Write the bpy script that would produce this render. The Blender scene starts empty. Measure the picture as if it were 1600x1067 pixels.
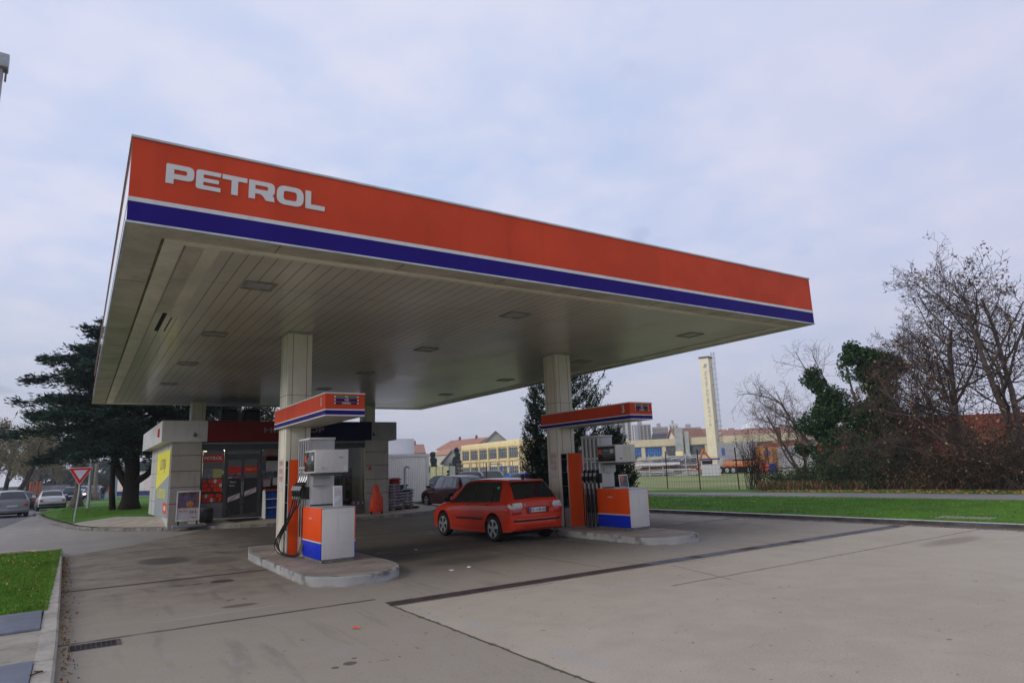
import bpy, math, random
import numpy as np
from mathutils import Vector, Matrix
R = math.radians
random.seed(7); RNG = np.random.default_rng(7)
scene = bpy.context.scene
COL = scene.collection

# ------------------------------------------------------------------ camera
CAM = np.array([-0.2919, -9.6284, 1.872])
YAW, PIT, ROL, FPX = 0.5845014, 0.1911346, -0.03781884, 1020.354
fw = np.array([math.sin(YAW)*math.cos(PIT), math.cos(YAW)*math.cos(PIT), math.sin(PIT)])
r0 = np.array([math.cos(YAW), -math.sin(YAW), 0.0]); u0 = np.cross(r0, fw)
rt = math.cos(ROL)*r0 + math.sin(ROL)*u0; up = -math.sin(ROL)*r0 + math.cos(ROL)*u0
cd = bpy.data.cameras.new('camera'); cam = bpy.data.objects.new('camera', cd); COL.objects.link(cam)
cd.sensor_width = 36; cd.lens = 36*FPX/1600; cd.clip_end = 5000; cd.clip_start = 0.1
cam.matrix_world = Matrix(((rt[0], up[0], -fw[0], CAM[0]), (rt[1], up[1], -fw[1], CAM[1]), (rt[2], up[2], -fw[2], CAM[2]), (0, 0, 0, 1)))
scene.camera = cam

def at(px, dist):
    """plan position seen in the bearing px at a real ground distance dist"""
    y = 761.3-0.03784*px
    d = fw + rt*(px-800)/FPX - up*(y-533.5)/FPX
    n = math.hypot(d[0], d[1])
    return float(CAM[0]+d[0]/n*dist), float(CAM[1]+d[1]/n*dist)
def zat(px, py, dist):
    d = fw + rt*(px-800)/FPX - up*(py-533.5)/FPX
    return float(CAM[2]+d[2]/math.hypot(d[0], d[1])*dist)
def world_at(px, py, d):
    d3 = fw + rt*(px-800)/FPX - up*(py-533.5)/FPX; n = math.hypot(d3[0], d3[1]); return np.array([CAM[0]+d3[0]/n*d, CAM[1]+d3[1]/n*d, CAM[2]+d3[2]/n*d])
def bearing(px):
    x, y = at(px, 10); return math.atan2(y-CAM[1], x-CAM[0])

# ------------------------------------------------------------------ materials
def lin(c):
    if max(c) > 1.0: c = [v/255 for v in c]
    return tuple(((v+0.055)/1.055)**2.4 if v > 0.04045 else v/12.92 for v in c[:3]) + (1,)
class E:
    """tiny shader arithmetic"""
    def __init__(s, nt, sock): s.nt, s.s = nt, sock
    def _m(s, op, o=None, o2=None, rev=False):
        n = s.nt.nodes.new('ShaderNodeMath'); n.operation = op
        a = [s, o] if not rev else [o, s]
        if o2 is not None: a.append(o2)
        for i, v in enumerate(a):
            if v is None: continue
            if isinstance(v, E): s.nt.links.new(v.s, n.inputs[i])
            else: n.inputs[i].default_value = v
        return E(s.nt, n.outputs[0])
    def __add__(s, o): return s._m('ADD', o)
    __radd__ = __add__
    def __sub__(s, o): return s._m('SUBTRACT', o)
    def __rsub__(s, o): return s._m('SUBTRACT', o, rev=True)
    def __mul__(s, o): return s._m('MULTIPLY', o)
    __rmul__ = __mul__
    def __truediv__(s, o): return s._m('DIVIDE', o)
    def abs(s): return s._m('ABSOLUTE')
    def lt(s, o): return s._m('LESS_THAN', o)
    def gt(s, o): return s._m('GREATER_THAN', o)
    def min(s, o): return s._m('MINIMUM', o)
    def max(s, o): return s._m('MAXIMUM', o)
    def mod(s, o): return s._m('FLOORED_MODULO', o)
    def pow(s, o): return s._m('POWER', o)
    def clamp(s): return s._m('MAXIMUM', 0.0)._m('MINIMUM', 1.0)
    def step(s, a, b):     # 0 below a, 1 above b
        n = s.nt.nodes.new('ShaderNodeMapRange'); n.clamp = True; n.interpolation_type = 'SMOOTHSTEP'
        s.nt.links.new(s.s, n.inputs['Value'])
        if a < b: n.inputs['From Min'].default_value, n.inputs['From Max'].default_value = a, b
        else:
            n.inputs['From Min'].default_value, n.inputs['From Max'].default_value = b, a
            n.inputs['To Min'].default_value, n.inputs['To Max'].default_value = 1, 0
        return E(s.nt, n.outputs[0])
class Mat:
    def __init__(s, name, rough=0.6, metal=0.0, coat=0.0, spec=0.5):
        s.m = bpy.data.materials.new(name); s.m.use_nodes = True; s.nt = s.m.node_tree
        s.b = s.nt.nodes['Principled BSDF']; s.rough(rough); s.b.inputs['Metallic'].default_value = metal
        s.b.inputs['Coat Weight'].default_value = coat; s.b.inputs['Coat Roughness'].default_value = 0.04
        s.b.inputs['Specular IOR Level'].default_value = spec
        n = s.nt.nodes.new('ShaderNodeTexCoord'); s.tc = n; s.vec = n.outputs['Object']
    def new(s, t): return s.nt.nodes.new(t)
    def xyz(s):
        n = s.new('ShaderNodeSeparateXYZ'); s.nt.links.new(s.vec, n.inputs[0])
        return [E(s.nt, o) for o in n.outputs]
    def scaled(s, sc):
        n = s.new('ShaderNodeMapping'); n.inputs['Scale'].default_value = sc if hasattr(sc, '__len__') else (sc,)*3
        s.nt.links.new(s.vec, n.inputs[0]); return n.outputs[0]
    def noise(s, scale, detail=4, rough=0.55, stretch=None, off=0.0):
        n = s.new('ShaderNodeTexNoise'); n.inputs['Scale'].default_value = scale
        n.inputs['Detail'].default_value = detail; n.inputs['Roughness'].default_value = rough
        v = s.vec
        if stretch or off:
            mp = s.new('ShaderNodeMapping'); s.nt.links.new(v, mp.inputs[0])
            if stretch: mp.inputs['Scale'].default_value = stretch
            mp.inputs['Location'].default_value = (off, off*1.7, off*0.6); v = mp.outputs[0]
        s.nt.links.new(v, n.inputs['Vector']); return E(s.nt, n.outputs['Fac'])
    def mix(s, a, b, f):
        n = s.new('ShaderNodeMix'); n.data_type = 'RGBA'
        if isinstance(f, E): s.nt.links.new(f.s, n.inputs[0])
        else: n.inputs[0].default_value = f
        for v, i in ((a, 6), (b, 7)):
            if isinstance(v, E): s.nt.links.new(v.s, n.inputs[i])
            else: n.inputs[i].default_value = v if len(v) == 4 else tuple(v)+(1,)
        return E(s.nt, n.outputs[2])
    def color(s, c):
        if isinstance(c, E): s.nt.links.new(c.s, s.b.inputs['Base Color'])
        else: s.b.inputs['Base Color'].default_value = c if len(c) == 4 else tuple(c)+(1,)
        return s
    def rough(s, r):
        if isinstance(r, E): s.nt.links.new(r.s, s.b.inputs['Roughness'])
        else: s.b.inputs['Roughness'].default_value = r
    def bump(s, h, strength=0.3, dist=0.02):
        n = s.new('ShaderNodeBump'); n.inputs['Strength'].default_value = strength; n.inputs['Distance'].default_value = dist
        s.nt.links.new(h.s, n.inputs['Height']); s.nt.links.new(n.outputs[0], s.b.inputs['Normal'])
def sc(c, k): return tuple(min(1, v*k) for v in c[:3])
_simple = {}
def M(name, c, rough=0.6, metal=0.0, coat=0.0, var=0.15, scale=3.0, bump=0.0, emit=0.0, dirt=0.0, spec=0.28):
    """simple procedural material: linear base colour, two scales of noise, optional vertical grime streaks"""
    if name in _simple: return _simple[name]
    m = Mat(name, rough, metal, coat, spec); c = tuple(c[:3])
    n = m.noise(scale, 5); n2 = m.noise(scale*9, 3)
    f = (n*0.7+n2*0.3).step(0.3, 0.7)
    col = m.mix(sc(c, 1-var), sc(c, 1+var*0.6), f)
    if dirt:
        st = m.noise(2.2, 4, stretch=(3.0, 3.0, 0.35), off=3.3).step(0.5, 0.75)*dirt
        col = m.mix(col, (0.05, 0.045, 0.035), st)
    m.color(col)
    m.rough((n2*0.18+(rough-0.09)).clamp())
    if bump: m.bump(n2, bump, 0.01)
    if emit:
        m.b.inputs['Emission Color'].default_value = c+(1,); m.b.inputs['Emission Strength'].default_value = emit
    _simple[name] = m.m
    return m.m

# ------------------------------------------------------------------ mesh building
class MB:
    def __init__(s): s.v = []; s.f = []; s.mi = []; s.cur = 0
    def mat(s, i): s.cur = i; return s
    def add(s, vs, fs):
        b = len(s.v); s.v += [tuple(map(float, p)) for p in vs]
        for f in fs: s.f.append(tuple(i+b for i in f)); s.mi.append(s.cur)
        return s
    def box(s, x0, y0, z0, x1, y1, z1, rz=0, c=None):
        vs = [(x, y, z) for z in (z0, z1) for y in (y0, y1) for x in (x0, x1)]
        if rz:
            cx, cy = c or ((x0+x1)/2, (y0+y1)/2); ca, sa = math.cos(rz), math.sin(rz)
            vs = [(cx+(x-cx)*ca-(y-cy)*sa, cy+(x-cx)*sa+(y-cy)*ca, z) for x, y, z in vs]
        return s.add(vs, [(0, 2, 3, 1), (4, 5, 7, 6), (0, 1, 5, 4), (1, 3, 7, 5), (3, 2, 6, 7), (2, 0, 4, 6)])
    def cbox(s, c, d, rz=0):
        return s.box(c[0]-d[0]/2, c[1]-d[1]/2, c[2]-d[2]/2, c[0]+d[0]/2, c[1]+d[1]/2, c[2]+d[2]/2, rz)
    def prism(s, poly, z0, z1):          # poly in xy, counter-clockwise
        n = len(poly)
        z0s = z0 if hasattr(z0, '__len__') else [z0]*n; z1s = z1 if hasattr(z1, '__len__') else [z1]*n
        vs = [(p[0], p[1], z) for p, z in zip(poly, z0s)] + [(p[0], p[1], z) for p, z in zip(poly, z1s)]
        return s.add(vs, [tuple(range(n-1, -1, -1)), tuple(range(n, 2*n))] + [(i, (i+1) % n, n+(i+1) % n, n+i) for i in range(n)])
    def extr(s, poly, plane, a, b):      # polygon in a plane ('xz' or 'yz') extruded from a to b on the third axis
        n = len(poly)
        f = (lambda p, t: (p[0], t, p[1])) if plane == 'xz' else (lambda p, t: (t, p[0], p[1]))
        vs = [f(p, a) for p in poly] + [f(p, b) for p in poly]
        return s.add(vs, [tuple(range(n-1, -1, -1)), tuple(range(n, 2*n))] + [(i, (i+1) % n, n+(i+1) % n, n+i) for i in range(n)])
    def tube(s, pts, r, n=8, cap=True):
        pts = [Vector(p) for p in pts]; rs = r if hasattr(r, '__len__') else [r]*len(pts)
        vs = []; prev = None
        for i, p in enumerate(pts):
            t = (pts[min(i+1, len(pts)-1)]-pts[max(i-1, 0)])
            t = t.normalized() if t.length > 1e-9 else Vector((0, 0, 1))
            if prev is None: prev = t.orthogonal().normalized()
            a = (prev-t*prev.dot(t)); a = a.normalized() if a.length > 1e-6 else t.orthogonal().normalized()
            prev = a; b = t.cross(a)
            for k in range(n):
                th = 2*math.pi*k/n; q = p+(a*math.cos(th)+b*math.sin(th))*rs[i]; vs.append((q.x, q.y, q.z))
        fs = []
        for i in range(len(pts)-1):
            for k in range(n):
                k2 = (k+1) % n; fs.append((i*n+k, i*n+k2, (i+1)*n+k2, (i+1)*n+k))
        if cap: fs += [tuple(range(n-1, -1, -1)), tuple((len(pts)-1)*n+k for k in range(n))]
        return s.add(vs, fs)
    def lathe(s, prof, c=(0, 0, 0), n=24, axis='z'):   # prof: (r, h)
        vs = []
        for r, h in prof:
            for k in range(n):
                th = 2*math.pi*k/n; a, b = r*math.cos(th), r*math.sin(th)
                vs.append({'z': (c[0]+a, c[1]+b, c[2]+h), 'y': (c[0]+b, c[1]+h, c[2]+a), 'x': (c[0]+h, c[1]+a, c[2]+b)}[axis])
        fs = [(i*n+k, i*n+(k+1) % n, (i+1)*n+(k+1) % n, (i+1)*n+k) for i in range(len(prof)-1) for k in range(n)]
        if prof[0][0] > 1e-6: fs.append(tuple(range(n-1, -1, -1)))
        if prof[-1][0] > 1e-6: fs.append(tuple((len(prof)-1)*n+k for k in range(n)))
        return s.add(vs, fs)
    def xf(s, mat):
        s.v = [tuple(mat @ Vector(p)) for p in s.v]; return s
    def build(s, name, mats, parent=None, smooth=False, bev=0.0, seg=2, loc=None, rz=0.0):
        me = bpy.data.meshes.new(name); me.from_pydata(s.v, [], s.f)
        if not isinstance(mats, (list, tuple)): mats = [mats]
        for m in mats: me.materials.append(m)
        if len(mats) > 1: me.polygons.foreach_set('material_index', s.mi)
        if smooth: me.polygons.foreach_set('use_smooth', [True]*len(me.polygons))
        me.update(); o = bpy.data.objects.new(name, me); COL.objects.link(o)
        if parent: o.parent = parent
        if loc: o.location = loc
        if rz: o.rotation_euler.z = rz
        if bev:
            b = o.modifiers.new('bevel', 'BEVEL'); b.width = bev; b.segments = seg; b.limit_method = 'ANGLE'; b.angle_limit = R(40)
            b.harden_normals = False
        if smooth == 'angle' or bev:
            me.polygons.foreach_set('use_smooth', [True]*len(me.polygons))
            e = o.modifiers.new('split', 'EDGE_SPLIT'); e.split_angle = R(35)
        return o
def tag(o, label=None, cat=None, group=None, kind=None):
    if label: o['label'] = label
    if cat: o['category'] = cat
    if group: o['group'] = group
    if kind: o['kind'] = kind
    return o
def empty(name, loc, rz=0.0, label=None, cat=None, group=None):
    o = bpy.data.objects.new(name, None); o.empty_display_size = 0.2; COL.objects.link(o)
    o.location = loc; o.rotation_euler.z = rz; return tag(o, label, cat, group)
def kids(o): return [c for c in bpy.data.objects if c.parent == o]
def copy_tree(o, parent=None):
    c = o.copy(); COL.objects.link(c); c.parent = parent
    for ch in kids(o): copy_tree(ch, c)
    return c
def setstruct(o): o['kind'] = 'structure'; return o
def text_mesh(body, size, name, mat, parent=None, mw=None, extrude=0.0, sx=1.0, bold=0.0, align='CENTER'):
    cu = bpy.data.curves.new(name, 'FONT'); cu.body = body; cu.size = size; cu.extrude = extrude; cu.offset = bold
    cu.align_x = align; cu.align_y = 'CENTER'; cu.resolution_u = 3
    t = bpy.data.objects.new('tmp_text', cu); COL.objects.link(t)
    bpy.context.view_layer.update()
    me = bpy.data.meshes.new_from_object(t.evaluated_get(bpy.context.evaluated_depsgraph_get()))
    bpy.data.objects.remove(t); me.name = name; me.materials.clear(); me.materials.append(mat)
    if sx != 1.0: me.transform(Matrix.Diagonal((sx, 1, 1, 1)))
    o = bpy.data.objects.new(name, me); COL.objects.link(o)
    if parent: o.parent = parent
    if mw is not None: o.matrix_local = mw
    return o
def face_y(x, y, z):     # text standing in the xz plane, read from -y
    return Matrix.Translation((x, y, z)) @ Matrix.Rotation(R(90), 4, 'X')
def face_x(x, y, z):     # text in the yz plane, read from -x
    return Matrix.Translation((x, y, z)) @ Matrix.Rotation(R(-90), 4, 'Z') @ Matrix.Rotation(R(90), 4, 'X')
def curve_mesh(loops, extrude, name, mat, parent=None, mw=None):
    cu = bpy.data.curves.new(name, 'CURVE'); cu.dimensions = '2D'; cu.fill_mode = 'BOTH'; cu.extrude = extrude
    for lp in loops:
        sp = cu.splines.new('POLY'); sp.points.add(len(lp)-1); sp.use_cyclic_u = True
        for i, p in enumerate(lp): sp.points[i].co = (p[0], p[1], 0, 1)
    t = bpy.data.objects.new('tmp_curve', cu); COL.objects.link(t); bpy.context.view_layer.update()
    me = bpy.data.meshes.new_from_object(t.evaluated_get(bpy.context.evaluated_depsgraph_get()))
    bpy.data.objects.remove(t); me.name = name; me.materials.clear(); me.materials.append(mat)
    o = bpy.data.objects.new(name, me); COL.objects.link(o)
    if parent: o.parent = parent
    if mw is not None: o.matrix_local = mw
    return o
def rounded(poly, radii, n=5):
    out = []; k = len(poly)
    for i in range(k):
        p = Vector(poly[i]); a = Vector(poly[i-1]); b = Vector(poly[(i+1) % k]); r = radii[i] if hasattr(radii, '__len__') else radii
        if r <= 0: out.append(tuple(p)); continue
        p0 = p+(a-p).normalized()*min(r, (a-p).length*0.49); p1 = p+(b-p).normalized()*min(r, (b-p).length*0.49)
        for j in range(n+1):
            t = j/n; q = p0*(1-t)**2+p*2*t*(1-t)+p1*t*t; out.append((q.x, q.y))
    return out

# foliage: many small leaf faces
def leaves(name, pts, size, mats, parent=None, dirs=None, aspect=0.5, mi=None):
    pts = np.asarray(pts, float); n = len(pts)
    if dirs is None:
        d = RNG.normal(size=(n, 3)); d /= np.linalg.norm(d, axis=1)[:, None]
    else: d = np.asarray(dirs, float); d /= np.linalg.norm(d, axis=1)[:, None]+1e-9
    q = RNG.normal(size=(n, 3)); s = np.cross(d, q); s /= np.linalg.norm(s, axis=1)[:, None]+1e-9
    sz = (size*RNG.uniform(0.6, 1.3, n) if np.isscalar(size) else np.asarray(size))[:, None]
    a = pts-d*sz*0.5; b = pts+s*sz*aspect*0.5; c = pts+d*sz*0.5; e = pts-s*sz*aspect*0.5
    v = np.stack([a, b, c, e], 1).reshape(-1, 3)
    me = bpy.data.meshes.new(name); me.vertices.add(4*n); me.vertices.foreach_set('co', v.ravel().astype(np.float32))
    me.loops.add(4*n); me.loops.foreach_set('vertex_index', np.arange(4*n, dtype=np.int32))
    me.polygons.add(n); me.polygons.foreach_set('loop_start', np.arange(0, 4*n, 4, dtype=np.int32))
    for m in mats: me.materials.append(m)
    if len(mats) > 1:
        me.polygons.foreach_set('material_index', (RNG.integers(0, len(mats), n) if mi is None else mi).astype(np.int32))
    me.update(calc_edges=True); me.validate()
    o = bpy.data.objects.new(name, me); COL.objects.link(o)
    if parent: o.parent = parent
    return o
# ------------------------------------------------------------------ world, sun, haze
SUN_EL, SUN_AZ = 25.0, -97.0        # azimuth from +y towards +x
w = bpy.data.worlds.new('World'); scene.world = w; w.use_nodes = True; nt = w.node_tree
nt.nodes.clear()
wo = nt.nodes.new('ShaderNodeOutputWorld'); bg = nt.nodes.new('ShaderNodeBackground'); bg.inputs['Strength'].default_value = 0.1
nt.links.new(bg.outputs[0], wo.inputs[0])
sky = nt.nodes.new('ShaderNodeTexSky'); sky.sky_type = 'NISHITA'; sky.sun_disc = False
sky.sun_elevation = R(SUN_EL); sky.sun_rotation = R(SUN_AZ); sky.air_density = 1.0; sky.dust_density = 2.0
geo = nt.nodes.new('ShaderNodeTexCoord'); sep = nt.nodes.new('ShaderNodeSeparateXYZ'); nt.links.new(geo.outputs['Generated'], sep.inputs[0])
X, Y, Z = [E(nt, o) for o in sep.outputs]
zz = (Z.max(0.0)+0.16)
cmb = nt.nodes.new('ShaderNodeCombineXYZ'); nt.links.new((X/zz).s, cmb.inputs[0]); nt.links.new((Y/zz).s, cmb.inputs[1])
def wn(scale, detail, off, stretch=(1, 1, 1), rough=0.5):
    mp = nt.nodes.new('ShaderNodeMapping'); mp.inputs['Location'].default_value = (off, off*0.37, 0); mp.inputs['Scale'].default_value = stretch
    nt.links.new(cmb.outputs[0], mp.inputs[0]); n = nt.nodes.new('ShaderNodeTexNoise')
    n.inputs['Scale'].default_value = scale; n.inputs['Detail'].default_value = detail; n.inputs['Roughness'].default_value = rough
    nt.links.new(mp.outputs[0], n.inputs['Vector']); return E(nt, n.outputs['Fac'])
def wmix(a, b, f):
    n = nt.nodes.new('ShaderNodeMix'); n.data_type = 'RGBA'; nt.links.new(f.s, n.inputs[0]) if isinstance(f, E) else None
    for v, i in ((a, 6), (b, 7)):
        if isinstance(v, E): nt.links.new(v.s, n.inputs[i])
        else: n.inputs[i].default_value = tuple(v)+(1,)
    return E(nt, n.outputs[2])
KS = 10.5
big = wn(0.9, 3, 5.3).step(0.40, 0.56); mid = wn(2.3, 5, 7.1, rough=0.5); fine = wn(5.6, 4, 1.2)
cloud_hi = (0.70*KS, 0.715*KS, 0.87*KS); cloud_lo = (0.49*KS, 0.595*KS, 0.835*KS)
cl = wmix(cloud_lo, cloud_hi, (big*0.28+mid.step(0.38, 0.60)*0.42+fine.step(0.38, 0.64)*0.30).clamp())
cl = wmix(cl, (0.54*KS, 0.555*KS, 0.62*KS), (0.34-Z).step(0.0, 0.34)*0.85)
right = (X*0.83-Y*0.55).step(-0.2, 0.9)          # the cloud sheet is thicker to the right
cl = wmix(cl, (0.53*KS, 0.55*KS, 0.74*KS), right*0.5)
hole = (mid*0.6+wn(1.5, 4, 4.4)*0.4).step(0.40, 0.33)*0.30
skyc = wmix(cl, E(nt, sky.outputs[0]), hole)
nt.links.new(skyc.s, bg.inputs[0])
w.cycles.sampling_method = 'MANUAL'; w.cycles.sample_map_resolution = 512
sl = bpy.data.lights.new('sun', 'SUN'); sl.energy = 1.5; sl.angle = R(24); sl.color = (1, 0.93, 0.82)
so = bpy.data.objects.new('sun', sl); COL.objects.link(so)
sd = Vector((math.sin(R(SUN_AZ))*math.cos(R(SUN_EL)), math.cos(R(SUN_AZ))*math.cos(R(SUN_EL)), math.sin(R(SUN_EL))))
so.rotation_euler = sd.to_track_quat('Z', 'Y').to_euler(); so.location = sd*60
vs = scene.view_settings; vs.view_transform = 'Standard'; vs.look = 'None'; vs.exposure = 0.0; vs.gamma = 1.0; vs.use_curve_mapping = False
scene.cycles.max_bounces = 7; scene.cycles.transparent_max_bounces = 8; scene.cycles.volume_bounces = 0
scene.cycles.use_denoising = True
HZ = MB().box(-260, -60, -2.0, 520, 720, 42).build('haze', M('plain', (0.5,)*3))
hm = bpy.data.materials.new('haze_air'); hm.use_nodes = True; hn = hm.node_tree; hn.nodes.clear()
ho = hn.nodes.new('ShaderNodeOutputMaterial'); pv = hn.nodes.new('ShaderNodeVolumePrincipled')
pv.inputs['Color'].default_value = (0.86, 0.88, 0.96, 1); pv.inputs['Density'].default_value = 0.0006; pv.inputs['Anisotropy'].default_value = 0.2
hn.links.new(pv.outputs[0], ho.inputs['Volume']); HZ.data.materials.clear(); HZ.data.materials.append(hm)
tag(HZ, 'pale autumn haze hanging over the far houses and trees', 'haze', kind='stuff')

# ------------------------------------------------------------------ ground materials
def world_vec(m):       # object coordinates of unmoved sheets = world metres
    return m.xyz()
def m_grass():
    m = Mat('grass_ground', 0.9, spec=0.2); a = m.noise(0.6, 5).step(0.35, 0.65); b = m.noise(22, 4).step(0.3, 0.7); c = m.noise(3.5, 4, off=5).step(0.55, 0.75)
    col = m.mix((0.075, 0.19, 0.018), (0.12, 0.32, 0.03), a); col = m.mix(col, (0.03, 0.07, 0.010), b*0.5)
    col = m.mix(col, (0.10, 0.10, 0.035), c*0.45); m.color(col); m.bump(b, 0.8, 0.05); return m.m
GRASS = m_grass()
def m_field():
    m = Mat('rough_field', 0.95, spec=0.2); a = m.noise(0.12, 5).step(0.35, 0.65); b = m.noise(4, 5).step(0.3, 0.7)
    col = m.mix((0.20, 0.24, 0.08), (0.32, 0.34, 0.14), a); col = m.mix(col, (0.16, 0.18, 0.07), b*0.5); m.color(col); return m.m
FIELD = m_field()
def m_concrete():
    m = Mat('forecourt_concrete', 0.75, spec=0.35); x, y, z = m.xyz()
    wob = m.noise(1.3, 4)-0.5; fine = m.noise(38, 4); med = m.noise(2.1, 6, off=2); big = m.noise(0.33, 4, off=9)
    xx = x+wob*0.05; yy = y+wob*0.07
    front = (xx.gt(3.6)*yy.lt(-0.1))                        # paler, newer slab in front of the drain
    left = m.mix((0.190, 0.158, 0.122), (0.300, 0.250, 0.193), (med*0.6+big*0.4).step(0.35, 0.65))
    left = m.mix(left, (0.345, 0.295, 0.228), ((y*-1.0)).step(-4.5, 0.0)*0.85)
    newer = m.mix((0.385, 0.325, 0.245), (0.455, 0.390, 0.300), (med*0.5+big*0.5).step(0.35, 0.65))
    spk = m.noise(60, 2, off=4).step(0.35, 0.65)
    newer = m.mix(newer, (0.50, 0.44, 0.35), spk*0.28)
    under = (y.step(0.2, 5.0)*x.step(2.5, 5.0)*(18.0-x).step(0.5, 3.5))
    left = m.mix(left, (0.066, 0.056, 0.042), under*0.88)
    oil = (m.noise(0.55, 4, off=12)*0.55+m.noise(2.8, 5, off=3)*0.45).step(0.53, 0.66)*y.step(1.0, 5.0)
    left = m.mix(left, (0.055, 0.047, 0.042), oil*0.75)
    streak = m.noise(1.1, 5, stretch=(2.6, 0.35, 1), off=6).step(0.55, 0.72)     # tyre tracks along the lanes
    left = m.mix(left, (0.10, 0.09, 0.085), streak*0.32)
    pale = m.noise(1.6, 5, off=17).step(0.60, 0.72)*0.35; left = m.mix(left, (0.33, 0.31, 0.29), pale)
    col = m.mix(left, newer, front)
    def spot(cx, cy, rx, ry, c, k, soft=0.35):
        nonlocal col
        d = ((x-cx)/rx).pow(2.0)+((y-cy)/ry).pow(2.0)+(m.noise(7, 3, off=cx)-0.5)*1.3
        col = m.mix(col, c, d.step(1.0+soft, 1.0-soft)*k)
    spot(2.12, 4.15, 0.20, 0.20, (0.03, 0.028, 0.026), 0.9, 0.15)
    spot(1.7, 4.15, 0.10, 0.07, (0.04, 0.035, 0.03), 0.8); spot(1.35, 4.2, 0.14, 0.05, (0.05, 0.045, 0.04), 0.7)
    spot(1.6, 8.7, 0.55, 0.8, (0.045, 0.04, 0.036), 0.75, 0.6); spot(2.6, 7.6, 0.5, 0.7, (0.06, 0.05, 0.045), 0.5, 0.7)
    spot(1.9, 1.35, 0.26, 0.13, (0.11, 0.09, 0.065), 0.8, 0.5); spot(1.86, 1.95, 0.06, 0.05, (0.05, 0.05, 0.048), 0.8); spot(2.06, 1.9, 0.04, 0.04, (0.05, 0.05, 0.048), 0.8)
    spot(2.15, -2.75, 0.07, 0.07, (0.05, 0.05, 0.048), 0.8, 0.2); spot(1.98, -2.8, 0.04, 0.04, (0.05, 0.05, 0.048), 0.8, 0.2); spot(2.25, -2.6, 0.03, 0.03, (0.05, 0.05, 0.048), 0.8)
    spot(15.4, -2.6, 1.1, 0.28, (0.24, 0.19, 0.15), 0.7, 0.8); spot(6.6, 3.1, 0.9, 0.5, (0.05, 0.045, 0.04), 0.6, 0.8)
    for (cx, cy, rx, ry) in ((3.75, -1.2, 0.07, 0.5), (3.95, -2.3, 0.10, 0.5), (4.0, -4.1, 0.12, 0.5), (6.9, -1.5, 0.9, 0.09), (12.4, -1.4, 1.2, 0.10), (1.6, 0.95, 0.9, 0.05)):
        spot(cx, cy, rx, ry, (0.40, 0.38, 0.36), 0.45, 0.7)
    jl = 1.0
    def joint(e, wd, k, c=(0.04, 0.036, 0.03)):
        nonlocal col
        col = m.mix(col, c, e.abs().step(wd, wd*0.4)*k)
    wv = (m.noise(2.5, 4, off=1)-0.5)*0.05
    inl = x.lt(3.62)
    joint(y-5.05+wv, 0.13, inl*0.95); joint(y-0.3+wv, 0.07, inl*m.noise(0.8, 2).step(0.30, 0.45)*0.85); joint(y-11.8+wv, 0.12, x.lt(5.0)*0.6); joint(y-15.2-x*0.4+wv, 0.05, x.lt(4.5)*0.4)
    joint(x-3.62+wv, 0.026, y.lt(-0.25)*0.95, (0.065, 0.055, 0.02)); joint(x-3.62+wv, 0.05, y.lt(-0.25)*m.noise(5, 3, off=8).step(0.5, 0.6)*0.8, (0.07, 0.085, 0.02))
    joint(y+0.50+wv, 0.026, x.gt(3.7)*m.noise(0.9, 3, off=2).step(0.45, 0.55)*0.8, (0.09, 0.08, 0.05))
    joint(y-4.9+wv, 0.12, x.gt(5.1)*0.9); joint(y-10.5+wv, 0.2, x.gt(3.6)*0.7); joint(x-8.0+wv, 0.03, y.gt(0.2)*0.6); joint(x-12.9+wv, 0.016, y.gt(-0.1)*y.lt(17)*0.5)
    joint(x-9.2-y*0.28+wv*2, 0.03, y.lt(-0.6)*m.noise(0.5, 3, off=3).step(0.45, 0.55)*0.5); joint(y+2.05+wv*2, 0.05, x.gt(7.5)*0.5)
    # paler band of cement round the pump islands and beside the drain
    ring = ((x-4.1).abs().step(1.30, 1.15)*(y-3.4).abs().step(2.1, 1.95))
    col = m.mix(col, (0.27, 0.255, 0.24), ring*0.35*m.noise(1.1, 3).step(0.3, 0.7)*y.lt(2.6))
    ring2 = ((x-11.8).abs().step(1.6, 1.2)*(y-2.6).abs().step(2.2, 1.8)); col = m.mix(col, (0.26, 0.25, 0.235), ring2*0.35)
    tiny = m.noise(9, 2, off=21).step(0.70, 0.76); col = m.mix(col, (0.07, 0.065, 0.06), tiny*0.6)
    col = m.mix(col, m.mix((0, 0, 0), col, 0.72), fine.step(0.3, 0.75)*0.45)
    agg = m.noise(150, 2, off=5).step(0.55, 0.7); col = m.mix(col, (0.50, 0.46, 0.40), agg*0.22); crk = (m.noise(0.45, 6, 0.65, off=41)-0.5).abs().step(0.006, 0.002)*m.noise(0.3, 2, off=2).step(0.5, 0.58); col = m.mix(col, (0.12, 0.10, 0.08), crk*0.10)
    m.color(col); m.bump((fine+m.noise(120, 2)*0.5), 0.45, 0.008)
    m.rough((0.86-oil*0.3).clamp()); return m.m
CONC = m_concrete()
def m_asphalt(name, lo, hi, k=1.0):
    m = Mat(name, 0.85, spec=0.35); a = m.noise(0.5, 5).step(0.3, 0.7); f = m.noise(50, 3)
    st = m.noise(0.9, 4, stretch=(2.2, 0.12, 1), off=4).step(0.4, 0.7)
    col = m.mix(lo, hi, a*0.6+st*0.4); col = m.mix(col, sc(lo, 0.7), f.step(0.35, 0.7)*0.4); m.color(col); m.bump(f, 0.4, 0.008); return m.m
ROAD = m_asphalt('road_asphalt', (0.13, 0.13, 0.13), (0.18, 0.18, 0.18))
ENTR = m_asphalt('entrance_asphalt', (0.27, 0.25, 0.225), (0.34, 0.31, 0.275))
PATHM = m_asphalt('path_asphalt', (0.22, 0.20, 0.19), (0.30, 0.28, 0.26))
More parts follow.
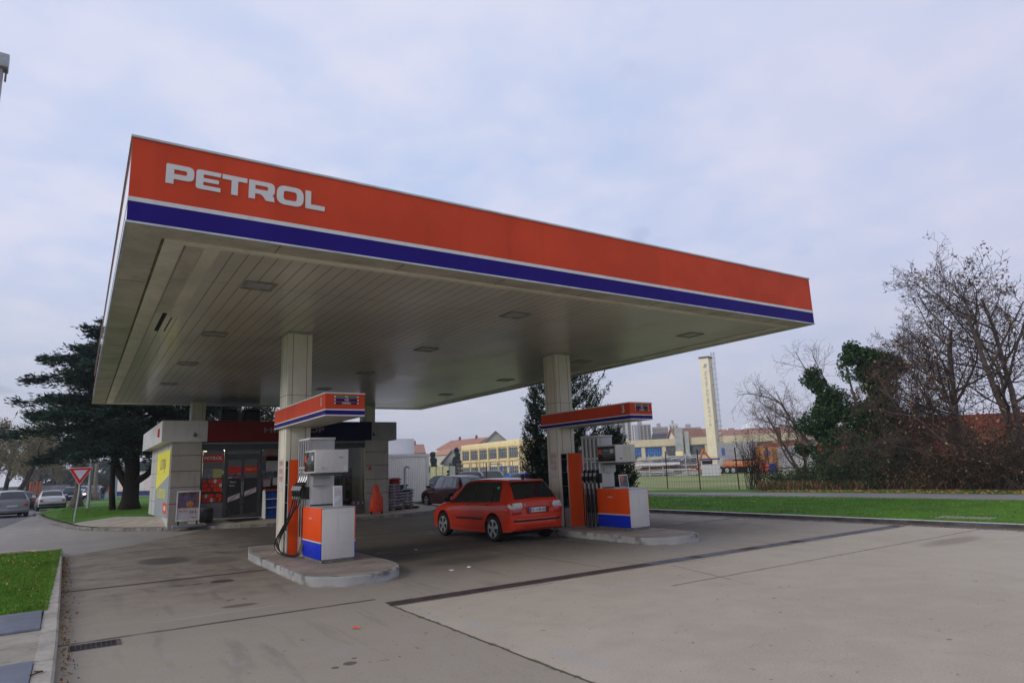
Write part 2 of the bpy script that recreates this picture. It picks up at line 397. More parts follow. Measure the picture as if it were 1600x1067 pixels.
PAVE = M('pavement_concrete', (0.36, 0.32, 0.26), 0.85, var=0.22, scale=1.4, bump=0.4, dirt=0.25)
KERB = M('kerb_concrete', (0.44, 0.40, 0.34), 0.85, var=0.3, scale=2.5, bump=0.5, dirt=0.35)
KERBD = M('kerb_concrete_dark', (0.13, 0.125, 0.13), 0.85, var=0.5, scale=2.0, bump=0.5, dirt=0.5)

# ------------------------------------------------------------------ ground, roads, lawns
def sheet(name, poly, z, mat, zs=None, label=None):
    b = MB(); zz = zs or [z]*len(poly)
    b.add([(p[0], p[1], h) for p, h in zip(poly, zz)], [tuple(range(len(poly)))])
    return setstruct(b.build(name, mat))
sheet('ground', [(-1500, -300), (2500, -300), (2500, 3000), (-1500, 3000)], -0.03, FIELD)
FC = [(-0.42, -14), (18.3, -14), (18.3, 14), (17.6, 17.0), (17.4, 21), (17.4, 33), (6, 33), (3, 24), (-0.4, 32), (-2.4, 45), (-3.2, 30), (-5.0, 13.9), (-0.65, 13.9), (-0.42, 12.5)]
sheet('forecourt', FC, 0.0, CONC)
sheet('entrance_lane', [(-5.2, 11.85), (-0.55, 11.95), (1.2, 13.8), (4.3, 19.1), (2.2, 21.5), (-0.3, 26), (-0.9, 31), (-2.4, 45.5), (-6, 30)], 0.004, ENTR)
sheet('road', [(-30, -60), (-5.2, -14), (-4.6, 14), (-3.15, 30), (-2.4, 45), (-1.75, 70), (-0.9, 83), (3.5, 115), (12, 200), (30, 420), (-6, 420), (-6, 200), (-6.2, 112), (-7.5, 100), (-12, 60), (-16, 20), (-40, -60)], 0.012, ROAD)
WHITEP = M('road_paint', (0.62, 0.62, 0.62), 0.7, var=0.35, scale=6)
mk = MB()
for (y0, y1, x0, x1) in ((24, 30, -6.5, -6.1), (40, 46, -5.6, -5.3), (54, 60, -4.75, -4.25), (68, 74, -3.6, -3.1), (82, 88, -2.4, -1.7), (98, 106, -1.0, 0.0)):
    mk.add([(x0, y0, 0.017), (x0+0.14, y0, 0.017), (x1+0.14, y1, 0.017), (x1, y1, 0.017)], [(0, 1, 2, 3)])
setstruct(mk.build('lane_marking', WHITEP))
sheet('cross_street', [(-8, 104), (-1.0, 88), (5, 90), (60, 70), (60, 76), (6, 112), (3.2, 113)], 0.016, ROAD)

def polyline_band(pts, width, z0, z1, side=1, profile=None):
    """closed strip of kerb stone following pts; returns MB"""
    b = MB(); n = len(pts); P = [Vector((p[0], p[1])) for p in pts]; off = []
    for i in range(n):
        t = (P[min(i+1, n-1)]-P[max(i-1, 0)]).normalized(); off.append(P[i]+Vector((-t.y, t.x))*width*side)
    zz1 = z1 if hasattr(z1, '__len__') else [z1]*n
    vs = []
    for i in range(n):
        o = P[i]; q = off[i]; z = zz1[i]; e = (q-o)*0.08
        vs += [(o.x, o.y, z0), (o.x+e.x*0.4, o.y+e.y*0.4, z-0.02), (o.x+e.x*2, o.y+e.y*2, z), (q.x, q.y, z), (q.x, q.y, z0)]
    fs = []
    for i in range(n-1):
        for k in range(4):
            f = (i*5+k, i*5+k+1, (i+1)*5+k+1, (i+1)*5+k); fs.append(f if side < 0 else f[::-1])
    fs += [(0, 1, 2, 3, 4), tuple((n-1)*5+k for k in (4, 3, 2, 1, 0))]
    b.add(vs, fs); return b
def densify(pts, step):
    out = [pts[0]]
    for a, c in zip(pts, pts[1:]):
        L = math.hypot(c[0]-a[0], c[1]-a[1]); k = max(1, int(L/step))
        for j in range(1, k+1): out.append((a[0]+(c[0]-a[0])*j/k, a[1]+(c[1]-a[1])*j/k))
    return out
def kerb_stones(name, pts, width, z1, side, mat, step=1.0, gap=0.012, zs=None):
    d = densify(pts, step); b = MB()
    for i in range(len(d)-1):
        a, c = Vector(d[i]), Vector(d[i+1]); t = (c-a).normalized()*gap
        h = z1+random.uniform(-0.004, 0.004) if zs is None else None
        hz = [h, h] if zs is None else [zs(d[i]), zs(d[i+1])]
        k = polyline_band([a+t, c-t], width+random.uniform(-0.004, 0.004), -0.02, hz, side); b.add(k.v, k.f)
    b2 = polyline_band(d, width-0.02, -0.02, [(z1 if zs is None else zs(p))-0.012 for p in d], side); b.add(b2.v, b2.f)
    return setstruct(b.build(name, mat))
# left lawn beside the camera
sheet('lawn_beside_kerb', [(-6, 2.25), (-0.56, 2.30), (-0.60, 6), (-0.66, 12.3), (-0.9, 13.2), (-6, 13.9)], 0.115, GRASS)
kerb_stones('kerb_beside_lawn', [(-0.30, -12), (-0.34, 0), (-0.38, 4), (-0.46, 11.0), (-0.60, 12.9), (-1.1, 13.8), (-6, 14.1)], 0.19, 0.125, 1, KERB, 0.98)
sheet('pavement_beside_kerb', [(-6, -12), (-0.50, -12), (-0.53, 0.9), (-6, 0.72)], 0.112, PAVE)
sheet('ground_edge', [(-30, -14), (-0.5, -14), (-0.5, 13.9), (-30, 13.9)], 0.02, FIELD)
# right lawn, path and verge
def m_kerb2():
    m = Mat('kerb_dark_face', 0.85, spec=0.2); x, y, z = m.xyz(); n = m.noise(1.5, 5).step(0.35, 0.65); f = m.noise(9, 4).step(0.4, 0.7)
    col = m.mix((0.05, 0.048, 0.055), (0.12, 0.12, 0.14), n); col = m.mix(col, (0.13, 0.11, 0.05), z.step(0.055, 0.02)*0.8); col = m.mix(col, (0.50, 0.47, 0.42), z.step(0.112, 0.122)); m.color(m.mix(col, (0.05, 0.045, 0.04), f*0.3)); return m.m
KERB2 = m_kerb2()
kerb_stones('kerb_by_right_lawn', [(18.62, -14), (18.42, -2.7), (18.3, 1.5), (18.2, 9.0), (18.05, 14), (17.6, 17.5), (17.45, 21), (17.4, 26), (17.5, 34)], 0.16, 0.13, -1, KERB2, 1.0)
gut = polyline_band([(18.28, -14), (18.08, -2.7), (17.98, 1.5), (17.88, 9.0), (17.74, 14), (17.3, 17.5)], 0.32, -0.02, 0.012, -1)
setstruct(gut.build('gutter', KERBD))
near_p = [(27.4, -25), (27.3, 0), (27.2, 6), (26.4, 12), (25.0, 17), (23.3, 22), (21, 29), (18, 38)]
far_p = [(30.6, -25), (30.6, 0), (30.5, 7), (29.9, 14), (28.8, 20), (27.4, 25), (25.2, 31), (22, 40)]
sheet('right_lawn', [(18.75, -25), (27.4, -25)] + near_p[1:] + [(17.6, 38), (17.55, 26), (17.62, 21), (17.8, 17.5), (18.2, 14), (18.36, 9), (18.46, 1.5), (18.58, -2.7)], 0.115, GRASS)
sheet('footpath', near_p+far_p[::-1], 0.119, PATHM)
sheet('verge_behind_path', far_p+[(26, 60), (140, 150), (160, 20), (80, -25)], 0.112, FIELD)
sheet('grass_edge', far_p+[(23, 41.5), (27.5, 32), (31.5, 20.5), (33.2, 14), (34.0, 7), (34.6, 0), (34.6, -25)], 0.117, GRASS)
# ------------------------------------------------------------------ shared station materials
def m_panel(name, c, var=0.1, rough=0.5, coat=0.0, streak=0.25, spec=0.08):
    m = Mat(name, rough, coat=coat, spec=spec); a = m.noise(0.8, 4).step(0.3, 0.7); s = m.noise(2.4, 4, stretch=(1.5, 1.5, 0.12), off=2).step(0.5, 0.8)
    col = m.mix(sc(c, 1-var), sc(c, 1+var*0.4), a); col = m.mix(col, sc(c, 0.72), s*streak); m.color(col)
    f = m.noise(6, 3); m.rough(f*0.2+(rough-0.1)); return m.m
ORANGE = m_panel('orange_enamel', (0.60, 0.066, 0.026), var=0.16, streak=0.4)
REDOR = m_panel('dispenser_orange', (0.80, 0.085, 0.012), rough=0.35)
BLUE = m_panel('navy_enamel', (0.020, 0.010, 0.17))
BLUE2 = m_panel('dispenser_blue', (0.008, 0.03, 0.50), rough=0.35)
WHITE = M('white_enamel', (0.62, 0.61, 0.60), 0.4, var=0.08, scale=2, dirt=0.12, coat=0.1)
LETTER = M('letter_grey_white', (0.60, 0.58, 0.57), 0.5, var=0.06)
TRIM = M('aluminium_trim', (0.48, 0.50, 0.49), 0.45, metal=0.3, var=0.25, scale=2)
GREYP = M('grey_panel', (0.55, 0.53, 0.51), 0.38, var=0.08, scale=1.5, dirt=0.12, coat=0.1)
GREYB = M('brushed_grey', (0.42, 0.42, 0.43), 0.4, metal=0.35, var=0.15, scale=2, dirt=0.2)
GREYD = M('dark_grey_metal', (0.10, 0.105, 0.11), 0.45, metal=0.2, var=0.2)
BLACK = M('black_plastic', (0.012, 0.012, 0.013), 0.4, var=0.3)
RUBBER = M('black_rubber', (0.010, 0.010, 0.011), 0.32, var=0.3)
GLASSD = M('dark_glass', (0.010, 0.012, 0.013), 0.06, var=0.2, spec=0.8)
CHROME = M('chrome', (0.35, 0.35, 0.35), 0.35, metal=1.0, var=0.1)
RUST = M('rust_brown', (0.10, 0.042, 0.025), 0.85, var=0.5, scale=6, bump=0.3)
def m_soffit():
    m = Mat('soffit_strips', 0.3, coat=0.12); x, y, z = m.xyz()
    wv = m.noise(0.6, 3)-0.5
    g = (((x-0.79)/0.223).mod(1.0)-0.5).abs().step(0.43, 0.475)
    cr = ((((y-7.1)/4.65).mod(1.0)-0.5).abs().step(0.4955, 0.4985))
    n = m.noise(0.35, 5); st = m.noise(1.0, 5, stretch=(1.5, 0.25, 1), off=3).step(0.5, 0.8); f = m.noise(14, 4).step(0.4, 0.75)
    col = m.mix((0.54, 0.49, 0.42), (0.64, 0.59, 0.51), n.step(0.35, 0.65)); col = m.mix(col, (0.27, 0.25, 0.22), st*0.40)
    panel = (((x-0.79)/0.223)*0.6180339+0.1); 
    col = m.mix(col, (0.08, 0.07, 0.06), g*0.7); col = m.mix(col, (0.10, 0.09, 0.08), cr*0.5); m.color(col)
    m.rough(0.28); m.bump(1.0-g, 0.4, 0.008); return m.m
SOFFIT = m_soffit()
SOFF2 = M('soffit_sheet', (0.50, 0.44, 0.36), 0.4, var=0.3, scale=1.3, dirt=0.0, coat=0.1)
SOFF3 = M('soffit_frame', (0.72, 0.66, 0.55), 0.45, var=0.2, scale=1.0)
COLM = M('column_cladding', (0.74, 0.69, 0.58), 0.4, var=0.1, scale=1.5, dirt=0.12, coat=0.1)
SEAM = M('seam_shadow_gap', (0.05, 0.048, 0.044), 0.8)

# ------------------------------------------------------------------ canopy
W, D, H, T = 15.614, 23.93, 5.27, 6.525
canopy = empty('station_canopy', (0, 0, 0), 0, 'large flat forecourt canopy with an orange and navy edge lettered PETROL', 'canopy')
b = MB().box(0.03, 0.03, 6.30, W-0.03, D-0.03, 6.42); b.build('roof_deck', GREYB, canopy)
def fascia_band(name, z0, z1, out, mat, side=None):
    o, i = -out, 0.035
    b = MB()
    for k, (x0, y0, x1, y1) in enumerate(((o, o, W-o, i), (o, D-i, W-o, D-o), (o, i, i, D-i), (W-i, i, W-o, D-i))): b.mat(1 if k > 1 else 0).box(x0, y0, z0, x1, y1, z1)
    return b.build(name, [mat, side or mat], canopy)
OSIDE = M('orange_gloss', (0.62, 0.08, 0.04), 0.16, coat=1.0, var=0.05); BSIDE = M('navy_gloss', (0.02, 0.01, 0.15), 0.16, coat=1.0, var=0.05)
fascia_band('orange_band', 5.642, 6.498, 0.0, ORANGE, OSIDE)
fascia_band('white_stripe', 5.580, 5.642, 0.004, WHITE)
fascia_band('navy_band', 5.300, 5.580, 0.0, BLUE, BSIDE)
fascia_band('bottom_trim', 5.272, 5.300, 0.012, TRIM)
fascia_band('top_trim', 6.498, 6.530, 0.018, TRIM)
for x in (3.05, 6.1, 9.15, 12.2, W-0.072): MB().box(x, -0.0015, 5.642, x+0.003, 0.01, 6.498).build('panel_joint', M('joint_brown', (0.36, 0.045, 0.025), 0.6), canopy)
b = MB(); ib = 0.47
for (x0, y0, x1, y1) in ((0, 0, W, ib), (0, D-ib, W, D), (0, ib, ib, D-ib), (W-ib, ib, W, D-ib)): b.box(max(x0, 0.03), max(y0, 0.03), 5.268, min(x1, W-0.03), min(y1, D-0.03), 5.285)
b.build('soffit_border', SOFF2, canopy)
b = MB()
GRV = M('groove_brown', (0.22, 0.17, 0.11), 0.8, var=0.6, scale=2.5); MB().box(W-0.53, 0.3, 5.2695, W-0.44, D-0.3, 5.284).build('soffit_groove', GRV, canopy); b.box(0.44, 0.3, 5.2695, 0.53, D-0.3, 5.284)
b.build('soffit_groove', M('groove_brown', (0.22, 0.17, 0.11), 0.8, var=0.6, scale=2.5), canopy)
b = MB()
for i in range(1, 11):
    y = D-i*2.1
    b.box(0.03, y, 5.2665, ib-0.03, y+0.012, 5.27); b.box(W-ib+0.03, y, 5.2665, W-0.03, y+0.012, 5.27)
for i in range(1, 8): b.box(i*2.0, 0.03, 5.2665, i*2.0+0.012, ib-0.03, 5.27)
b.box(0.462, 0.46, 5.2655, 0.472, D-0.46, 5.27); b.box(W-0.472, 0.46, 5.2655, W-0.462, D-0.46, 5.27)
b.build('soffit_joint', SEAM, canopy)
b = MB(); a0, a1 = 0.50, 0.76
for (x0, y0, x1, y1) in ((a0, 0.42, W-a0, 0.57), (a0, D-0.57, W-a0, D-0.42), (a0, 0.57, a1, D-0.57), (W-a1, 0.57, W-a0, D-0.57)): b.box(x0, y0, 5.243, x1, y1, 5.275)
b.build('soffit_frame', SOFF3, canopy, bev=0.006)
MB().box(0.76, 0.57, 5.275, W-0.76, D-0.57, 5.30).build('ceiling', SOFFIT, canopy)
SLOT = M('slot_black', (0.02, 0.02, 0.018), 0.9); MB().box(0.9, D-0.42, 5.255, W-0.6, D-0.36, 5.27).build('soffit_slot', SLOT, canopy); MB().box(W-0.42, 6.0, 5.255, W-0.36, D-0.5, 5.27).build('soffit_slot', SLOT, canopy)
MB().box(0.93, 5.2, 5.268, 1.01, 7.1, 5.2755).build('soffit_slot', SLOT, canopy); MB().box(1.12, 5.6, 5.268, 1.145, 7.1, 5.2755).build('soffit_slot', SLOT, canopy)
MB().box(0.80, 0.6, 5.262, 1.02, 5.15, 5.274).build('soffit_patch', SOFF2, canopy); MB().box(1.05, 0.6, 5.264, 1.27, 5.5, 5.274).build('soffit_patch', SOFF3, canopy)
# lettering
pl = M('petrol_white', (0.62, 0.60, 0.59), 0.5, var=0.05)
def glyph(kind):
    t = 0.088
    if kind == 'P': return 0.355, [rounded([(0, 0), (0.10, 0), (0.10, 0.075), (0.355, 0.075), (0.355, 0.29), (0, 0.29)], [0, 0, 0, 0.085, 0.085, 0.02]), rounded([(0.10, 0.15), (0.265, 0.15), (0.265, 0.218), (0.10, 0.218)], [0, 0.03, 0.03, 0])]
    if kind == 'E': return 0.325, [rounded([(0, 0), (0.325, 0), (0.325, 0.062), (0.095, 0.062), (0.095, 0.115), (0.30, 0.115), (0.30, 0.172), (0.095, 0.172), (0.095, 0.228), (0.325, 0.228), (0.325, 0.29), (0, 0.29)], [0.05, 0, 0, 0.015, 0.015, 0, 0, 0.015, 0.015, 0, 0, 0.05])]
    if kind == 'T': return 0.34, [[(0.125, 0), (0.215, 0), (0.215, 0.22), (0.34, 0.22), (0.34, 0.29), (0, 0.29), (0, 0.22), (0.125, 0.22)]]
    if kind == 'R': return 0.37, [rounded([(0, 0), (0.09, 0), (0.09, 0.088), (0.19, 0.088), (0.245, 0.0), (0.37, 0.0), (0.36, 0.075), (0.335, 0.095), (0.37, 0.13), (0.37, 0.29), (0, 0.29)], [0, 0, 0, 0.05, 0.0, 0, 0.02, 0.0, 0.05, 0.085, 0.02]), rounded([(0.09, 0.158), (0.275, 0.158), (0.275, 0.222), (0.09, 0.222)], [0, 0.03, 0.03, 0])]
    if kind == 'O': return 0.40, [rounded([(0, -0.005), (0.40, -0.005), (0.40, 0.295), (0, 0.295)], 0.13, 8), rounded([(0.10, 0.072), (0.30, 0.072), (0.30, 0.218), (0.10, 0.218)], 0.045, 5)]
    if kind == 'L': return 0.30, [[(0, 0), (0.30, 0), (0.30, 0.075), (0.085, 0.075), (0.085, 0.29), (0, 0.29)]]
for k, x in zip('PETROL', (0.425, 0.805, 1.150, 1.515, 1.915, 2.345)):
    wd, lp = glyph(k)
    o = curve_mesh(lp, 0.006, 'letter', pl, canopy, face_y(x, -0.006, 5.922)); o['label'] = 'pale letter %s of the word PETROL' % k
# recessed lamps in the soffit
LENS = M('lamp_lens', (0.40, 0.41, 0.42), 0.25, var=0.3, scale=9)
lamp0 = empty('soffit_lamp', (2.2, 2.35, 5.275), 0)
b = MB()
for (x0, y0, x1, y1) in ((-0.27, -0.27, 0.27, -0.22), (-0.27, 0.22, 0.27, 0.27), (-0.27, -0.22, -0.22, 0.22), (0.22, -0.22, 0.27, 0.22)): b.box(x0, y0, -0.022, x1, y1, 0.0)
b.build('frame', M('lamp_frame', (0.27, 0.25, 0.21), 0.5, var=0.4, scale=6), lamp0, bev=0.004)
MB().box(-0.22, -0.22, -0.007, 0.22, 0.22, -0.001).build('diffuser', LENS, lamp0)
MB().box(-0.22, -0.006, -0.011, 0.22, 0.006, -0.0075).build('tube_holder', GREYB, lamp0)
rown = ['nearest row', 'second row', 'third row', 'fourth row']; coln = ['left hand line', 'middle line', 'right hand line']
for i, (x, ys) in enumerate(((2.2, (2.35, 6.98, 11.62, 16.4)), (7.75, (2.35, 6.95, 11.75, 16.4)), (13.5, (2.35, 7.05, 11.8, 16.9)))):
    for j, y in enumerate(ys):
        o = lamp0 if (i, j) == (0, 0) else copy_tree(lamp0)
        o.location = (x, y, 5.275)
        tag(o, 'unlit square lamp in the canopy soffit, %s from the front, %s' % (rown[j], coln[i]), 'ceiling lamp', 'square lamps recessed in the canopy soffit')

# ------------------------------------------------------------------ columns
def column(x, y, z0, w_, d_, label, marks=False):
    t = empty('canopy_column', (x, y, z0), 0, label, 'column', 'columns carrying the canopy')
    h = 5.273-z0; zj = 3.75-z0
    MB().box(0, 0, 0, w_, d_, h).build('shaft', COLM, t, bev=0.012)
    b = MB()
    for sx in (0.11, w_-0.13): b.box(sx, -0.0025, 0.02, sx+0.010, 0.002, h-0.01)
    for sy in (0.11, d_-0.12): b.box(-0.0025, sy, 0.02, 0.002, sy+0.008, h-0.01)
    if zj > 0: b.box(-0.003, -0.003, zj, w_+0.003, d_+0.003, zj+0.008)
    b.build('cladding_joint', SEAM, t)
    MB().box(-0.012, -0.012, h-0.05, w_+0.012, d_+0.012, h-0.003).build('head_collar', GREYB, t, bev=0.004)
    if marks:
        RM = M('sticker_red', (0.52, 0.22, 0.20), 0.6); WM = M('sticker_white', (0.60, 0.56, 0.54), 0.5)
        s = MB().box(-0.004, 0.16, 1.36, 0.0, 0.50, 2.12); so_ = s.build('warning_sticker', WM, t)
        s = MB()
        for r_ in range(4):
            for c_ in range(2):
                cy, cz = 0.255+c_*0.15, 2.02-r_*0.175
                if r_ < 3:
                    ring = [(0.052*math.cos(a*math.pi/8), 0.052*math.sin(a*math.pi/8)) for a in range(17)]
                    s.tube([(-0.006, cy+p, cz+q) for p, q in ring], 0.008, 4, cap=False)
                    s.box(-0.0075, cy-0.03, cz-0.006, -0.004, cy+0.03, cz+0.006)
                s.box(-0.0065, cy-0.05, cz-0.082, -0.004, cy+0.05, cz-0.070)
        s.build('pictogram', RM, so_)
    return t
column(3.69, 6.05, 0.16, 0.57, 0.66, 'white clad canopy column standing on the pump island numbered 1', True)
column(11.63, 6.05, 0.16, 0.57, 0.62, 'white clad canopy column standing on the pump island numbered 3', True)
column(3.66, 21.9, 0.3, 0.57, 0.6, 'canopy column rising through the left end of the shop roof')
column(11.5, 21.9, 0.3, 0.60, 0.6, 'canopy column rising through the right end of the shop roof')

# ------------------------------------------------------------------ pump islands
ISL = M('island_concrete', (0.30, 0.25, 0.21), 0.9, var=0.3, scale=1.6, bump=0.5, dirt=0.25)
def m_kerbside():
    m = Mat('island_kerb', 0.85, spec=0.3); n = m.noise(1.3, 5); st = m.noise(5, 5, stretch=(1, 1, 0.3), off=7).step(0.46, 0.62); x, y, z = m.xyz()
    col = m.mix((0.27, 0.27, 0.265), (0.38, 0.375, 0.365), n.step(0.3, 0.7)); col = m.mix(col, (0.05, 0.045, 0.035), st*z.step(0.04, 0.15)*n.step(0.42, 0.58)*0.85)
    col = m.mix(col, (0.09, 0.08, 0.07), m.noise(2.1, 4, off=31).step(0.58, 0.7)*0.7)
    col = m.mix(col, (0.20, 0.15, 0.08), z.step(0.045, 0.0)*0.5*m.noise(3, 3).step(0.4, 0.6)); m.color(col); m.bump(m.noise(25, 4), 0.5, 0.01); return m.m
KSIDE = m_kerbside()
def island(dx, dy, label, tipk=1.0):
    t = empty('pump_island', (dx, dy, 0), 0, label, 'pump island', 'kerbed concrete pump islands')
    P = rounded([(3.16, 7.0), (3.13, 2.42), (3.22, 2.12), (3.62, 1.76), (4.06, 1.66), (4.44, 1.76), (4.74, 2.03), (4.95, 2.45), (5.04, 3.0), (5.06, 8.6), (3.48, 8.6)], [0.3, 0.1, 0.1, 0.15, 0.2, 0.2, 0.2, 0.25, 0.3, 0.1, 0.1], 4)
    P = [(x, y) for x, y in P]
    c = Vector((4.1, 5.2))
    Q = [tuple(Vector(p)+(c-Vector(p)).normalized()*0.14) for p in P]
    n = len(P); k = MB()
    cc = sum((P[i][0]*P[(i+1) % n][1]-P[(i+1) % n][0]*P[i][1]) for i in range(n))
    vs = [(p[0], p[1], -0.01) for p in P]+[(p[0], p[1], 0.145) for p in P]+[(p[0]*0.995+c.x*0.005, p[1]*0.995+c.y*0.005, 0.16) for p in P]+[(q[0], q[1], 0.16) for q in Q]
    for r_ in range(3):
        k.v = vs; 
        for i in range(n):
            j = (i+1) % n; f = (r_*n+i, r_*n+j, (r_+1)*n+j, (r_+1)*n+i); k.f.append(f if cc > 0 else f[::-1]); k.mi.append(0)
    k.build('kerb', KSIDE, t, smooth='angle')
    if cc < 0: Q = Q[::-1]
    MB().prism(Q, 0.05, 0.157).build('slab', ISL, t)
    s = MB()
    for y in (3.2, 5.5, 7.4): s.box(3.3, y, 0.156, 4.95, y+0.008, 0.159)
    s.build('slab_joint', M('joint_dark', (0.09, 0.07, 0.06), 0.9), t)
    return t
island(0, 0, 'concrete pump island under the sign box numbered 1')
island(7.72, -0.28, 'concrete pump island under the sign box numbered 3')

# ------------------------------------------------------------------ number boxes over the pumps
def number_box(x, y, num, label):
    t = empty('pump_number_box', (x, y, 2.99), 0, label, 'sign box', 'orange number boxes on the canopy columns')
    w_, d_, h = 0.79, 3.95, 0.455
    G = MB()
    # the box is built round the column shaft
    fx0, fx1, fy0, fy1 = 3.68-x, 4.27-x, 6.04-y, 6.72-y
    if num == '3': fx0, fx1, fy0 = 11.62-x, 12.21-x, 6.04-y
    top, bot = MB(), MB()
    for mb, z0, z1 in ((top, h-0.02, h-0.002), (bot, 0.002, 0.02)):
        mb.box(0.01, 0.01, z0, w_-0.01, fy0, z1)
        mb.box(0.01, fy0, z0, max(0.012, fx0), d_-0.01, z1); mb.box(fx1, fy0, z0, w_-0.01, d_-0.01, z1)
    top.build('lid', GREYB, t); bot.build('underside', SOFF2, t)
    def band(name, z0, z1, o, mat):
        b = MB(); b.box(-o, -o, z0, w_+o, 0.02, z1); b.box(-o, 0.02, z0, 0.02, d_, z1); b.box(w_-0.02, 0.02, z0, w_+o, d_, z1)
        return b.build(name, mat, t)
    band('orange_band', 0.135, 0.432, 0.0, ORANGE); band('white_stripe', 0.110, 0.135, 0.002, WHITE)
    band('navy_band', 0.024, 0.110, 0.0, BLUE); band('bottom_trim', 0.0, 0.024, 0.006, WHITE); band('top_trim', 0.432, 0.455, 0.008, WHITE)
    text_mesh(num, 0.27 if num == '3' else 0.25, 'number', LETTER, t, face_x(-0.003, 0.26, 0.285), extrude=0.002, bold=0.003)
    cols = [M('strip_green', (0.02, 0.20, 0.10), 0.4), BLUE, M('strip_black', (0.02, 0.018, 0.025), 0.4)]
    for i, (tx, m_) in enumerate(zip(('95', '100', 'DIESEL'), cols)):
        z = 0.372-i*0.062
        s = MB().box(0.17, -0.010, z-0.024, 0.66, -0.001, z+0.024).build('fuel_strip', m_, t, bev=0.004)
        text_mesh(tx, 0.048, 'lettering', LETTER, s, face_y(0.415, -0.0125, z), extrude=0.001, sx=1.3, bold=0.001)
        for cx in (0.185, 0.645): MB().lathe([(0.017, 0), (0.017, 0.004)], (cx, -0.0145, z), 12, 'y').build('arrow_spot', LETTER, s)
    return t
number_box(3.60, 2.85, '1', 'orange and navy sign box with the numeral 1, on the nearer column')
number_box(11.56, 2.87, '3', 'orange and navy sign box with the numeral 3, on the farther column')

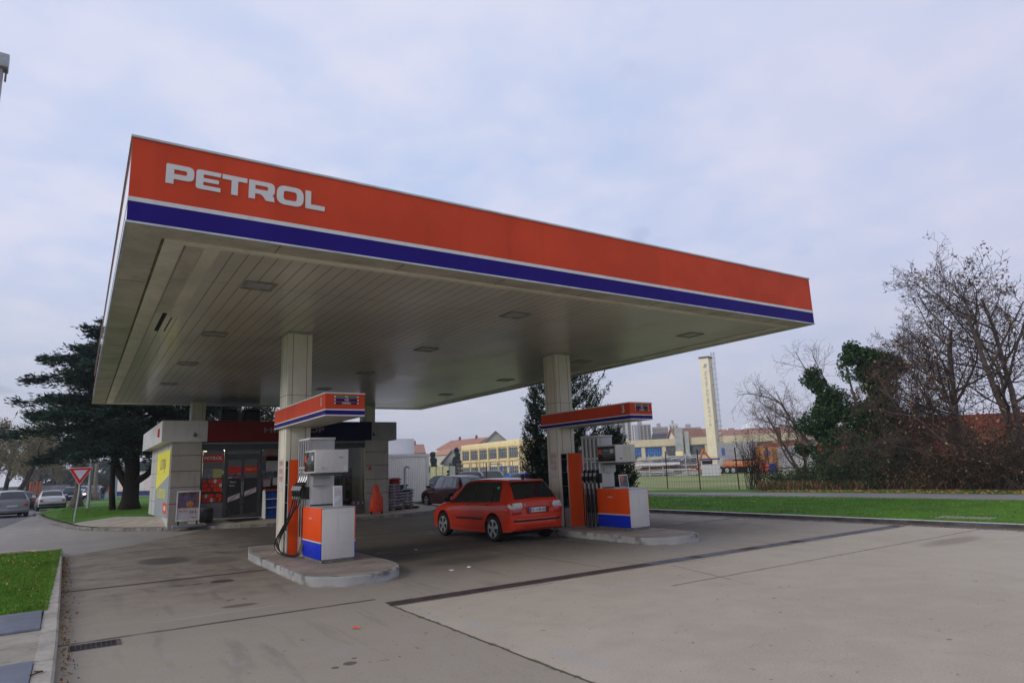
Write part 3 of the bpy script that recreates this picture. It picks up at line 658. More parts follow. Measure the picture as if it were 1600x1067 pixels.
# ------------------------------------------------------------------ fuel dispensers
SCREEN = M('display_black', (0.008, 0.009, 0.010), 0.15, var=0.2, spec=0.7)
LABELW = M('label_white', (0.55, 0.56, 0.54), 0.5)
LABELB = M('label_blue', (0.12, 0.30, 0.42), 0.5, var=0.4, scale=30)
def dispenser(x, y, k, label):
    t = empty('fuel_dispenser', (x, y, 0.16), 0, label, 'fuel pump', 'orange and blue fuel pumps')
    Lc = 1.30
    MB().box(0.03, 0.02, 0.0, 0.68, Lc, 0.07).build('plinth', M('plinth_grey', (0.16, 0.155, 0.145), 0.9, var=0.5, scale=8, bump=0.4), t)
    MB().box(0.022, 0.0, 0.065, 0.693, Lc, 1.045).build('cabinet', GREYP, t, bev=0.014)
    s = MB(); s.box(0.05, -0.0012, 0.955, 0.665, 0.002, 0.959); s.box(0.6, -0.0012, 0.10, 0.6025, 0.002, 0.955)
    s.build('panel_seam', GREYB, t)
    MB().box(0.015, 0.0, 1.046, 0.70, Lc, 1.068).build('worktop', GREYB, t, bev=0.006)
    for s, x0, x1 in ((0, 0.0, 0.021), (1, 0.694, 0.715)):
        o = MB().box(x0, 0.012, 0.405, x1, Lc-0.01, 1.062).build('orange_panel', REDOR, t, bev=0.009)
        MB().box(x0, 0.012, 0.378, x1, Lc-0.01, 0.4035).build('white_stripe', WHITE, t)
        MB().box(x0, 0.012, 0.06, x1, Lc-0.01, 0.3765).build('blue_panel', BLUE2, t, bev=0.009)
    text_mesh('PETROL', 0.040, 'lettering', LETTER, t, face_x(-0.003, 0.74, 0.84), extrude=0.001, sx=1.35, bold=0.0015)
    # hose tower at the back
    ty0, ty1 = 1.12, 1.92; th = 2.53
    MB().box(0.07, ty0, 0.0, 0.62-0.08*k, ty1, th-0.05).build('hose_tower', GREYB, t, bev=0.008)
    MB().box(0.055, ty0-0.015, th-0.048, 0.635-0.08*k, ty1+0.015, th).build('tower_cap', WHITE, t, bev=0.008)
    MB().box(0.10, ty0-0.006, 1.10, 0.59-0.08*k, ty0-0.001, 1.72).build('tower_door', GREYP, t, bev=0.003)
    MB().box(0.10, ty0-0.012, 1.072, 0.59-0.08*k, ty0-0.002, 1.096).build('door_sill', BLACK, t)
    # vertical hose guides on the left side
    for i in range(5):
        yy = ty0+0.03+i*0.175
        MB().box(0.030, yy-0.022, 1.05, 0.070, yy+0.022, th-0.06).build('hose_guide', WHITE if k else GREYB, t, bev=0.006)
    bk = MB()
    for i in range(4):
        yy = ty0+0.118+i*0.175; bk.box(0.066, yy-0.05, 0.4, 0.072, yy+0.05, th-0.1)
    bk.build('guide_recess', SCREEN, t)
    for i in range(4):
        yy = ty0+0.118+i*0.175
        s = MB().box(0.040, yy-0.055, 1.68, 0.064, yy+0.055, 1.93).build('price_label', SCREEN, t, bev=0.003)
        MB().box(0.036, yy-0.040, 1.86, 0.0395, yy+0.040, 1.92).build('grade_mark', LABELW, s)
        MB().box(0.036, yy-0.038, 1.77, 0.0395, yy+0.038, 1.83).build('grade_text', LABELW if i % 2 else LABELB, s)
        MB().box(0.036, yy-0.038, 1.70, 0.0395, yy+0.038, 1.75).build('octane_text', LABELB, s)
    MB().box(0.02, ty0-0.02, 1.22, 0.075, ty1-0.02, 1.48).build('nozzle_boot', BLACK, t, bev=0.015)
    for i in range(4):
        yy = ty0+0.10+i*0.175
        nz = MB()       # grip, guard and spout of the nozzle hanging in its boot
        nz.tube([(-0.10, yy, 1.28), (-0.10, yy-0.005, 1.38), (-0.055, yy-0.01, 1.50), (0.0, yy-0.01, 1.565)], [0.027, 0.036, 0.042, 0.034], 8)
        nz.tube([(-0.045, yy, 1.30), (-0.02, yy, 1.40), (0.0, yy, 1.50)], [0.012, 0.014, 0.014], 6)
        nz.build('nozzle', BLACK, t, smooth='angle')
        sp = MB().tube([(-0.015, yy-0.01, 1.55), (0.03, yy-0.012, 1.62), (0.045, yy-0.012, 1.70)], [0.017, 0.014, 0.012], 7).build('nozzle_spout', CHROME, t, smooth='angle')
        cf = MB().tube([(-0.112, yy, 1.40), (-0.075, yy, 1.485)], [0.038, 0.046], 8).build('nozzle_shroud', M('shroud_grey', (0.30, 0.30, 0.31), 0.4), t, smooth='angle')
        MB().tube([(-0.10, yy, 1.22), (-0.10, yy, 1.29)], [0.024, 0.026], 8).build('hose_collar', CHROME if i else M('collar_green', (0.05, 0.20, 0.08), 0.4), t, smooth='angle')
        if not k:    # long drooping hoses swinging back towards the column
            pts = []; y1 = ty0+0.55+i*0.15; low = -0.02+i*0.010; reach = 1.05-i*0.16
            kx = 1-0.10*((i*3) % 4); f_ = lambda a: 1.35+(a-1.35)*kx
            ctrl = [(-0.10, yy, 1.24), (-0.115, yy+0.02, 1.10), (-0.17, max(yy+0.05, f_(1.70)), 0.86), (-0.235, f_(2.20), 0.52), (-0.26, f_(2.58), 0.22+0.02*i), (-0.245, f_(2.38), 0.06+0.015*i), (-0.20, f_(1.75), 0.02+0.012*i), (-0.10, 1.28+0.05*i, 0.06), (-0.01, 1.20+0.06*i, 0.22), (0.05, 1.16+0.1*i, 0.5), (0.06, 1.16+0.1*i, 0.8)]
        else:        # on this pump the hoses hang straight down
            ctrl = [(-0.10, yy, 1.24), (-0.10, yy, 1.0), (-0.085, yy+0.02, 0.5), (-0.06, yy+0.05, 0.10), (-0.02, yy+0.085, 0.04), (0.03, yy+0.10, 0.10), (0.055, yy+0.10, 0.5), (0.06, yy+0.10, 0.9)]
        pts = []
        C_ = [Vector(c) for c in ctrl]; C_ = [C_[0]*2-C_[1]]+C_+[C_[-1]*2-C_[-2]]
        for a in range(1, len(C_)-2):
            p0, p1, p2, p3 = C_[a-1:a+3]
            for q in range(6):
                u = q/6; pts.append(0.5*((2*p1)+(p2-p0)*u+(2*p0-5*p1+4*p2-p3)*u*u+(3*p1-p0-3*p2+p3)*u**3))
        pts.append(C_[-2]); MB().tube(pts, 0.0145, 7).build('hose', RUBBER, t, smooth='angle')
    # display head
    bx0, bx1, by0, by1, z0, z1 = -0.045, 0.665, 0.34, 1.10, 1.76, 2.235
    hd = MB().box(bx0, by0, z0, bx1, by1, z1).build('display_head', GREYP, t, bev=0.012)
    MB().box(bx0-0.006, by0+0.035, z0+0.035, bx0-0.0005, by1-0.02, z1-0.035).build('display_screen', SCREEN, hd, bev=0.003)
    MB().box(bx0-0.009, by1-0.16, z0+0.24, bx0-0.0065, by1-0.06, z0+0.38).build('orange_sticker', REDOR, hd)
    MB().box(bx0-0.009, by0+0.10, z0+0.26, bx0-0.0065, by0+0.22, z0+0.36).build('white_sticker', LABELW, hd)
    MB().box(bx0-0.008, by0+0.28, z0+0.20, bx0-0.0065, by0+0.62, z0+0.30).build('readout', GREYD, hd)
    if not k:
        MB().box(bx0+0.03, by0-0.002, z0+0.03, bx0+0.115, by0+0.003, z0+0.14).build('inspection_label', LABELW, hd)
        MB().box(bx1-0.10, by0-0.002, z0+0.03, bx1-0.025, by0+0.003, z0+0.14).build('inspection_label', LABELW, hd)
        MB().lathe([(0.028, 0), (0.028, 0.01), (0.012, 0.014), (0.012, 0.02)], (bx0+0.175, by0-0.02, z0+0.10), 14, 'y').build('lock', CHROME, hd)
        e = MB()
        for (x0, zz0, x1, zz1) in ((0.16, 0.10, 0.163, 0.40), (0.46, 0.10, 0.463, 0.40), (0.16, 0.40, 0.463, 0.403), (0.16, 0.10, 0.463, 0.103)): e.box(bx0+x0, by0-0.0015, z0+zz0, bx0+x1, by0+0.002, z0+zz1)
        e.build('panel_seam', GREYB, hd)
        MB().box(bx0+0.50, by0-0.002, z0+0.30, bx0+0.60, by0+0.003, z0+0.315).build('rating_plate', GREYD, hd)
    else:
        MB().box(0.22, by0-0.004, z0+0.05, 0.50, by0+0.003, z1-0.05).build('notice_sheet', M('cream_paper', (0.52, 0.51, 0.42), 0.7), hd)
        MB().lathe([(0.02, 0), (0.02, 0.012)], (0.12, by0-0.014, z0+0.10), 12, 'y').build('lock', BLACK, hd)
    MB().box(0.10, by0+0.12, z0-0.06, 0.56, by1-0.02, z0+0.01).build('head_bracket', GREYD, t)
    b = MB(); b.box(0.12, ty0-0.12, 1.5, 0.50, ty0+0.02, z0-0.03); b.build('head_support', GREYB, t)
    return t
dispenser(3.835, 3.74, 0, 'orange and blue fuel pump on the nearer island, black hoses looping back towards its column')
dispenser(11.85, 3.45, 1, 'orange and blue fuel pump on the farther island, hoses hanging straight down')

# small framed cards on the pump cabinets
def card(x, y, z, w_, h, lean, label, mats, two):
    t = empty('card_stand', (x, y, z), 0.12, label, 'advert card')
    c = MB().box(0, 0, 0, w_, 0.022, h); o = c.build('frame', WHITE if not two else TRIM, t, bev=0.003)
    MB().box(0.025, -0.003, 0.03, w_-0.025, 0.0, h-0.03).build('picture', mats, t)
    MB().box(w_*0.4, 0.022, 0.0, w_*0.6, 0.09, 0.012).build('foot', WHITE, t)
    for o in kids(t): o.rotation_euler.x = -lean
    return t
def m_pict(name, a, c, d, s=6):
    m = Mat(name, 0.35); f = m.noise(s, 3).step(0.42, 0.55); g = m.noise(s*0.7, 2, off=3).step(0.5, 0.6); m.color(m.mix(m.mix(a, c, f), d, g)); return m.m
card(4.17, 4.02, 1.229, 0.20, 0.42, 0.05, 'white framed pale blue advert card on the nearer pump', m_pict('pale_picture', (0.22, 0.42, 0.55), (0.55, 0.58, 0.60), (0.50, 0.40, 0.40)), False)
card(12.03, 3.95, 1.229, 0.36, 0.36, 0.1, 'silver framed dark advert card on the farther pump', m_pict('dark_picture', (0.03, 0.03, 0.035), (0.05, 0.05, 0.06), (0.35, 0.10, 0.06), 8), True)

# service units between pump and column: an orange end panel and black shelves behind
def service_rack(x, y, label, other):
    t = empty('service_rack', (x, y, 0.16), 0, label, 'rack', 'orange service racks in front of the columns')
    MB().box(0.0, 0.0, 0.0, 0.56, 0.022, 2.08).build('orange_panel', REDOR, t, bev=0.005)
    MB().box(-0.018, -0.003, 0.0, -0.001, 0.024, 2.09).build('edge_trim', TRIM, t)
    MB().box(0.50, 0.024, 0.0, 0.56, 0.30, 2.06).build('side_panel', GREYD, t)
    MB().box(0.0, 0.300, 0.0, 0.56, 0.318, 2.07).build('back_panel', BLACK, t)
    MB().box(0.44, 0.026, 0.0, 0.498, 0.298, 2.06).build('liner', BLACK, t)
    s = MB()
    for z in (0.55, 1.12, 1.52, 1.9, 2.05): s.box(0.0, 0.026, z, 0.498, 0.30, z+0.018)
    s.build('shelf', GREYD, t)
    MB().box(0.01, 0.03, 0.0, 0.49, 0.29, 0.52).build('waste_bin', GREYP, t, bev=0.01)
    for i in range(5 if other else 3):
        z = (1.14, 1.54, 0.57, 1.14, 1.54)[i]; yy = 0.10+0.1*(i % 3)*0.7; cx = 0.12+0.12*(i//3)
        MB().lathe([(0.036, 0), (0.038, 0.02), (0.038, 0.15), (0.014, 0.19), (0.014, 0.22)], (cx, yy, z), 10).build('bottle', M('bottle_pale' if i % 2 else 'bottle_dark', (0.4, 0.42, 0.4) if i % 2 else (0.03, 0.05, 0.05), 0.3), t, smooth='angle')
    return t
service_rack(3.70, 5.72, 'orange ended black shelf rack beside the column of pump 1', False)
service_rack(11.66, 5.72, 'orange ended black shelf rack with bottles beside the column of pump 3', True)

# ------------------------------------------------------------------ drain channel, gully grate, small ground things
def drain():
    t = empty('drain_channel', (3.62, -0.05, 0), 0, 'long rusty slotted drain grate running across the forecourt', 'drain')
    IR = M('drain_iron', (0.085, 0.055, 0.05), 0.75, var=0.4, scale=3); L_ = 14.3
    e = MB(); e.box(0, -0.03, -0.05, L_, 0.0, 0.007); e.box(0, -0.36, -0.05, L_, -0.33, 0.007); e.build('edge_rail', M('rail_steel', (0.20, 0.17, 0.165), 0.6, var=0.3), t)
    MB().box(0, -0.33, -0.06, L_, -0.03, 0.002).build('channel', M('channel_black', (0.012, 0.011, 0.010), 0.9), t)
    b = MB(); x = 0.02
    while x < L_-0.03:
        b.box(x, -0.325, 0.0015, x+0.022, -0.035, 0.006); x += 0.055 if x < 6 else 0.05
    for yy in (-0.12, -0.24): b.box(0.0, yy, 0.0017, L_, yy+0.012, 0.0065)
    b.build('grate_bar', IR, t)
    p = MB()
    for (a, c) in ((5.2, 6.4), (6.6, 7.9), (8.4, 9.6), (10.0, 13.9)): p.box(a, -0.31, 0.0068, c, -0.05, 0.0085)
    p.build('silt_patch', M('silt_grey', (0.12, 0.12, 0.135), 0.9, var=0.4), t)
drain()
def grate(x0, y0, x1, y1):
    t = empty('gully_grate', ((x0+x1)/2, (y0+y1)/2, 0), 0, 'small iron gully grate in the lane near the left kerb', 'grate')
    a, c = (x1-x0)/2, (y1-y0)/2
    MB().box(-a, -c, -0.05, a, c, 0.003).build('pit', M('pit_black', (0.008, 0.008, 0.008), 0.9), t)
    f = MB()
    for (p, q, r_, s) in ((-a-0.02, -c-0.02, a+0.05, -c), (-a-0.02, c, a+0.05, c+0.02), (-a-0.02, -c, -a, c), (a, -c, a+0.05, c)): f.box(p, q, -0.02, r_, s, 0.006)
    f.build('frame', M('grate_frame', (0.12, 0.09, 0.08), 0.7, var=0.4), t)
    b = MB()
    for i in range(1, 6): b.box(-a, -c+i*2*c/6-0.009, 0.0, a, -c+i*2*c/6+0.009, 0.007)
    for i in range(1, 9): b.box(-a+i*2*a/9-0.006, -c, 0.0, -a+i*2*a/9+0.006, c, 0.0075)
    b.build('bar', M('grate_iron', (0.05, 0.045, 0.045), 0.6, var=0.4), t)
grate(-0.22, -0.13, 0.24, 0.17)
STEEL = M('steel_plate', (0.21, 0.225, 0.27), 0.55, metal=0.2, var=0.25, scale=1.3)
def hatch(name, pts, z, label, latch=False):
    t = empty(name, (pts[0][0], pts[0][1], z), 0, label, 'hatch cover')
    P = [(p[0]-pts[0][0], p[1]-pts[0][1]) for p in pts]
    MB().prism(P, 0.0, 0.03).build('plate', STEEL, t, bev=0.004)
    if latch:
        MB().tube([(1.49, 0.3, 0.02), (1.56, 0.3, 0.03), (1.60, 0.36, 0.035), (1.58, 0.5, 0.035), (1.50, 0.52, 0.02)], 0.008, 6).build('latch', RUST, t)
    return t
hatch('cellar_hatch', [(-3.0, 0.62), (-0.545, 0.88), (-0.575, 2.30), (-3.0, 2.2)], 0.113, 'grey steel cover plate at the edge of the small lawn')
hatch('cellar_hatch', [(-2.05, -5.0), (-0.52, -5.0), (-0.53, -0.98), (-2.05, -1.15)], 0.113, 'larger grey steel cover plate in the paving at the picture corner')
hl = MB().tube([(-0.55, -1.62, 0.135), (-0.47, -1.60, 0.15), (-0.44, -1.52, 0.14), (-0.50, -1.46, 0.135)], 0.008, 6)
tag(hl.build('padlock_hasp', RUST), 'rusty bent wire hasp lying on the kerb beside the steel plate', 'hasp')
tag(MB().box(0, 0, 0, 0.55, 1.3, 0.02).build('manhole_cover', M('mh_conc', (0.30, 0.28, 0.25), 0.9, var=0.3), loc=(19.4, -1.8, 0.116), rz=0.1), 'pale rectangular manhole cover set in the right lawn', 'manhole cover')
# litter
for (x, y, s, lab, c) in ((2.72, -1.35, 0.045, 'small crumpled orange wrapper lying on the lane', (0.7, 0.10, 0.05)), (5.75, 1.9, 0.06, 'white scrap of paper near the tip of the nearer island', (0.7, 0.7, 0.7)), (6.2, 2.0, 0.045, 'smaller white scrap of paper right of the paper by the island', (0.7, 0.7, 0.7)), (6.7, 5.5, 0.05, 'white paper scrap on the dark slab between the pumps', (0.6, 0.6, 0.6))):
    b = MB(); pts = [(s*math.cos(a)*random.uniform(0.6, 1.3), s*math.sin(a)*random.uniform(0.5, 1.2), random.uniform(0.004, 0.03)) for a in np.linspace(0, 6.28, 8)[:-1]]
    b.add(pts+[(0, 0, 0.035)], [(i, (i+1) % 7, 7) for i in range(7)])
    tag(b.build('litter_scrap', M('litter%.2f' % c[1], c, 0.6), loc=(x, y, 0.001)), lab, 'litter')
# ------------------------------------------------------------------ pavement in front of the shop, lawn behind
Kp = [(-2.4, 45.3), (-1.7, 37), (-0.96, 30.8), (-0.5, 27.6), (-0.16, 25.1), (0.49, 22.9), (1.53, 21.2), (2.72, 19.7), (3.6, 19.1), (4.4, 18.6), (5.2, 18.05), (6.1, 17.7), (9.0, 17.5), (11.9, 17.35), (13.4, 17.9), (14.6, 19.4), (15.3, 21.4), (15.6, 24.0), (15.9, 26.5)]
kerb_stones('pavement_kerb', Kp, 0.17, 0.12, -1, M('kerb_weathered', (0.22, 0.21, 0.20), 0.9, var=0.45, scale=3, bump=0.5, dirt=0.5), 0.95)
YEL = M('faded_yellow_line', (0.40, 0.31, 0.09), 0.8, var=0.4, scale=4, dirt=0.5)
yk = polyline_band([(4.6, 18.42), (5.2, 18.03), (6.1, 17.68), (9.0, 17.48), (11.0, 17.38)], 0.10, 0.115, 0.127, -1); setstruct(yk.build('yellow_kerb_line', YEL))
def inner(p, i):     # a strip point 0.16 inside the kerb
    return p
outer = [(-0.35, 27.6), (0.0, 25.15), (0.63, 23.0), (1.64, 21.33), (2.82, 19.86), (3.68, 19.26), (4.5, 18.75), (5.3, 18.2), (6.15, 17.86), (9.0, 17.66), (11.85, 17.51), (13.3, 18.05), (14.45, 19.5), (15.13, 21.45), (15.43, 24.0), (15.73, 26.5)]
inn = [(1.4, 26.8), (1.9, 25.9), (2.3, 25.0), (2.6, 23.5), (2.73, 21.5), (3.2, 19.5), (4.4, 19.42), (5.3, 19.42), (6.2, 19.42), (9.0, 19.42), (11.77, 19.42), (12.2, 20.5), (12.4, 21.5), (12.6, 22.5), (12.8, 24.0), (13.0, 26.5)]
iz = [0.33, 0.34, 0.36, 0.38, 0.40, 0.40, 0.35, 0.32, 0.29, 0.20, 0.105, 0.10, 0.10, 0.10, 0.10, 0.10]
b = MB(); n = len(outer)
mids = [((a[0]+c[0])/2, (a[1]+c[1])/2) for a, c in zip(outer, inn)]
b.add([(p[0], p[1], 0.117) for p in outer]+[(p[0], p[1], 0.117+(z-0.117)*0.55) for p, z in zip(mids, iz)]+[(p[0], p[1], z) for p, z in zip(inn, iz)],
      [(i+r_*n, i+1+r_*n, i+1+(r_+1)*n, i+(r_+1)*n) for r_ in range(2) for i in range(n-1)])
b.add([(13.0, 26.5, 0.10), (12.8, 24, 0.10), (12.6, 22.5, 0.1), (12.4, 21.5, 0.1), (12.2, 20.5, 0.1), (11.77, 19.42, 0.105), (9, 19.42, 0.2), (9.0, 30, 0.1), (13, 30, 0.1)], [tuple(range(9))[::-1]])
b.add([(13.0, 26.5, 0.10), (15.73, 26.5, 0.117), (15.8, 30, 0.117), (13, 30, 0.10)], [(0, 1, 2, 3)])
setstruct(b.build('shop_pavement', PAVE, smooth=True))
def padz(x): return 0.41-(x-2.73)*(0.31/9.04)
# lawn to the left of the shop
b = MB()
L0 = [(-2.22, 45.3, 0.12), (-1.53, 37, 0.12), (-0.79, 30.8, 0.12), (-0.35, 27.6, 0.117)]
L1 = [(0.2, 46, 0.32), (0.6, 38, 0.30), (0.9, 32, 0.30), (1.4, 26.8, 0.335)]
L2 = [(9, 62, 0.32), (9, 44, 0.33), (9, 36, 0.33), (2.9, 27.9, 0.345)]
L3 = [(2.6, 23.5, 0.385), (3.2, 27.7, 0.35)]
v = L0+L1+L2; b.add(v, [(i+4*r_, i+1+4*r_, i+1+4*(r_+1), i+4*(r_+1)) for r_ in range(2) for i in range(3)])
b.add([(1.4, 26.8, 0.335), (1.9, 25.9, 0.345), (2.3, 25.0, 0.365), (2.6, 23.5, 0.385), (2.9, 27.9, 0.345)], [(0, 1, 2, 3, 4)])
b.add([(-2.3, 45.3, 0.12), (0.2, 46, 0.32), (9, 62, 0.32), (0.5, 62, 0.2), (-1.4, 58, 0.12)], [(0, 1, 2, 3, 4)])
b.add([(0.5, 62, 0.2), (9, 62, 0.32), (30, 70, 0.2), (5, 89, 0.1), (-0.6, 84, 0.05), (-1.4, 58, 0.12)], [(0, 1, 2, 3, 4, 5)])
setstruct(b.build('lawn_by_shop', GRASS, smooth=True))
sheet('lawn_path', [(-1.5, 56.5), (1, 57.5), (9, 55), (30, 50), (30, 52), (9, 57), (1, 59.5), (-1.5, 58.5)], 0, PATHM, zs=[0.15, 0.27, 0.33, 0.34, 0.34, 0.33, 0.27, 0.15])

# ------------------------------------------------------------------ shop building
FRONT = 19.40
CLAD = M('shop_cladding', (0.37, 0.34, 0.295), 0.55, var=0.12, scale=1.2, dirt=0.18)
CLADL = M('shop_side_cladding', (0.50, 0.49, 0.48), 0.55, var=0.1, scale=1.2, dirt=0.15)
FRAME = M('shop_frame', (0.075, 0.08, 0.085), 0.6, var=0.2, spec=0.15)
def m_glass():
    m = Mat('shop_glass', 0.03); m.color((0.02, 0.022, 0.024)); b_ = m.b
    nt_ = m.nt; tr = nt_.nodes.new('ShaderNodeBsdfTransparent'); gl = nt_.nodes.new('ShaderNodeBsdfGlossy'); gl.inputs['Roughness'].default_value = 0.02
    gl.inputs['Color'].default_value = (0.9, 0.95, 1, 1); tr.inputs['Color'].default_value = (0.62, 0.66, 0.66, 1)
    fr = nt_.nodes.new('ShaderNodeFresnel'); fr.inputs['IOR'].default_value = 1.28; mx = nt_.nodes.new('ShaderNodeMixShader')
    nt_.links.new(fr.outputs[0], mx.inputs[0]); nt_.links.new(tr.outputs[0], mx.inputs[1]); nt_.links.new(gl.outputs[0], mx.inputs[2])
    nt_.links.new(mx.outputs[0], nt_.nodes['Material Output'].inputs['Surface']); return m.m
SGLASS = m_glass()
shop = empty('shop_building', (0, 0, 0), 0, 'low flat roofed petrol station shop with a red and navy sign band', 'shop')
XL, XR, YB = 2.73, 11.77, 27.7; Z3 = 3.40
MB().box(XL, FRONT, 0.02, 3.80, FRONT+0.3, Z3).build('front_pillar', CLAD, shop); MB().box(10.65, FRONT, 0.02, XR, FRONT+0.3, Z3).build('front_pillar', CLAD, shop)
b = MB(); b.box(XL, FRONT+0.3, 0.02, XL+0.2, YB, Z3); b.box(XR-0.2, FRONT+0.3, 0.02, XR, YB, Z3); b.box(XL+0.2, YB-0.2, 0.02, XR-0.2, YB, Z3); b.build('wall', CLADL, shop)
b = MB()
for z in (0.98, 1.60, 2.22, 2.83): b.box(XL-0.002, FRONT-0.003, z, 3.80, FRONT+0.002, z+0.022); b.box(10.65, FRONT-0.003, z, XR+0.002, FRONT+0.002, z+0.022)
for z in (0.98, 1.60, 2.22, 2.83): b.box(XL-0.003, FRONT+0.02, z, XL+0.002, YB, z+0.014)
for y in (20.6, 25.0, 26.3): b.box(XL-0.003, y, 0.3, XL+0.002, y+0.014, Z3)
b.build('cladding_joint', SEAM, shop)
MB().box(XL+0.2, FRONT+0.3, 0.30, XR-0.2, YB-0.2, 0.32).build('floor', M('shop_floor', (0.20, 0.19, 0.18), 0.4), shop)
MB().box(XL+0.2, FRONT+0.05, 3.28, XR-0.2, YB-0.2, 3.33).build('ceiling', M('shop_ceiling', (0.30, 0.30, 0.30), 0.8), shop)
# sign band and roof
fo = 0.39
MB().box(XL-fo+0.05, FRONT+0.05, 3.40, XR+fo-0.05, 28.3, 4.12).build('roof', GREYD, shop)
def segf(name, x0, x1, mat): return MB().box(x0, FRONT-0.045, 3.375, x1, FRONT+0.049, 4.21).build(name, mat, shop)
segf('grey_band', XL-fo, 3.965, GREYP); segf('grey_band', 10.93, XR+fo, M('band_grey_dark', (0.27, 0.265, 0.26), 0.5, dirt=0.1))
redb = segf('red_sign', 3.97, 7.20, M('sign_band_red', (0.17, 0.012, 0.008), 0.5, spec=0.1)); blub = segf('navy_sign', 7.203, 10.925, M('sign_band_navy', (0.006, 0.006, 0.04), 0.5, spec=0.1))
MB().box(3.945, FRONT-0.055, 3.37, 3.975, FRONT-0.044, 4.215).build('band_trim', TRIM, shop)
MB().box(XL-fo, FRONT+0.05, 3.375, XL-fo+0.049, 28.35, 4.21).build('side_band', M('side_white', (0.60, 0.59, 0.60), 0.45, dirt=0.08), shop)
MB().box(XR+fo-0.049, FRONT+0.05, 3.375, XR+fo, 28.35, 4.21).build('side_band', CLAD, shop)
MB().box(XL-fo+0.05, FRONT+0.05, 3.378, XL-0.002, 28.3, 3.398).build('eaves_soffit', SOFF2, shop)
SL = M('sign_letters_grey', (0.22, 0.17, 0.19), 0.5)
text_mesh('HIP', 0.30, 'lettering', SL, redb, face_y(6.53, FRONT-0.052, 3.83), extrude=0.004, sx=1.75, bold=0.008)
text_mesh('HOP', 0.30, 'lettering', SL, blub, face_y(8.18, FRONT-0.052, 3.83), extrude=0.004, sx=1.75, bold=0.008)
# red alarm box and small cctv cameras on the band
MB().box(XL-fo-0.06, 20.25, 3.62, XL-fo, 20.5, 3.95).build('alarm_box', M('alarm_red', (0.60, 0.06, 0.02), 0.4), shop, bev=0.015)
for cx in (3.50, 11.0):
    c = MB().tube([(cx, FRONT-0.05, 3.72), (cx, FRONT-0.13, 3.68)], 0.03, 8); c.lathe([(0.0, -0.07), (0.05, -0.05), (0.065, 0.0), (0.065, 0.05)], (cx, FRONT-0.14, 3.62), 10)
    c.build('dome_camera', GREYD, shop, smooth='angle')
# glazing
MB().box(3.80, FRONT+0.10, 3.05, 10.65, FRONT+0.16, 3.398).build('glazing_head', FRAME, shop)
bays = [(3.80, 4.70, 'w'), (4.72, 6.08, 'd'), (6.10, 8.10, 'w'), (8.12, 9.66, 'w'), (9.68, 10.65, 'w')]
SILL = M('sill_panel', (0.15, 0.15, 0.16), 0.5, var=0.15)
for (x0, x1, k) in bays:
    zb = padz((x0+x1)/2)-0.03
    MB().box(x0-0.04, FRONT+0.06, zb, x0+0.05, FRONT+0.18, 3.06).build('mullion', FRAME, shop)
    if k == 'w':
        MB().box(x0+0.05, FRONT+0.09, zb, x1, FRONT+0.15, zb+0.62 if x0 < 9 else zb+0.1).build('sill_panel', SILL, shop)
        MB().box(x0+0.05, FRONT+0.11, zb+(0.62 if x0 < 9 else 0.1), x1-0.04, FRONT+0.118, 3.05).build('window_pane', SGLASS, shop)
    else:
        xm = (x0+x1)/2
        MB().box(x0+0.05, FRONT+0.08, 2.72, x1-0.04, FRONT+0.16, 2.86).build('transom', FRAME, shop)
        MB().box(x0+0.05, FRONT+0.11, 2.86, x1-0.04, FRONT+0.118, 3.05).build('window_pane', SGLASS, shop)
        for (a, c, s) in ((x0+0.05, xm-0.004, 1), (xm+0.004, x1-0.04, -1)):
            f = MB(); f.box(a, FRONT+0.07, zb+0.03, a+0.05, FRONT+0.11, 2.72); f.box(c-0.05, FRONT+0.07, zb+0.03, c, FRONT+0.11, 2.72)
            f.box(a+0.05, FRONT+0.07, zb+0.03, c-0.05, FRONT+0.11, zb+0.13); f.box(a+0.05, FRONT+0.07, 2.64, c-0.05, FRONT+0.11, 2.72)
            dr = f.build('door', FRAME, shop)
            MB().box(a+0.05, FRONT+0.085, zb+0.13, c-0.05, FRONT+0.092, 2.64).build('pane', SGLASS, dr)
            hx = c-0.025 if s > 0 else a+0.025
            MB().tube([(hx, FRONT+0.03, 1.2), (hx, FRONT+0.03, 1.75)], 0.012, 6).build('handle', CHROME, dr)
            pb = MB().box(a+0.08, FRONT+0.062, 0.52, c-0.08, FRONT+0.068, 1.88).build('door_poster', M('poster_black', (0.02, 0.017, 0.02), 0.4), dr)
            q = MB(); h0 = 0.93 if s > 0 else 1.14; q.extr([(a+0.09, h0), (c-0.09, h0+0.16), (c-0.09, h0+0.36), (a+0.09, h0+0.20)], 'xz', FRONT+0.056, FRONT+0.061); q.build('poster_flash', M('flash_grey', (0.50, 0.46, 0.47), 0.5), dr)
            q = MB(); q.extr([(a+0.12, h0+0.02), (a+0.16, h0+0.03), (c-0.14, h0+0.33), (c-0.18, h0+0.33)], 'xz', FRONT+0.051, FRONT+0.055); q.build('poster_stroke', M('stroke_red', (0.35, 0.05, 0.05), 0.5), dr)
            MB().box(a+0.06, FRONT+0.058, 2.08, c-0.06, FRONT+0.064, 2.36).build('door_banner', M('banner_red', (0.50, 0.025, 0.015), 0.45), dr)
        
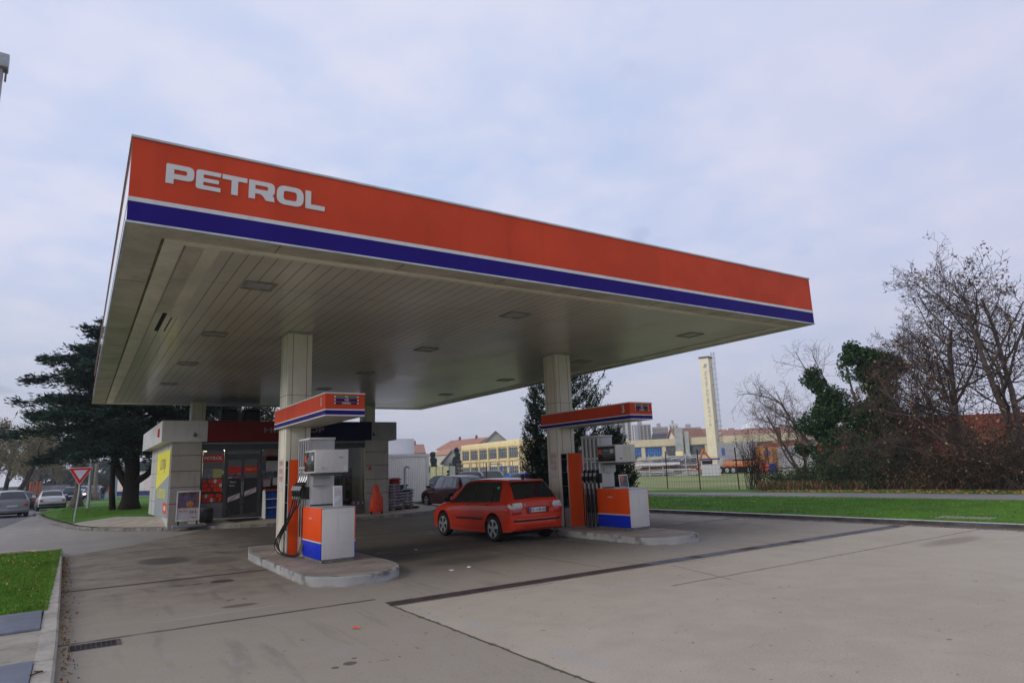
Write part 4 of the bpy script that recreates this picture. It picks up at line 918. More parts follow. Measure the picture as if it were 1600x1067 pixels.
PRED = M('poster_red', (0.52, 0.022, 0.018), 0.45, var=0.1)
def poster(x0, z0, x1, z1, mat, name='window_poster', y=FRONT+0.10, par=None): return MB().box(x0, y, z0, x1, y+0.006, z1).build(name, mat, par or shop)
text_mesh('PARTY', 0.15, 'lettering', M('letter_orange', (0.75, 0.25, 0.06), 0.5), shop, face_y(5.72, FRONT+0.055, 2.22), extrude=0.001, sx=0.9, bold=0.004)
text_mesh('Pijete', 0.11, 'lettering', LETTER, shop, face_y(5.03, FRONT+0.054, 1.74), extrude=0.001); text_mesh('kavu', 0.11, 'lettering', LETTER, shop, face_y(5.00, FRONT+0.054, 1.60), extrude=0.001)
ps = poster(3.87, 2.56, 4.66, 2.86, PRED, 'red_sign_strip')
text_mesh('PETROL', 0.17, 'lettering', LETTER, ps, face_y(4.26, FRONT+0.098, 2.71), extrude=0.001, sx=1.15, bold=0.004)
# coloured stock seen on the shelves behind the first window
def stock(x0, x1, y, z0, z1, rows, cols, pal, name='shelf_unit'):
    t = MB().box(x0-0.03, y, z0-0.1, x1+0.03, y+0.35, z1+0.05).build(name, GREYD, shop)
    for r_ in range(rows):
        zb = z0+(z1-z0)*r_/rows; hh = (z1-z0)/rows*0.78
        m = MB(); 
        mats = [M('stock_'+p[0], p[1], 0.5, var=0.5, scale=14) for p in pal]
        for c_ in range(cols):
            xx = x0+(x1-x0)*c_/cols; w_ = (x1-x0)/cols*0.86
            m.mat(random.choices(range(len(pal)), [p[2] for p in pal])[0]); m.box(xx, y-0.12, zb, xx+w_, y-0.005, zb+hh*random.uniform(0.75, 1))
        m.build('goods_row', mats, t)
    return t
RED3 = [('red', (0.55, 0.03, 0.015), 6), ('darkred', (0.30, 0.02, 0.015), 3), ('white', (0.5, 0.5, 0.5), 1)]
MIX3 = [('red', (0.55, 0.03, 0.015), 4), ('yellow', (0.50, 0.45, 0.12), 1), ('grey', (0.25, 0.27, 0.33), 2), ('black', (0.02, 0.02, 0.02), 4), ('blue', (0.03, 0.08, 0.35), 2), ('white', (0.45, 0.45, 0.45), 2)]
stock(3.90, 4.62, FRONT+0.33, 1.05, 1.90, 5, 7, RED3)
for r_ in range(5):      # rows of small red cards stuck on the window
    m = MB(); zc = (1.80, 1.63, 1.46, 1.22, 1.06)[r_]
    for c_ in range(7):
        m.mat(1 if (r_*7+c_) % 9 == 4 else (2 if (r_*5+c_) % 6 == 1 else 0)).box(3.90+c_*0.105, FRONT+0.098, zc-0.07, 3.995+c_*0.105, FRONT+0.104, zc+0.075)
    m.build('card_row', [M('card_red', (0.72, 0.045, 0.015), 0.5, var=0.3, scale=20, spec=0.1), M('card_white', (0.5, 0.5, 0.5), 0.5), M('card_dark', (0.22, 0.02, 0.015), 0.5)], shop)
poster(3.93, 1.93, 4.25, 2.28, M('poster_greyblue', (0.20, 0.21, 0.26), 0.5, var=0.5, scale=12)); poster(4.27, 1.93, 4.60, 2.28, M('poster_yellow', (0.42, 0.40, 0.13), 0.5, var=0.4, scale=14))
stock(4.95, 5.9, FRONT+2.2, 0.8, 2.3, 6, 14, MIX3); stock(6.3, 7.9, FRONT+1.2, 0.9, 2.5, 7, 22, MIX3); stock(8.3, 9.5, FRONT+0.9, 0.7, 2.4, 6, 14, MIX3); stock(9.75, 10.5, FRONT+1.4, 0.5, 2.1, 5, 10, MIX3)
for (x0, z0, x1, z1, c) in ((6.32, 2.12, 6.95, 2.75, (0.34, 0.33, 0.34)), (6.22, 1.50, 6.52, 1.80, (0.40, 0.28, 0.28)), (6.62, 1.54, 7.1, 1.85, (0.50, 0.42, 0.42)), (6.20, 2.55, 6.9, 2.80, (0.25, 0.05, 0.05)), (7.2, 2.0, 7.9, 2.7, (0.30, 0.30, 0.32))):
    p = poster(x0, z0, x1, z1, M('poster_%d' % int(c[1]*1000), c, 0.5, var=0.3, scale=5), y=FRONT+0.095)
text_mesh('Jana', 0.17, 'lettering', PRED, shop, face_y(6.5, FRONT+0.085, 2.93), extrude=0.001, bold=0.004)
for x in (4.02, 6.22, 8.9):     # two lit ceiling spots, and a third added to light the stock
    MB().lathe([(0.055, -0.02), (0.06, 0.0)], (x, FRONT+0.6, 3.02 if x < 8 else 3.2), 12).build('ceiling_spot', M('spot_lit', (1.0, 0.85, 0.62), 0.4, emit=6.0), shop)
    pl_ = bpy.data.lights.new('stock_fill_light', 'POINT'); pl_.energy = 34 if x < 8 else 10; pl_.color = (1.0, 0.86, 0.68); pl_.shadow_soft_size = 0.08; po = bpy.data.objects.new('stock_fill_light', pl_); COL.objects.link(po); po.location = (x+0.4, FRONT+1.7, 3.08)  # added point light, set behind the discs so the shelf stock shows
# notices on the right pillar
MB().box(10.80, FRONT-0.006, 2.02, 10.93, FRONT-0.001, 2.17).build('notice', PRED, shop)
# side wall advert
ad = MB().extr([(19.60, 0.47), (24.65, 0.36), (24.65, 3.12), (19.60, 3.12)], 'yz', XL-0.022, XL-0.004).build('advert_panel', M('advert_grey', (0.30, 0.34, 0.36), 0.45, dirt=0.1), shop)
MB().extr([(19.66, 2.10), (24.60, 1.50), (24.60, 3.10), (19.66, 3.10)], 'yz', XL-0.027, XL-0.0225).build('yellow_field', M('advert_yellow', (0.78, 0.72, 0.07), 0.45), ad)
text_mesh('LUTRIJA', 0.62, 'lettering', GREYD, ad, face_x(XL-0.029, 22.0, 2.55), extrude=0.001)
text_mesh('KLADIONICA', 0.55, 'lettering', M('advert_yellow', (0.60, 0.58, 0.06)), ad, face_x(XL-0.025, 22.2, 1.35), extrude=0.001, bold=0.01)
MB().box(XL-0.028, 19.85, 0.62, XL-0.0225, 21.2, 1.02).build('orange_square', REDOR, ad)
MB().box(XL-0.031, 20.2, 0.72, XL-0.0285, 20.85, 0.90).build('white_mark', LETTER, ad)
# roof equipment
for (x0, x1, lab) in ((5.15, 5.85, 'black box unit on the shop roof, left of the flue'), (6.20, 6.90, 'black box unit on the shop roof, right of the flue')):
    t = empty('roof_vent', (x0, 23.6, 4.12), 0, lab, 'roof unit', 'black units on the shop roof')
    MB().box(0, 0, 0, x1-x0, 0.8, 1.0).build('casing', BLACK, t, bev=0.02)
    g = MB(); [g.box(0.05, -0.012, 0.12+0.11*i, x1-x0-0.05, -0.001, 0.16+0.11*i) for i in range(7)]; g.build('louvre', GREYD, t)
t = empty('roof_flue', (6.02, 23.9, 4.12), 0, 'pale metal flue pipe between the two black roof units', 'flue')
MB().lathe([(0.09, 0), (0.09, 0.75), (0.07, 0.75), (0.07, 0.95)], n=12).build('pipe', TRIM, t, smooth='angle'); MB().lathe([(0.12, 0.95), (0.02, 1.08)], n=12).build('cowl', TRIM, t)
tag(MB().box(0, 0, 0, 1.25, 0.75, 0.012).build('door_mat', M('mat_black', (0.02, 0.02, 0.02), 0.95), loc=(4.75, 18.58, padz(5.4)-0.045)), 'black door mat on the pavement before the shop door', 'mat')

# ------------------------------------------------------------------ things standing outside the shop
def pvz(x, y):
    zi = padz(min(max(x, 3.2), 11.77)); ye = 17.66 if x > 6 else 17.66+(6-x)*0.5
    f = min(1, max(0, (y-ye)/(19.42-ye))); g = 1.1*f if f < 0.5 else 0.55+0.9*(f-0.5)
    return 0.117+(zi-0.117)*g
t = empty('pavement_sign', (2.93, 18.75, pvz(3.3, 18.8)), -0.04, 'white framed pavement sign with a food poster, by the left shop pillar', 'sign')
b = MB(); b.box(-0.12, -0.22, 0, 0.98, 0.30, 0.10); b.build('base', M('base_grey', (0.17, 0.18, 0.20), 0.7), t, bev=0.03)
b = MB(); b.box(0.06, -0.01, 0.10, 0.12, 0.05, 0.24); b.box(0.70, -0.01, 0.10, 0.76, 0.05, 0.24); b.build('spring_foot', BLACK, t)
b = MB(); b.box(0, 0, 0.24, 0.045, 0.06, 1.36); b.box(0.775, 0, 0.24, 0.82, 0.06, 1.36); b.box(0.045, 0, 1.31, 0.775, 0.06, 1.36); b.box(0.045, 0, 0.24, 0.775, 0.06, 0.28); b.build('frame', WHITE, t, bev=0.004)
MB().box(0.045, 0.012, 0.28, 0.775, 0.05, 0.72).build('lower_poster', M('poster_white', (0.50, 0.47, 0.50), 0.5), t)
MB().box(0.045, 0.012, 0.721, 0.775, 0.05, 1.31).build('upper_poster', m_pict('food_picture', (0.03, 0.02, 0.03), (0.20, 0.07, 0.04), (0.10, 0.07, 0.16), 3.5), t)
f = MB().lathe([(0.0, -0.02), (0.13, -0.018), (0.13, 0.0)], (0.46, 0.012, 0.86), 16, 'y'); f.build('bread_roll', M('bread', (0.45, 0.20, 0.07), 0.6, var=0.4, scale=8), t)
f = MB().lathe([(0.0, -0.018), (0.15, -0.016), (0.15, 0.0)], (0.36, 0.012, 1.05), 16, 'y'); f.build('cup', M('cup_lilac', (0.12, 0.10, 0.20), 0.5, var=0.4, scale=8), t)
text_mesh('Hip Hop', 0.085, 'lettering', PRED, t, face_y(0.24, 0.009, 0.62), extrude=0.001); text_mesh('PETROL', 0.05, 'lettering', PRED, t, face_y(0.62, 0.009, 0.36), extrude=0.001, bold=0.002)
text_mesh('1+1', 0.16, 'lettering', M('ink', (0.10, 0.02, 0.03), 0.5), t, face_y(0.58, 0.009, 0.56), extrude=0.001, bold=0.004)
t = empty('round_bin', (4.02, 18.98, pvz(4.0, 19.0)), 0, 'squat black round bin beside the pavement sign', 'bin')
MB().lathe([(0.22, 0), (0.25, 0.06), (0.25, 0.44), (0.22, 0.50)], n=20).build('drum', BLACK, t, smooth='angle'); MB().lathe([(0.23, 0.50), (0.20, 0.56), (0.05, 0.58)], n=20).build('lid', GREYD, t, smooth='angle')
# blue and white crate rack against the window
def bottle_rack(x, y, w_, label, side=1):
    t = empty('bottle_rack', (x, y, pvz(x+0.3, y)), 0, label, 'rack', 'display racks outside the shop')
    P = rounded([(0, 0.0), (0.55, 0.0), (0.55, 1.10), (0.30, 1.16), (0.12, 1.05), (0.02, 0.5)], [0, 0, 0.05, 0.1, 0.3, 0.3])
    for xx in (0, w_-0.03): MB().extr(P, 'yz', xx, xx+0.03).build('side_panel', WHITE, t)
    MB().box(0.03, 0.06, 0.02, w_-0.03, 0.5, 0.14).build('base', M('rack_blue', (0.01, 0.05, 0.28), 0.5), t)
    MB().box(0.03, 0.5, 0.14, w_-0.03, 0.54, 1.08).build('back', M('rack_blue', (0.01, 0.05, 0.28), 0.5), t)
    MB().box(0.02, 0.1, 1.10, w_-0.02, 0.54, 1.16).build('top', M('rack_top_red', (0.28, 0.06, 0.04), 0.5), t)
    for z in (0.42, 0.76):
        MB().box(0.03, 0.08, z, w_-0.03, 0.5, z+0.03).build('shelf', WHITE, t)
    for z in (0.15, 0.46, 0.80):
        m = MB()
        for i in range(int((w_-0.1)/0.11)): m.lathe([(0.042, 0), (0.045, 0.02), (0.045, 0.17), (0.02, 0.22), (0.02, 0.25)], (0.09+i*0.11, 0.22, z), 8)
        m.build('canister', M('canister_blue', (0.01, 0.09, 0.45), 0.35, var=0.4, scale=12), t)
    return t
bottle_rack(6.16, 18.70, 1.25, 'white sided rack of blue canisters outside the window left of the nearer column')
bottle_rack(8.55, 18.72, 0.75, 'curved white display rack seen right of the nearer pump head')
# orange covered hand cart, heaps of sacks on pallets
def sack(mb, cx, cy, z, lx, ly, h, rz, seed):
    rnd = random.Random(seed); n1, n2 = 8, 6; vs = []; fs = []
    for s in (0, 1):
        for i in range(n1+1):
            for j in range(n2+1):
                u = i/n1*2-1; v = j/n2*2-1; e = (1-abs(u)**3.5)*(1-abs(v)**3.5)
                zz = h*(0.5+(0.5 if s else -0.5)*max(0.0, e)**0.45)+rnd.uniform(-0.006, 0.006)
                x = u*lx/2*(1-0.04*v*v); y = v*ly/2*(1-0.06*u*u)
                vs.append((cx+x*math.cos(rz)-y*math.sin(rz), cy+x*math.sin(rz)+y*math.cos(rz), z+zz))
    o = (n1+1)*(n2+1)
    for i in range(n1):
        for j in range(n2):
            a = i*(n2+1)+j; q = (a, a+n2+1, a+n2+2, a+1); fs.append(tuple(o+k for k in q)); fs.append(q[::-1])
    mb.add(vs, fs)
def m_sack(name, base, mark):
    m = Mat(name, 0.5); x, y, z = m.xyz(); n = m.noise(5, 3).step(0.45, 0.6); col = m.mix(base, mark, n); m.color(m.mix(col, sc(base, 0.6), m.noise(12, 3).step(0.4, 0.7)*0.5)); return m.m
SK = [m_sack('sack_white_red', (0.42, 0.40, 0.42), (0.30, 0.12, 0.16)), m_sack('sack_white_violet', (0.45, 0.44, 0.47), (0.22, 0.20, 0.33)), m_sack('sack_red', (0.42, 0.03, 0.03), (0.30, 0.03, 0.03)), m_sack('sack_green', (0.05, 0.10, 0.05), (0.30, 0.33, 0.30))]
WOOD = M('pallet_wood', (0.22, 0.14, 0.08), 0.85, var=0.35, scale=5)
def pallet(x, y, w_, d_, label, rz=0.0):
    t = empty('pallet', (x, y, 0.105), rz, label, 'pallet', 'wooden pallets by the right shop pillar')
    b = MB(); [b.box(0, d_*i/5, 0.10, w_, d_*i/5+0.11, 0.122) for i in range(5)]; b.build('deck_board', WOOD, t)
    b = MB(); [b.box(w_*i/2*0.92, 0, 0, w_*i/2*0.92+0.08, d_*0.98, 0.098) for i in range(3)]; b.build('bearer', WOOD, t)
    return t
pallet(11.70, 20.15, 1.15, 0.9, 'wooden pallet under the tall heap of red and white sacks')
pallet(13.02, 20.6, 0.85, 0.75, 'wooden pallet under the lower heap of white sacks')
def heap(x, y, nlay, cols, label, cat='sack'):
    k = 0
    for L_ in range(nlay):
        for c_ in range(cols):
            m = MB(); sack(m, 0, 0, 0, 0.60, 0.42, 0.155, random.uniform(-0.1, 0.1), L_*7+c_)
            mat = SK[(L_+c_) % 2]
            if nlay > 9 and L_ >= nlay-2: mat = SK[2]
            if nlay < 9 and L_ == nlay-1: mat = SK[3]
            pos = ['bottom', 'second', 'third', 'fourth', 'fifth', 'sixth', 'seventh', 'eighth', 'ninth', 'tenth', 'eleventh', 'twelfth'][L_]
            if L_ == nlay-1: pos = 'topmost'
            side = '' if cols == 1 else (' left hand' if c_ == 0 else ' right hand')
            o = m.build('sack', mat, smooth=True, loc=(x+c_*0.57+random.uniform(-0.03, 0.03), y+random.uniform(-0.03, 0.03), 0.228+L_*0.138))
            tag(o, '%s%s sack in %s' % (pos, side, label), cat, 'sacks heaped on the pallets')
heap(11.98, 20.55, 10, 2, 'the tall heap by the right shop pillar'); heap(13.4, 20.95, 6, 1, 'the lower heap beside the vent pipe')
t = empty('covered_cart', (10.72, 18.25, pvz(10.7, 18.25)), 0, 'hand cart under a crumpled orange cover in front of the sacks', 'cart')
def rag(prof, n, amp, seed, z0=0):
    rnd = random.Random(seed); vs = []; fs = []; ph = [rnd.uniform(0, 6) for _ in range(6)]
    for i, (r_, z, ox) in enumerate(prof):
        for k in range(n):
            th = 2*math.pi*k/n; rr = r_*(1+amp*math.sin(th*5+ph[0]+z*3)+amp*0.7*math.sin(th*9+ph[1]-z*5)+rnd.uniform(-0.02, 0.02)); vs.append((ox+rr*math.cos(th), rr*math.sin(th)*0.8, z))
    for i in range(len(prof)-1):
        for k in range(n): fs.append((i*n+k, i*n+(k+1) % n, (i+1)*n+(k+1) % n, (i+1)*n+k))
    fs.append(tuple((len(prof)-1)*n+k for k in range(n))); m = MB(); m.add(vs, fs); return m
ORC = M('cover_orange', (0.62, 0.06, 0.02), 0.5, var=0.25, scale=6, bump=0.4)
rag([(0.24, 0.07, 0), (0.30, 0.18, 0), (0.30, 0.45, 0.0), (0.27, 0.68, 0.02), (0.19, 0.82, 0.02), (0.16, 0.90, 0.0), (0.15, 1.05, -0.01), (0.11, 1.2, -0.02), (0.03, 1.26, -0.02)], 28, 0.06, 3).build('cover', ORC, t, smooth=True)
for sx in (-0.24, 0.24): MB().lathe([(0.08, -0.025), (0.09, -0.02), (0.09, 0.02), (0.08, 0.025)], (sx, -0.05, 0.09), 14, 'x').build('wheel', RUBBER, t)
t = empty('wheelie_bin', (14.85, 25.6, 0.11), 0.2, 'dark green wheeled bin behind the sacks', 'bin')
MB().add([(-0.32, -0.3, 0.06), (0.32, -0.3, 0.06), (0.32, 0.3, 0.06), (-0.32, 0.3, 0.06), (-0.42, -0.4, 1.0), (0.42, -0.4, 1.0), (0.42, 0.4, 1.0), (-0.42, 0.4, 1.0)], [(3, 2, 1, 0), (4, 5, 6, 7), (0, 1, 5, 4), (1, 2, 6, 5), (2, 3, 7, 6), (3, 0, 4, 7)]).build('tub', M('bin_green', (0.012, 0.05, 0.03), 0.5), t, bev=0.02)
MB().box(-0.46, -0.46, 1.0, 0.46, 0.46, 1.08).build('lid', M('bin_green', (0.012, 0.05, 0.03)), t, bev=0.03)
for sx in (-0.3, 0.3): MB().lathe([(0.1, -0.03), (0.1, 0.03)], (sx, 0.3, 0.10), 12, 'x').build('wheel', RUBBER, t)
t = empty('vent_pipe', (14.0, 22.6, 0.10), 0, 'pale vent pipe with a hooked top in front of the white container', 'pipe')
pts = [(0, 0, 0), (0, 0, 1.9)]+[(0.13-0.13*math.cos(a), 0, 1.9+0.15*math.sin(a)) for a in np.linspace(0.2, 2.7, 9)]
MB().tube(pts, 0.055, 10).build('pipe', M('pipe_pale', (0.52, 0.56, 0.62), 0.35), t, smooth='angle'); MB().lathe([(0.10, 0), (0.10, 0.02)], n=12).build('flange', TRIM, t)
# the goods standing in the dark doorway on the right
t = empty('goods_basket', (9.85, 18.9, pvz(9.9, 18.9)), 0, 'low basket of red and white packets by the right window', 'basket')
MB().box(0, 0, 0, 0.55, 0.35, 0.42).build('basket', GREYD, t); m = MB()
for i in range(8): m.mat(i % 3).box(0.03+0.065*i, 0.04, 0.42, 0.085+0.065*i, 0.3, 0.50+0.03*(i % 3))
m.build('packet', [M('stock_red', (0.55, 0.03, 0.015)), M('stock_white', (0.45,)*3), M('stock_blue', (0.03, 0.08, 0.35))], t)

# ------------------------------------------------------------------ white containers right of the shop
CORR = M('container_white', (0.88, 0.85, 0.80), 0.5, var=0.05, scale=1, dirt=0.06); CFR = M('container_frame', (0.70, 0.70, 0.70), 0.45, var=0.06)
def container(x0, x1, y0, y1, z0, z1, mat, fr, label, name='site_container', pitch=0.12, ribs=True):
    t = empty(name, ((x0+x1)/2, (y0+y1)/2, z0), 0, label, 'container'); cx, cy, h = (x1-x0)/2, (y1-y0)/2, z1-z0
    P = []; x = -cx+0.12; k = 0
    m = MB(); x = -cx+0.15
    while x < cx-0.15-pitch:
        m.add([(x, -cy+0.02, 0.12), (x+pitch*0.35, -cy+0.02, 0.12), (x+pitch*0.5, -cy+0.045, 0.12), (x+pitch*0.85, -cy+0.045, 0.12), (x+pitch, -cy+0.02, 0.12),
               (x, -cy+0.02, h-0.16), (x+pitch*0.35, -cy+0.02, h-0.16), (x+pitch*0.5, -cy+0.045, h-0.16), (x+pitch*0.85, -cy+0.045, h-0.16), (x+pitch, -cy+0.02, h-0.16)],
              [(0, 1, 6, 5), (1, 2, 7, 6), (2, 3, 8, 7), (3, 4, 9, 8)]); x += pitch
    m.box(-cx+0.02, -cy+0.06, 0.1, cx-0.02, cy-0.02, h-0.05); m.build('wall', mat, t)
    f = MB()
    for sx in (-1, 1):
        for sy in (-1, 1): f.box(*(sorted((sx*cx, sx*(cx-0.16)))[0], sorted((sy*cy, sy*(cy-0.16)))[0], 0, sorted((sx*cx, sx*(cx-0.16)))[1], sorted((sy*cy, sy*(cy-0.16)))[1], h))
    f.build('corner_post', fr, t)
    f = MB(); f.box(-cx+0.16, -cy, h-0.17, cx-0.16, -cy+0.1, h-0.003); f.box(-cx+0.16, -cy, 0, cx-0.16, -cy+0.1, 0.13); f.box(-cx+0.01, -cy+0.1, h-0.06, cx-0.01, cy-0.01, h-0.004); f.build('frame_rail', fr, t)
    return t
container(13.2, 17.55, 27.0, 29.4, 0.1, 2.93, CORR, CFR, 'pale grey corrugated site container right of the shop')
tag(MB().box(0, 0, 0, 3.45, 3, 3.98).build('switch_cabin', M('cabin_white', (0.70, 0.70, 0.71), 0.5, var=0.05), loc=(14.3, 29.5, 0.0), bev=0.02), 'taller plain white cabin behind the grey container', 'cabin')
gr = sheet('grass_by_container', [(16.0, 26.5), (17.45, 26), (17.5, 34), (16.0, 30)], 0.12, GRASS)
# ------------------------------------------------------------------ vehicles
def cr(p0, p1, p2, p3, u):
    return 0.5*((2*p1)+(p2-p0)*u+(2*p0-5*p1+4*p2-p3)*u*u+(3*p1-p0-3*p2+p3)*u**3)
class Body:
    """car shell: stations along x (rear to front), each a half section from sill to roof centre"""
    def __init__(s, st):
        s.st = np.array(st, float); s.xs = s.st[:, 0]
    def params(s, x):
        xs = s.xs; i = int(np.clip(np.searchsorted(xs, x)-1, 0, len(xs)-2)); u = (x-xs[i])/(xs[i+1]-xs[i])
        S = s.st; a, b, c, d = S[max(i-1, 0)], S[i], S[i+1], S[min(i+2, len(xs)-1)]
        m1 = (c-a)/max(xs[min(i+1, len(xs)-1)]-xs[max(i-1, 0)], 1e-6)*(xs[i+1]-xs[i]); m2 = (d-b)/max(xs[min(i+2, len(xs)-1)]-xs[i], 1e-6)*(xs[i+1]-xs[i])
        u2, u3 = u*u, u*u*u
        return (2*u3-3*u2+1)*b+(u3-2*u2+u)*m1*0.8+(-2*u3+3*u2)*c+(u3-u2)*m2*0.8
    def ctrl(s, x):
        _, zb, zbelt, zt, wm, wb, wt = s.params(x); h = zt-zbelt
        return np.array([(0, zb), (wm*0.86, zb), (wm*0.965, zb+0.05), (wm*0.992, zb+0.22), (wm, zb+(zbelt-zb)*0.55), (wm*0.992, zbelt-0.10), (wb, zbelt),
                         (wb+(wt-wb)*0.5, zbelt+h*0.46), (wt, zbelt+h*0.90), (wt*0.86, zbelt+h*0.985), (wt*0.45, zt+0.012), (0, zt+0.018)])
    def P(s, x, t):       # t in control index units
        c = s.ctrl(x); i = int(min(max(math.floor(t), 0), len(c)-2)); u = t-i
        p = cr(c[max(i-1, 0)], c[i], c[i+1], c[min(i+2, len(c)-1)], u) if 1 <= i else c[i]+(c[i+1]-c[i])*u
        return np.array([x, p[0], p[1]])
    def shell(s, nx=64):
        xs = np.unique(np.concatenate([np.linspace(s.xs[0], s.xs[-1], nx), s.xs])); ts = [0, 0.5, 1, 1.5, 2, 2.5, 3, 3.5, 4, 4.5, 5, 5.5, 6, 6.33, 6.66, 7, 7.33, 7.66, 8, 8.33, 8.66, 9, 9.5, 10, 10.5, 11]
        m = MB(); ring = []
        for x in xs:
            half = [s.P(x, t) for t in ts]
            ring.append([tuple(p) for p in half]+[(p[0], -p[1], p[2]) for p in half[-2:0:-1]])
        n = len(ring[0]); vs = [p for r_ in ring for p in r_]
        fs = [(i*n+k, (i+1)*n+k, (i+1)*n+(k+1) % n, i*n+(k+1) % n) for i in range(len(ring)-1) for k in range(n)]
        fs += [tuple(range(n)), tuple((len(ring)-1)*n+k for k in range(n-1, -1, -1))]
        m.add(vs, fs); return m
    def patch(s, x0b, x1b, x0t, x1t, tb, tt, side, off=0.006, n=8, thick=0.0):
        """panel lying on the side (side=+-1) or, for side=0, across the roof line"""
        m = MB(); vs = []
        sides = [side] if side else [1]
        for i in range(n+1):
            for j in range(n+1):
                v = j/n; u = i/n; x = (x0b+(x1b-x0b)*u)*(1-v)+(x0t+(x1t-x0t)*u)*v; t = tb+(tt-tb)*v
                p = s.P(x, t); e = 1e-3
                du = s.P(x+e, t)-p; dv = s.P(x, min(t+e*10, 11))-p if t < 10.99 else p-s.P(x, t-e*10)
                nn = np.cross(du, dv); nn /= np.linalg.norm(nn)+1e-12
                if nn[1] < 0 and t < 9: nn = -nn
                q = p+nn*off; vs.append((q[0], q[1]*sides[0], q[2]))
        fs = [(i*(n+1)+j, (i+1)*(n+1)+j, (i+1)*(n+1)+j+1, i*(n+1)+j+1) for i in range(n) for j in range(n)]
        if side > 0: fs = [f[::-1] for f in fs]
        m.add(vs, fs); return m
    def screen(s, xb, xt, tb, off=0.006, n=10, tedge=8.05):
        """wind or rear screen on the top surface between two stations, pillar to pillar"""
        m = MB(); vs = []; rows = n
        for i in range(n+1):
            x = xb+(xt-xb)*i/n
            for j in range(-rows, rows+1):
                t = 11-(11-(tb+(tedge-tb)*i/n))*abs(j)/rows; p = s.P(x, t); sg = 1 if j >= 0 else -1
                e = 2e-3; a = s.P(x+e, t); dz = np.array([a[0]-p[0], 0, a[2]-p[2]]); nn = np.array([-dz[2], 0, dz[0]]); nn /= np.linalg.norm(nn)+1e-12
                if nn[2] < 0: nn = -nn
                q = p+nn*off; vs.append((q[0], q[1]*sg, q[2]))
        k = 2*rows+1; fs = [(i*k+j, i*k+j+1, (i+1)*k+j+1, (i+1)*k+j) for i in range(n) for j in range(k-1)]
        if xt > xb: fs = [f[::-1] for f in fs]
        m.add(vs, fs); return m
def cut_arches(obj, axles, r_, halfw):
    for ax in axles:
        for sy in (-1, 1):
            c = MB().lathe([(r_, -0.32), (r_, 0.32)], (ax, sy*halfw, r_*0.86), 32, 'y').build('cutter', [])
            md = obj.modifiers.new('arch', 'BOOLEAN'); md.object = c; md.operation = 'DIFFERENCE'; md.solver = 'EXACT'
            bpy.context.view_layer.update()
            me = bpy.data.meshes.new_from_object(obj.evaluated_get(bpy.context.evaluated_depsgraph_get()))
            obj.modifiers.clear(); 
            if len(me.polygons) > 50: obj.data = me
            bpy.data.objects.remove(c)
def car_paint(name, c, rough=0.45, coat=0.6):
    m = Mat(name, rough, coat=coat, spec=0.1); n = m.noise(1.2, 4).step(0.3, 0.7); x, y, z = m.xyz()
    col = m.mix(sc(c, 0.93), c, n); col = m.mix(col, sc((0.10, 0.085, 0.07), 1), z.step(0.42, 0.16)*m.noise(4, 4).step(0.35, 0.7)*0.45); m.color(col); return m.m
TYRE = M('tyre_rubber', (0.014, 0.014, 0.014), 0.75, var=0.3, bump=0.2)
ALLOY = M('alloy_wheel', (0.42, 0.43, 0.44), 0.3, metal=0.7, var=0.1); CARGL = M('car_glass', (0.010, 0.014, 0.014), 0.03, var=0.2, spec=0.9)
TRIMB = M('trim_black', (0.015, 0.015, 0.017), 0.55, var=0.3); LAMPR = M('lamp_red', (0.40, 0.012, 0.008), 0.15, var=0.2, spec=0.8); LAMPC = M('lamp_clear', (0.52, 0.50, 0.50), 0.12, var=0.3, scale=20, spec=0.8)
PLATE = M('plate_white', (0.62, 0.63, 0.66), 0.4, var=0.04); INK = M('plate_ink', (0.02, 0.02, 0.03), 0.5); EUB = M('plate_blue', (0.02, 0.05, 0.35), 0.4)
UNDER = M('underbody_black', (0.008, 0.008, 0.008), 0.9)
def wheel(par, x, y, r_, wd, side, spokes=5, fancy=True):
    prof = [(r_*0.66, -wd/2), (r_*0.93, -wd/2), (r_*0.99, -wd/2+0.025), (r_, -wd/4), (r_, wd/4), (r_*0.99, wd/2-0.025), (r_*0.93, wd/2), (r_*0.66, wd/2)]
    t = MB().lathe(prof, (x, y, r_), 32, 'y').build('wheel', TYRE, par, smooth='angle')
    m = MB(); o = y+side*(wd/2-0.015)
    m.lathe([(r_*0.70, 0.0), (r_*0.70, 0.012*1)], (x, o-0.004, r_), 28, 'y'); m.mat(1)
    for k in range(spokes):
        a = 2*math.pi*k/spokes+0.3; ca, sa = math.cos(a), math.sin(a)
        for w0, w1, off in ((0.050, 0.075, 0),):
            pts = []
            for rr, ww in ((0.05, w0*0.7), (r_*0.40, w0*0.62), (r_*0.66, w1)):
                for sg in (-1, 1): pts.append((x+ca*rr-sa*ww*sg, r_+sa*rr+ca*ww*sg))
            P = [pts[0], pts[2], pts[4], pts[5], pts[3], pts[1]]
            y0, y1 = (o, o+side*0.016); m.extr(P if side > 0 else P, 'xz', min(y0, y1), max(y0, y1))
    rim = []
    for k in range(29): a = 2*math.pi*k/28; rim.append((x+r_*0.665*math.cos(a), o+side*0.010, r_+r_*0.665*math.sin(a)))
    m.tube(rim, 0.013, 6, cap=False); m.lathe([(0.055, 0), (0.05, 0.022)] if side > 0 else [(0.05, -0.022), (0.055, 0)], (x, o, r_), 14, 'y')
    m.build('rim', [TRIMB, ALLOY], t)
    return t
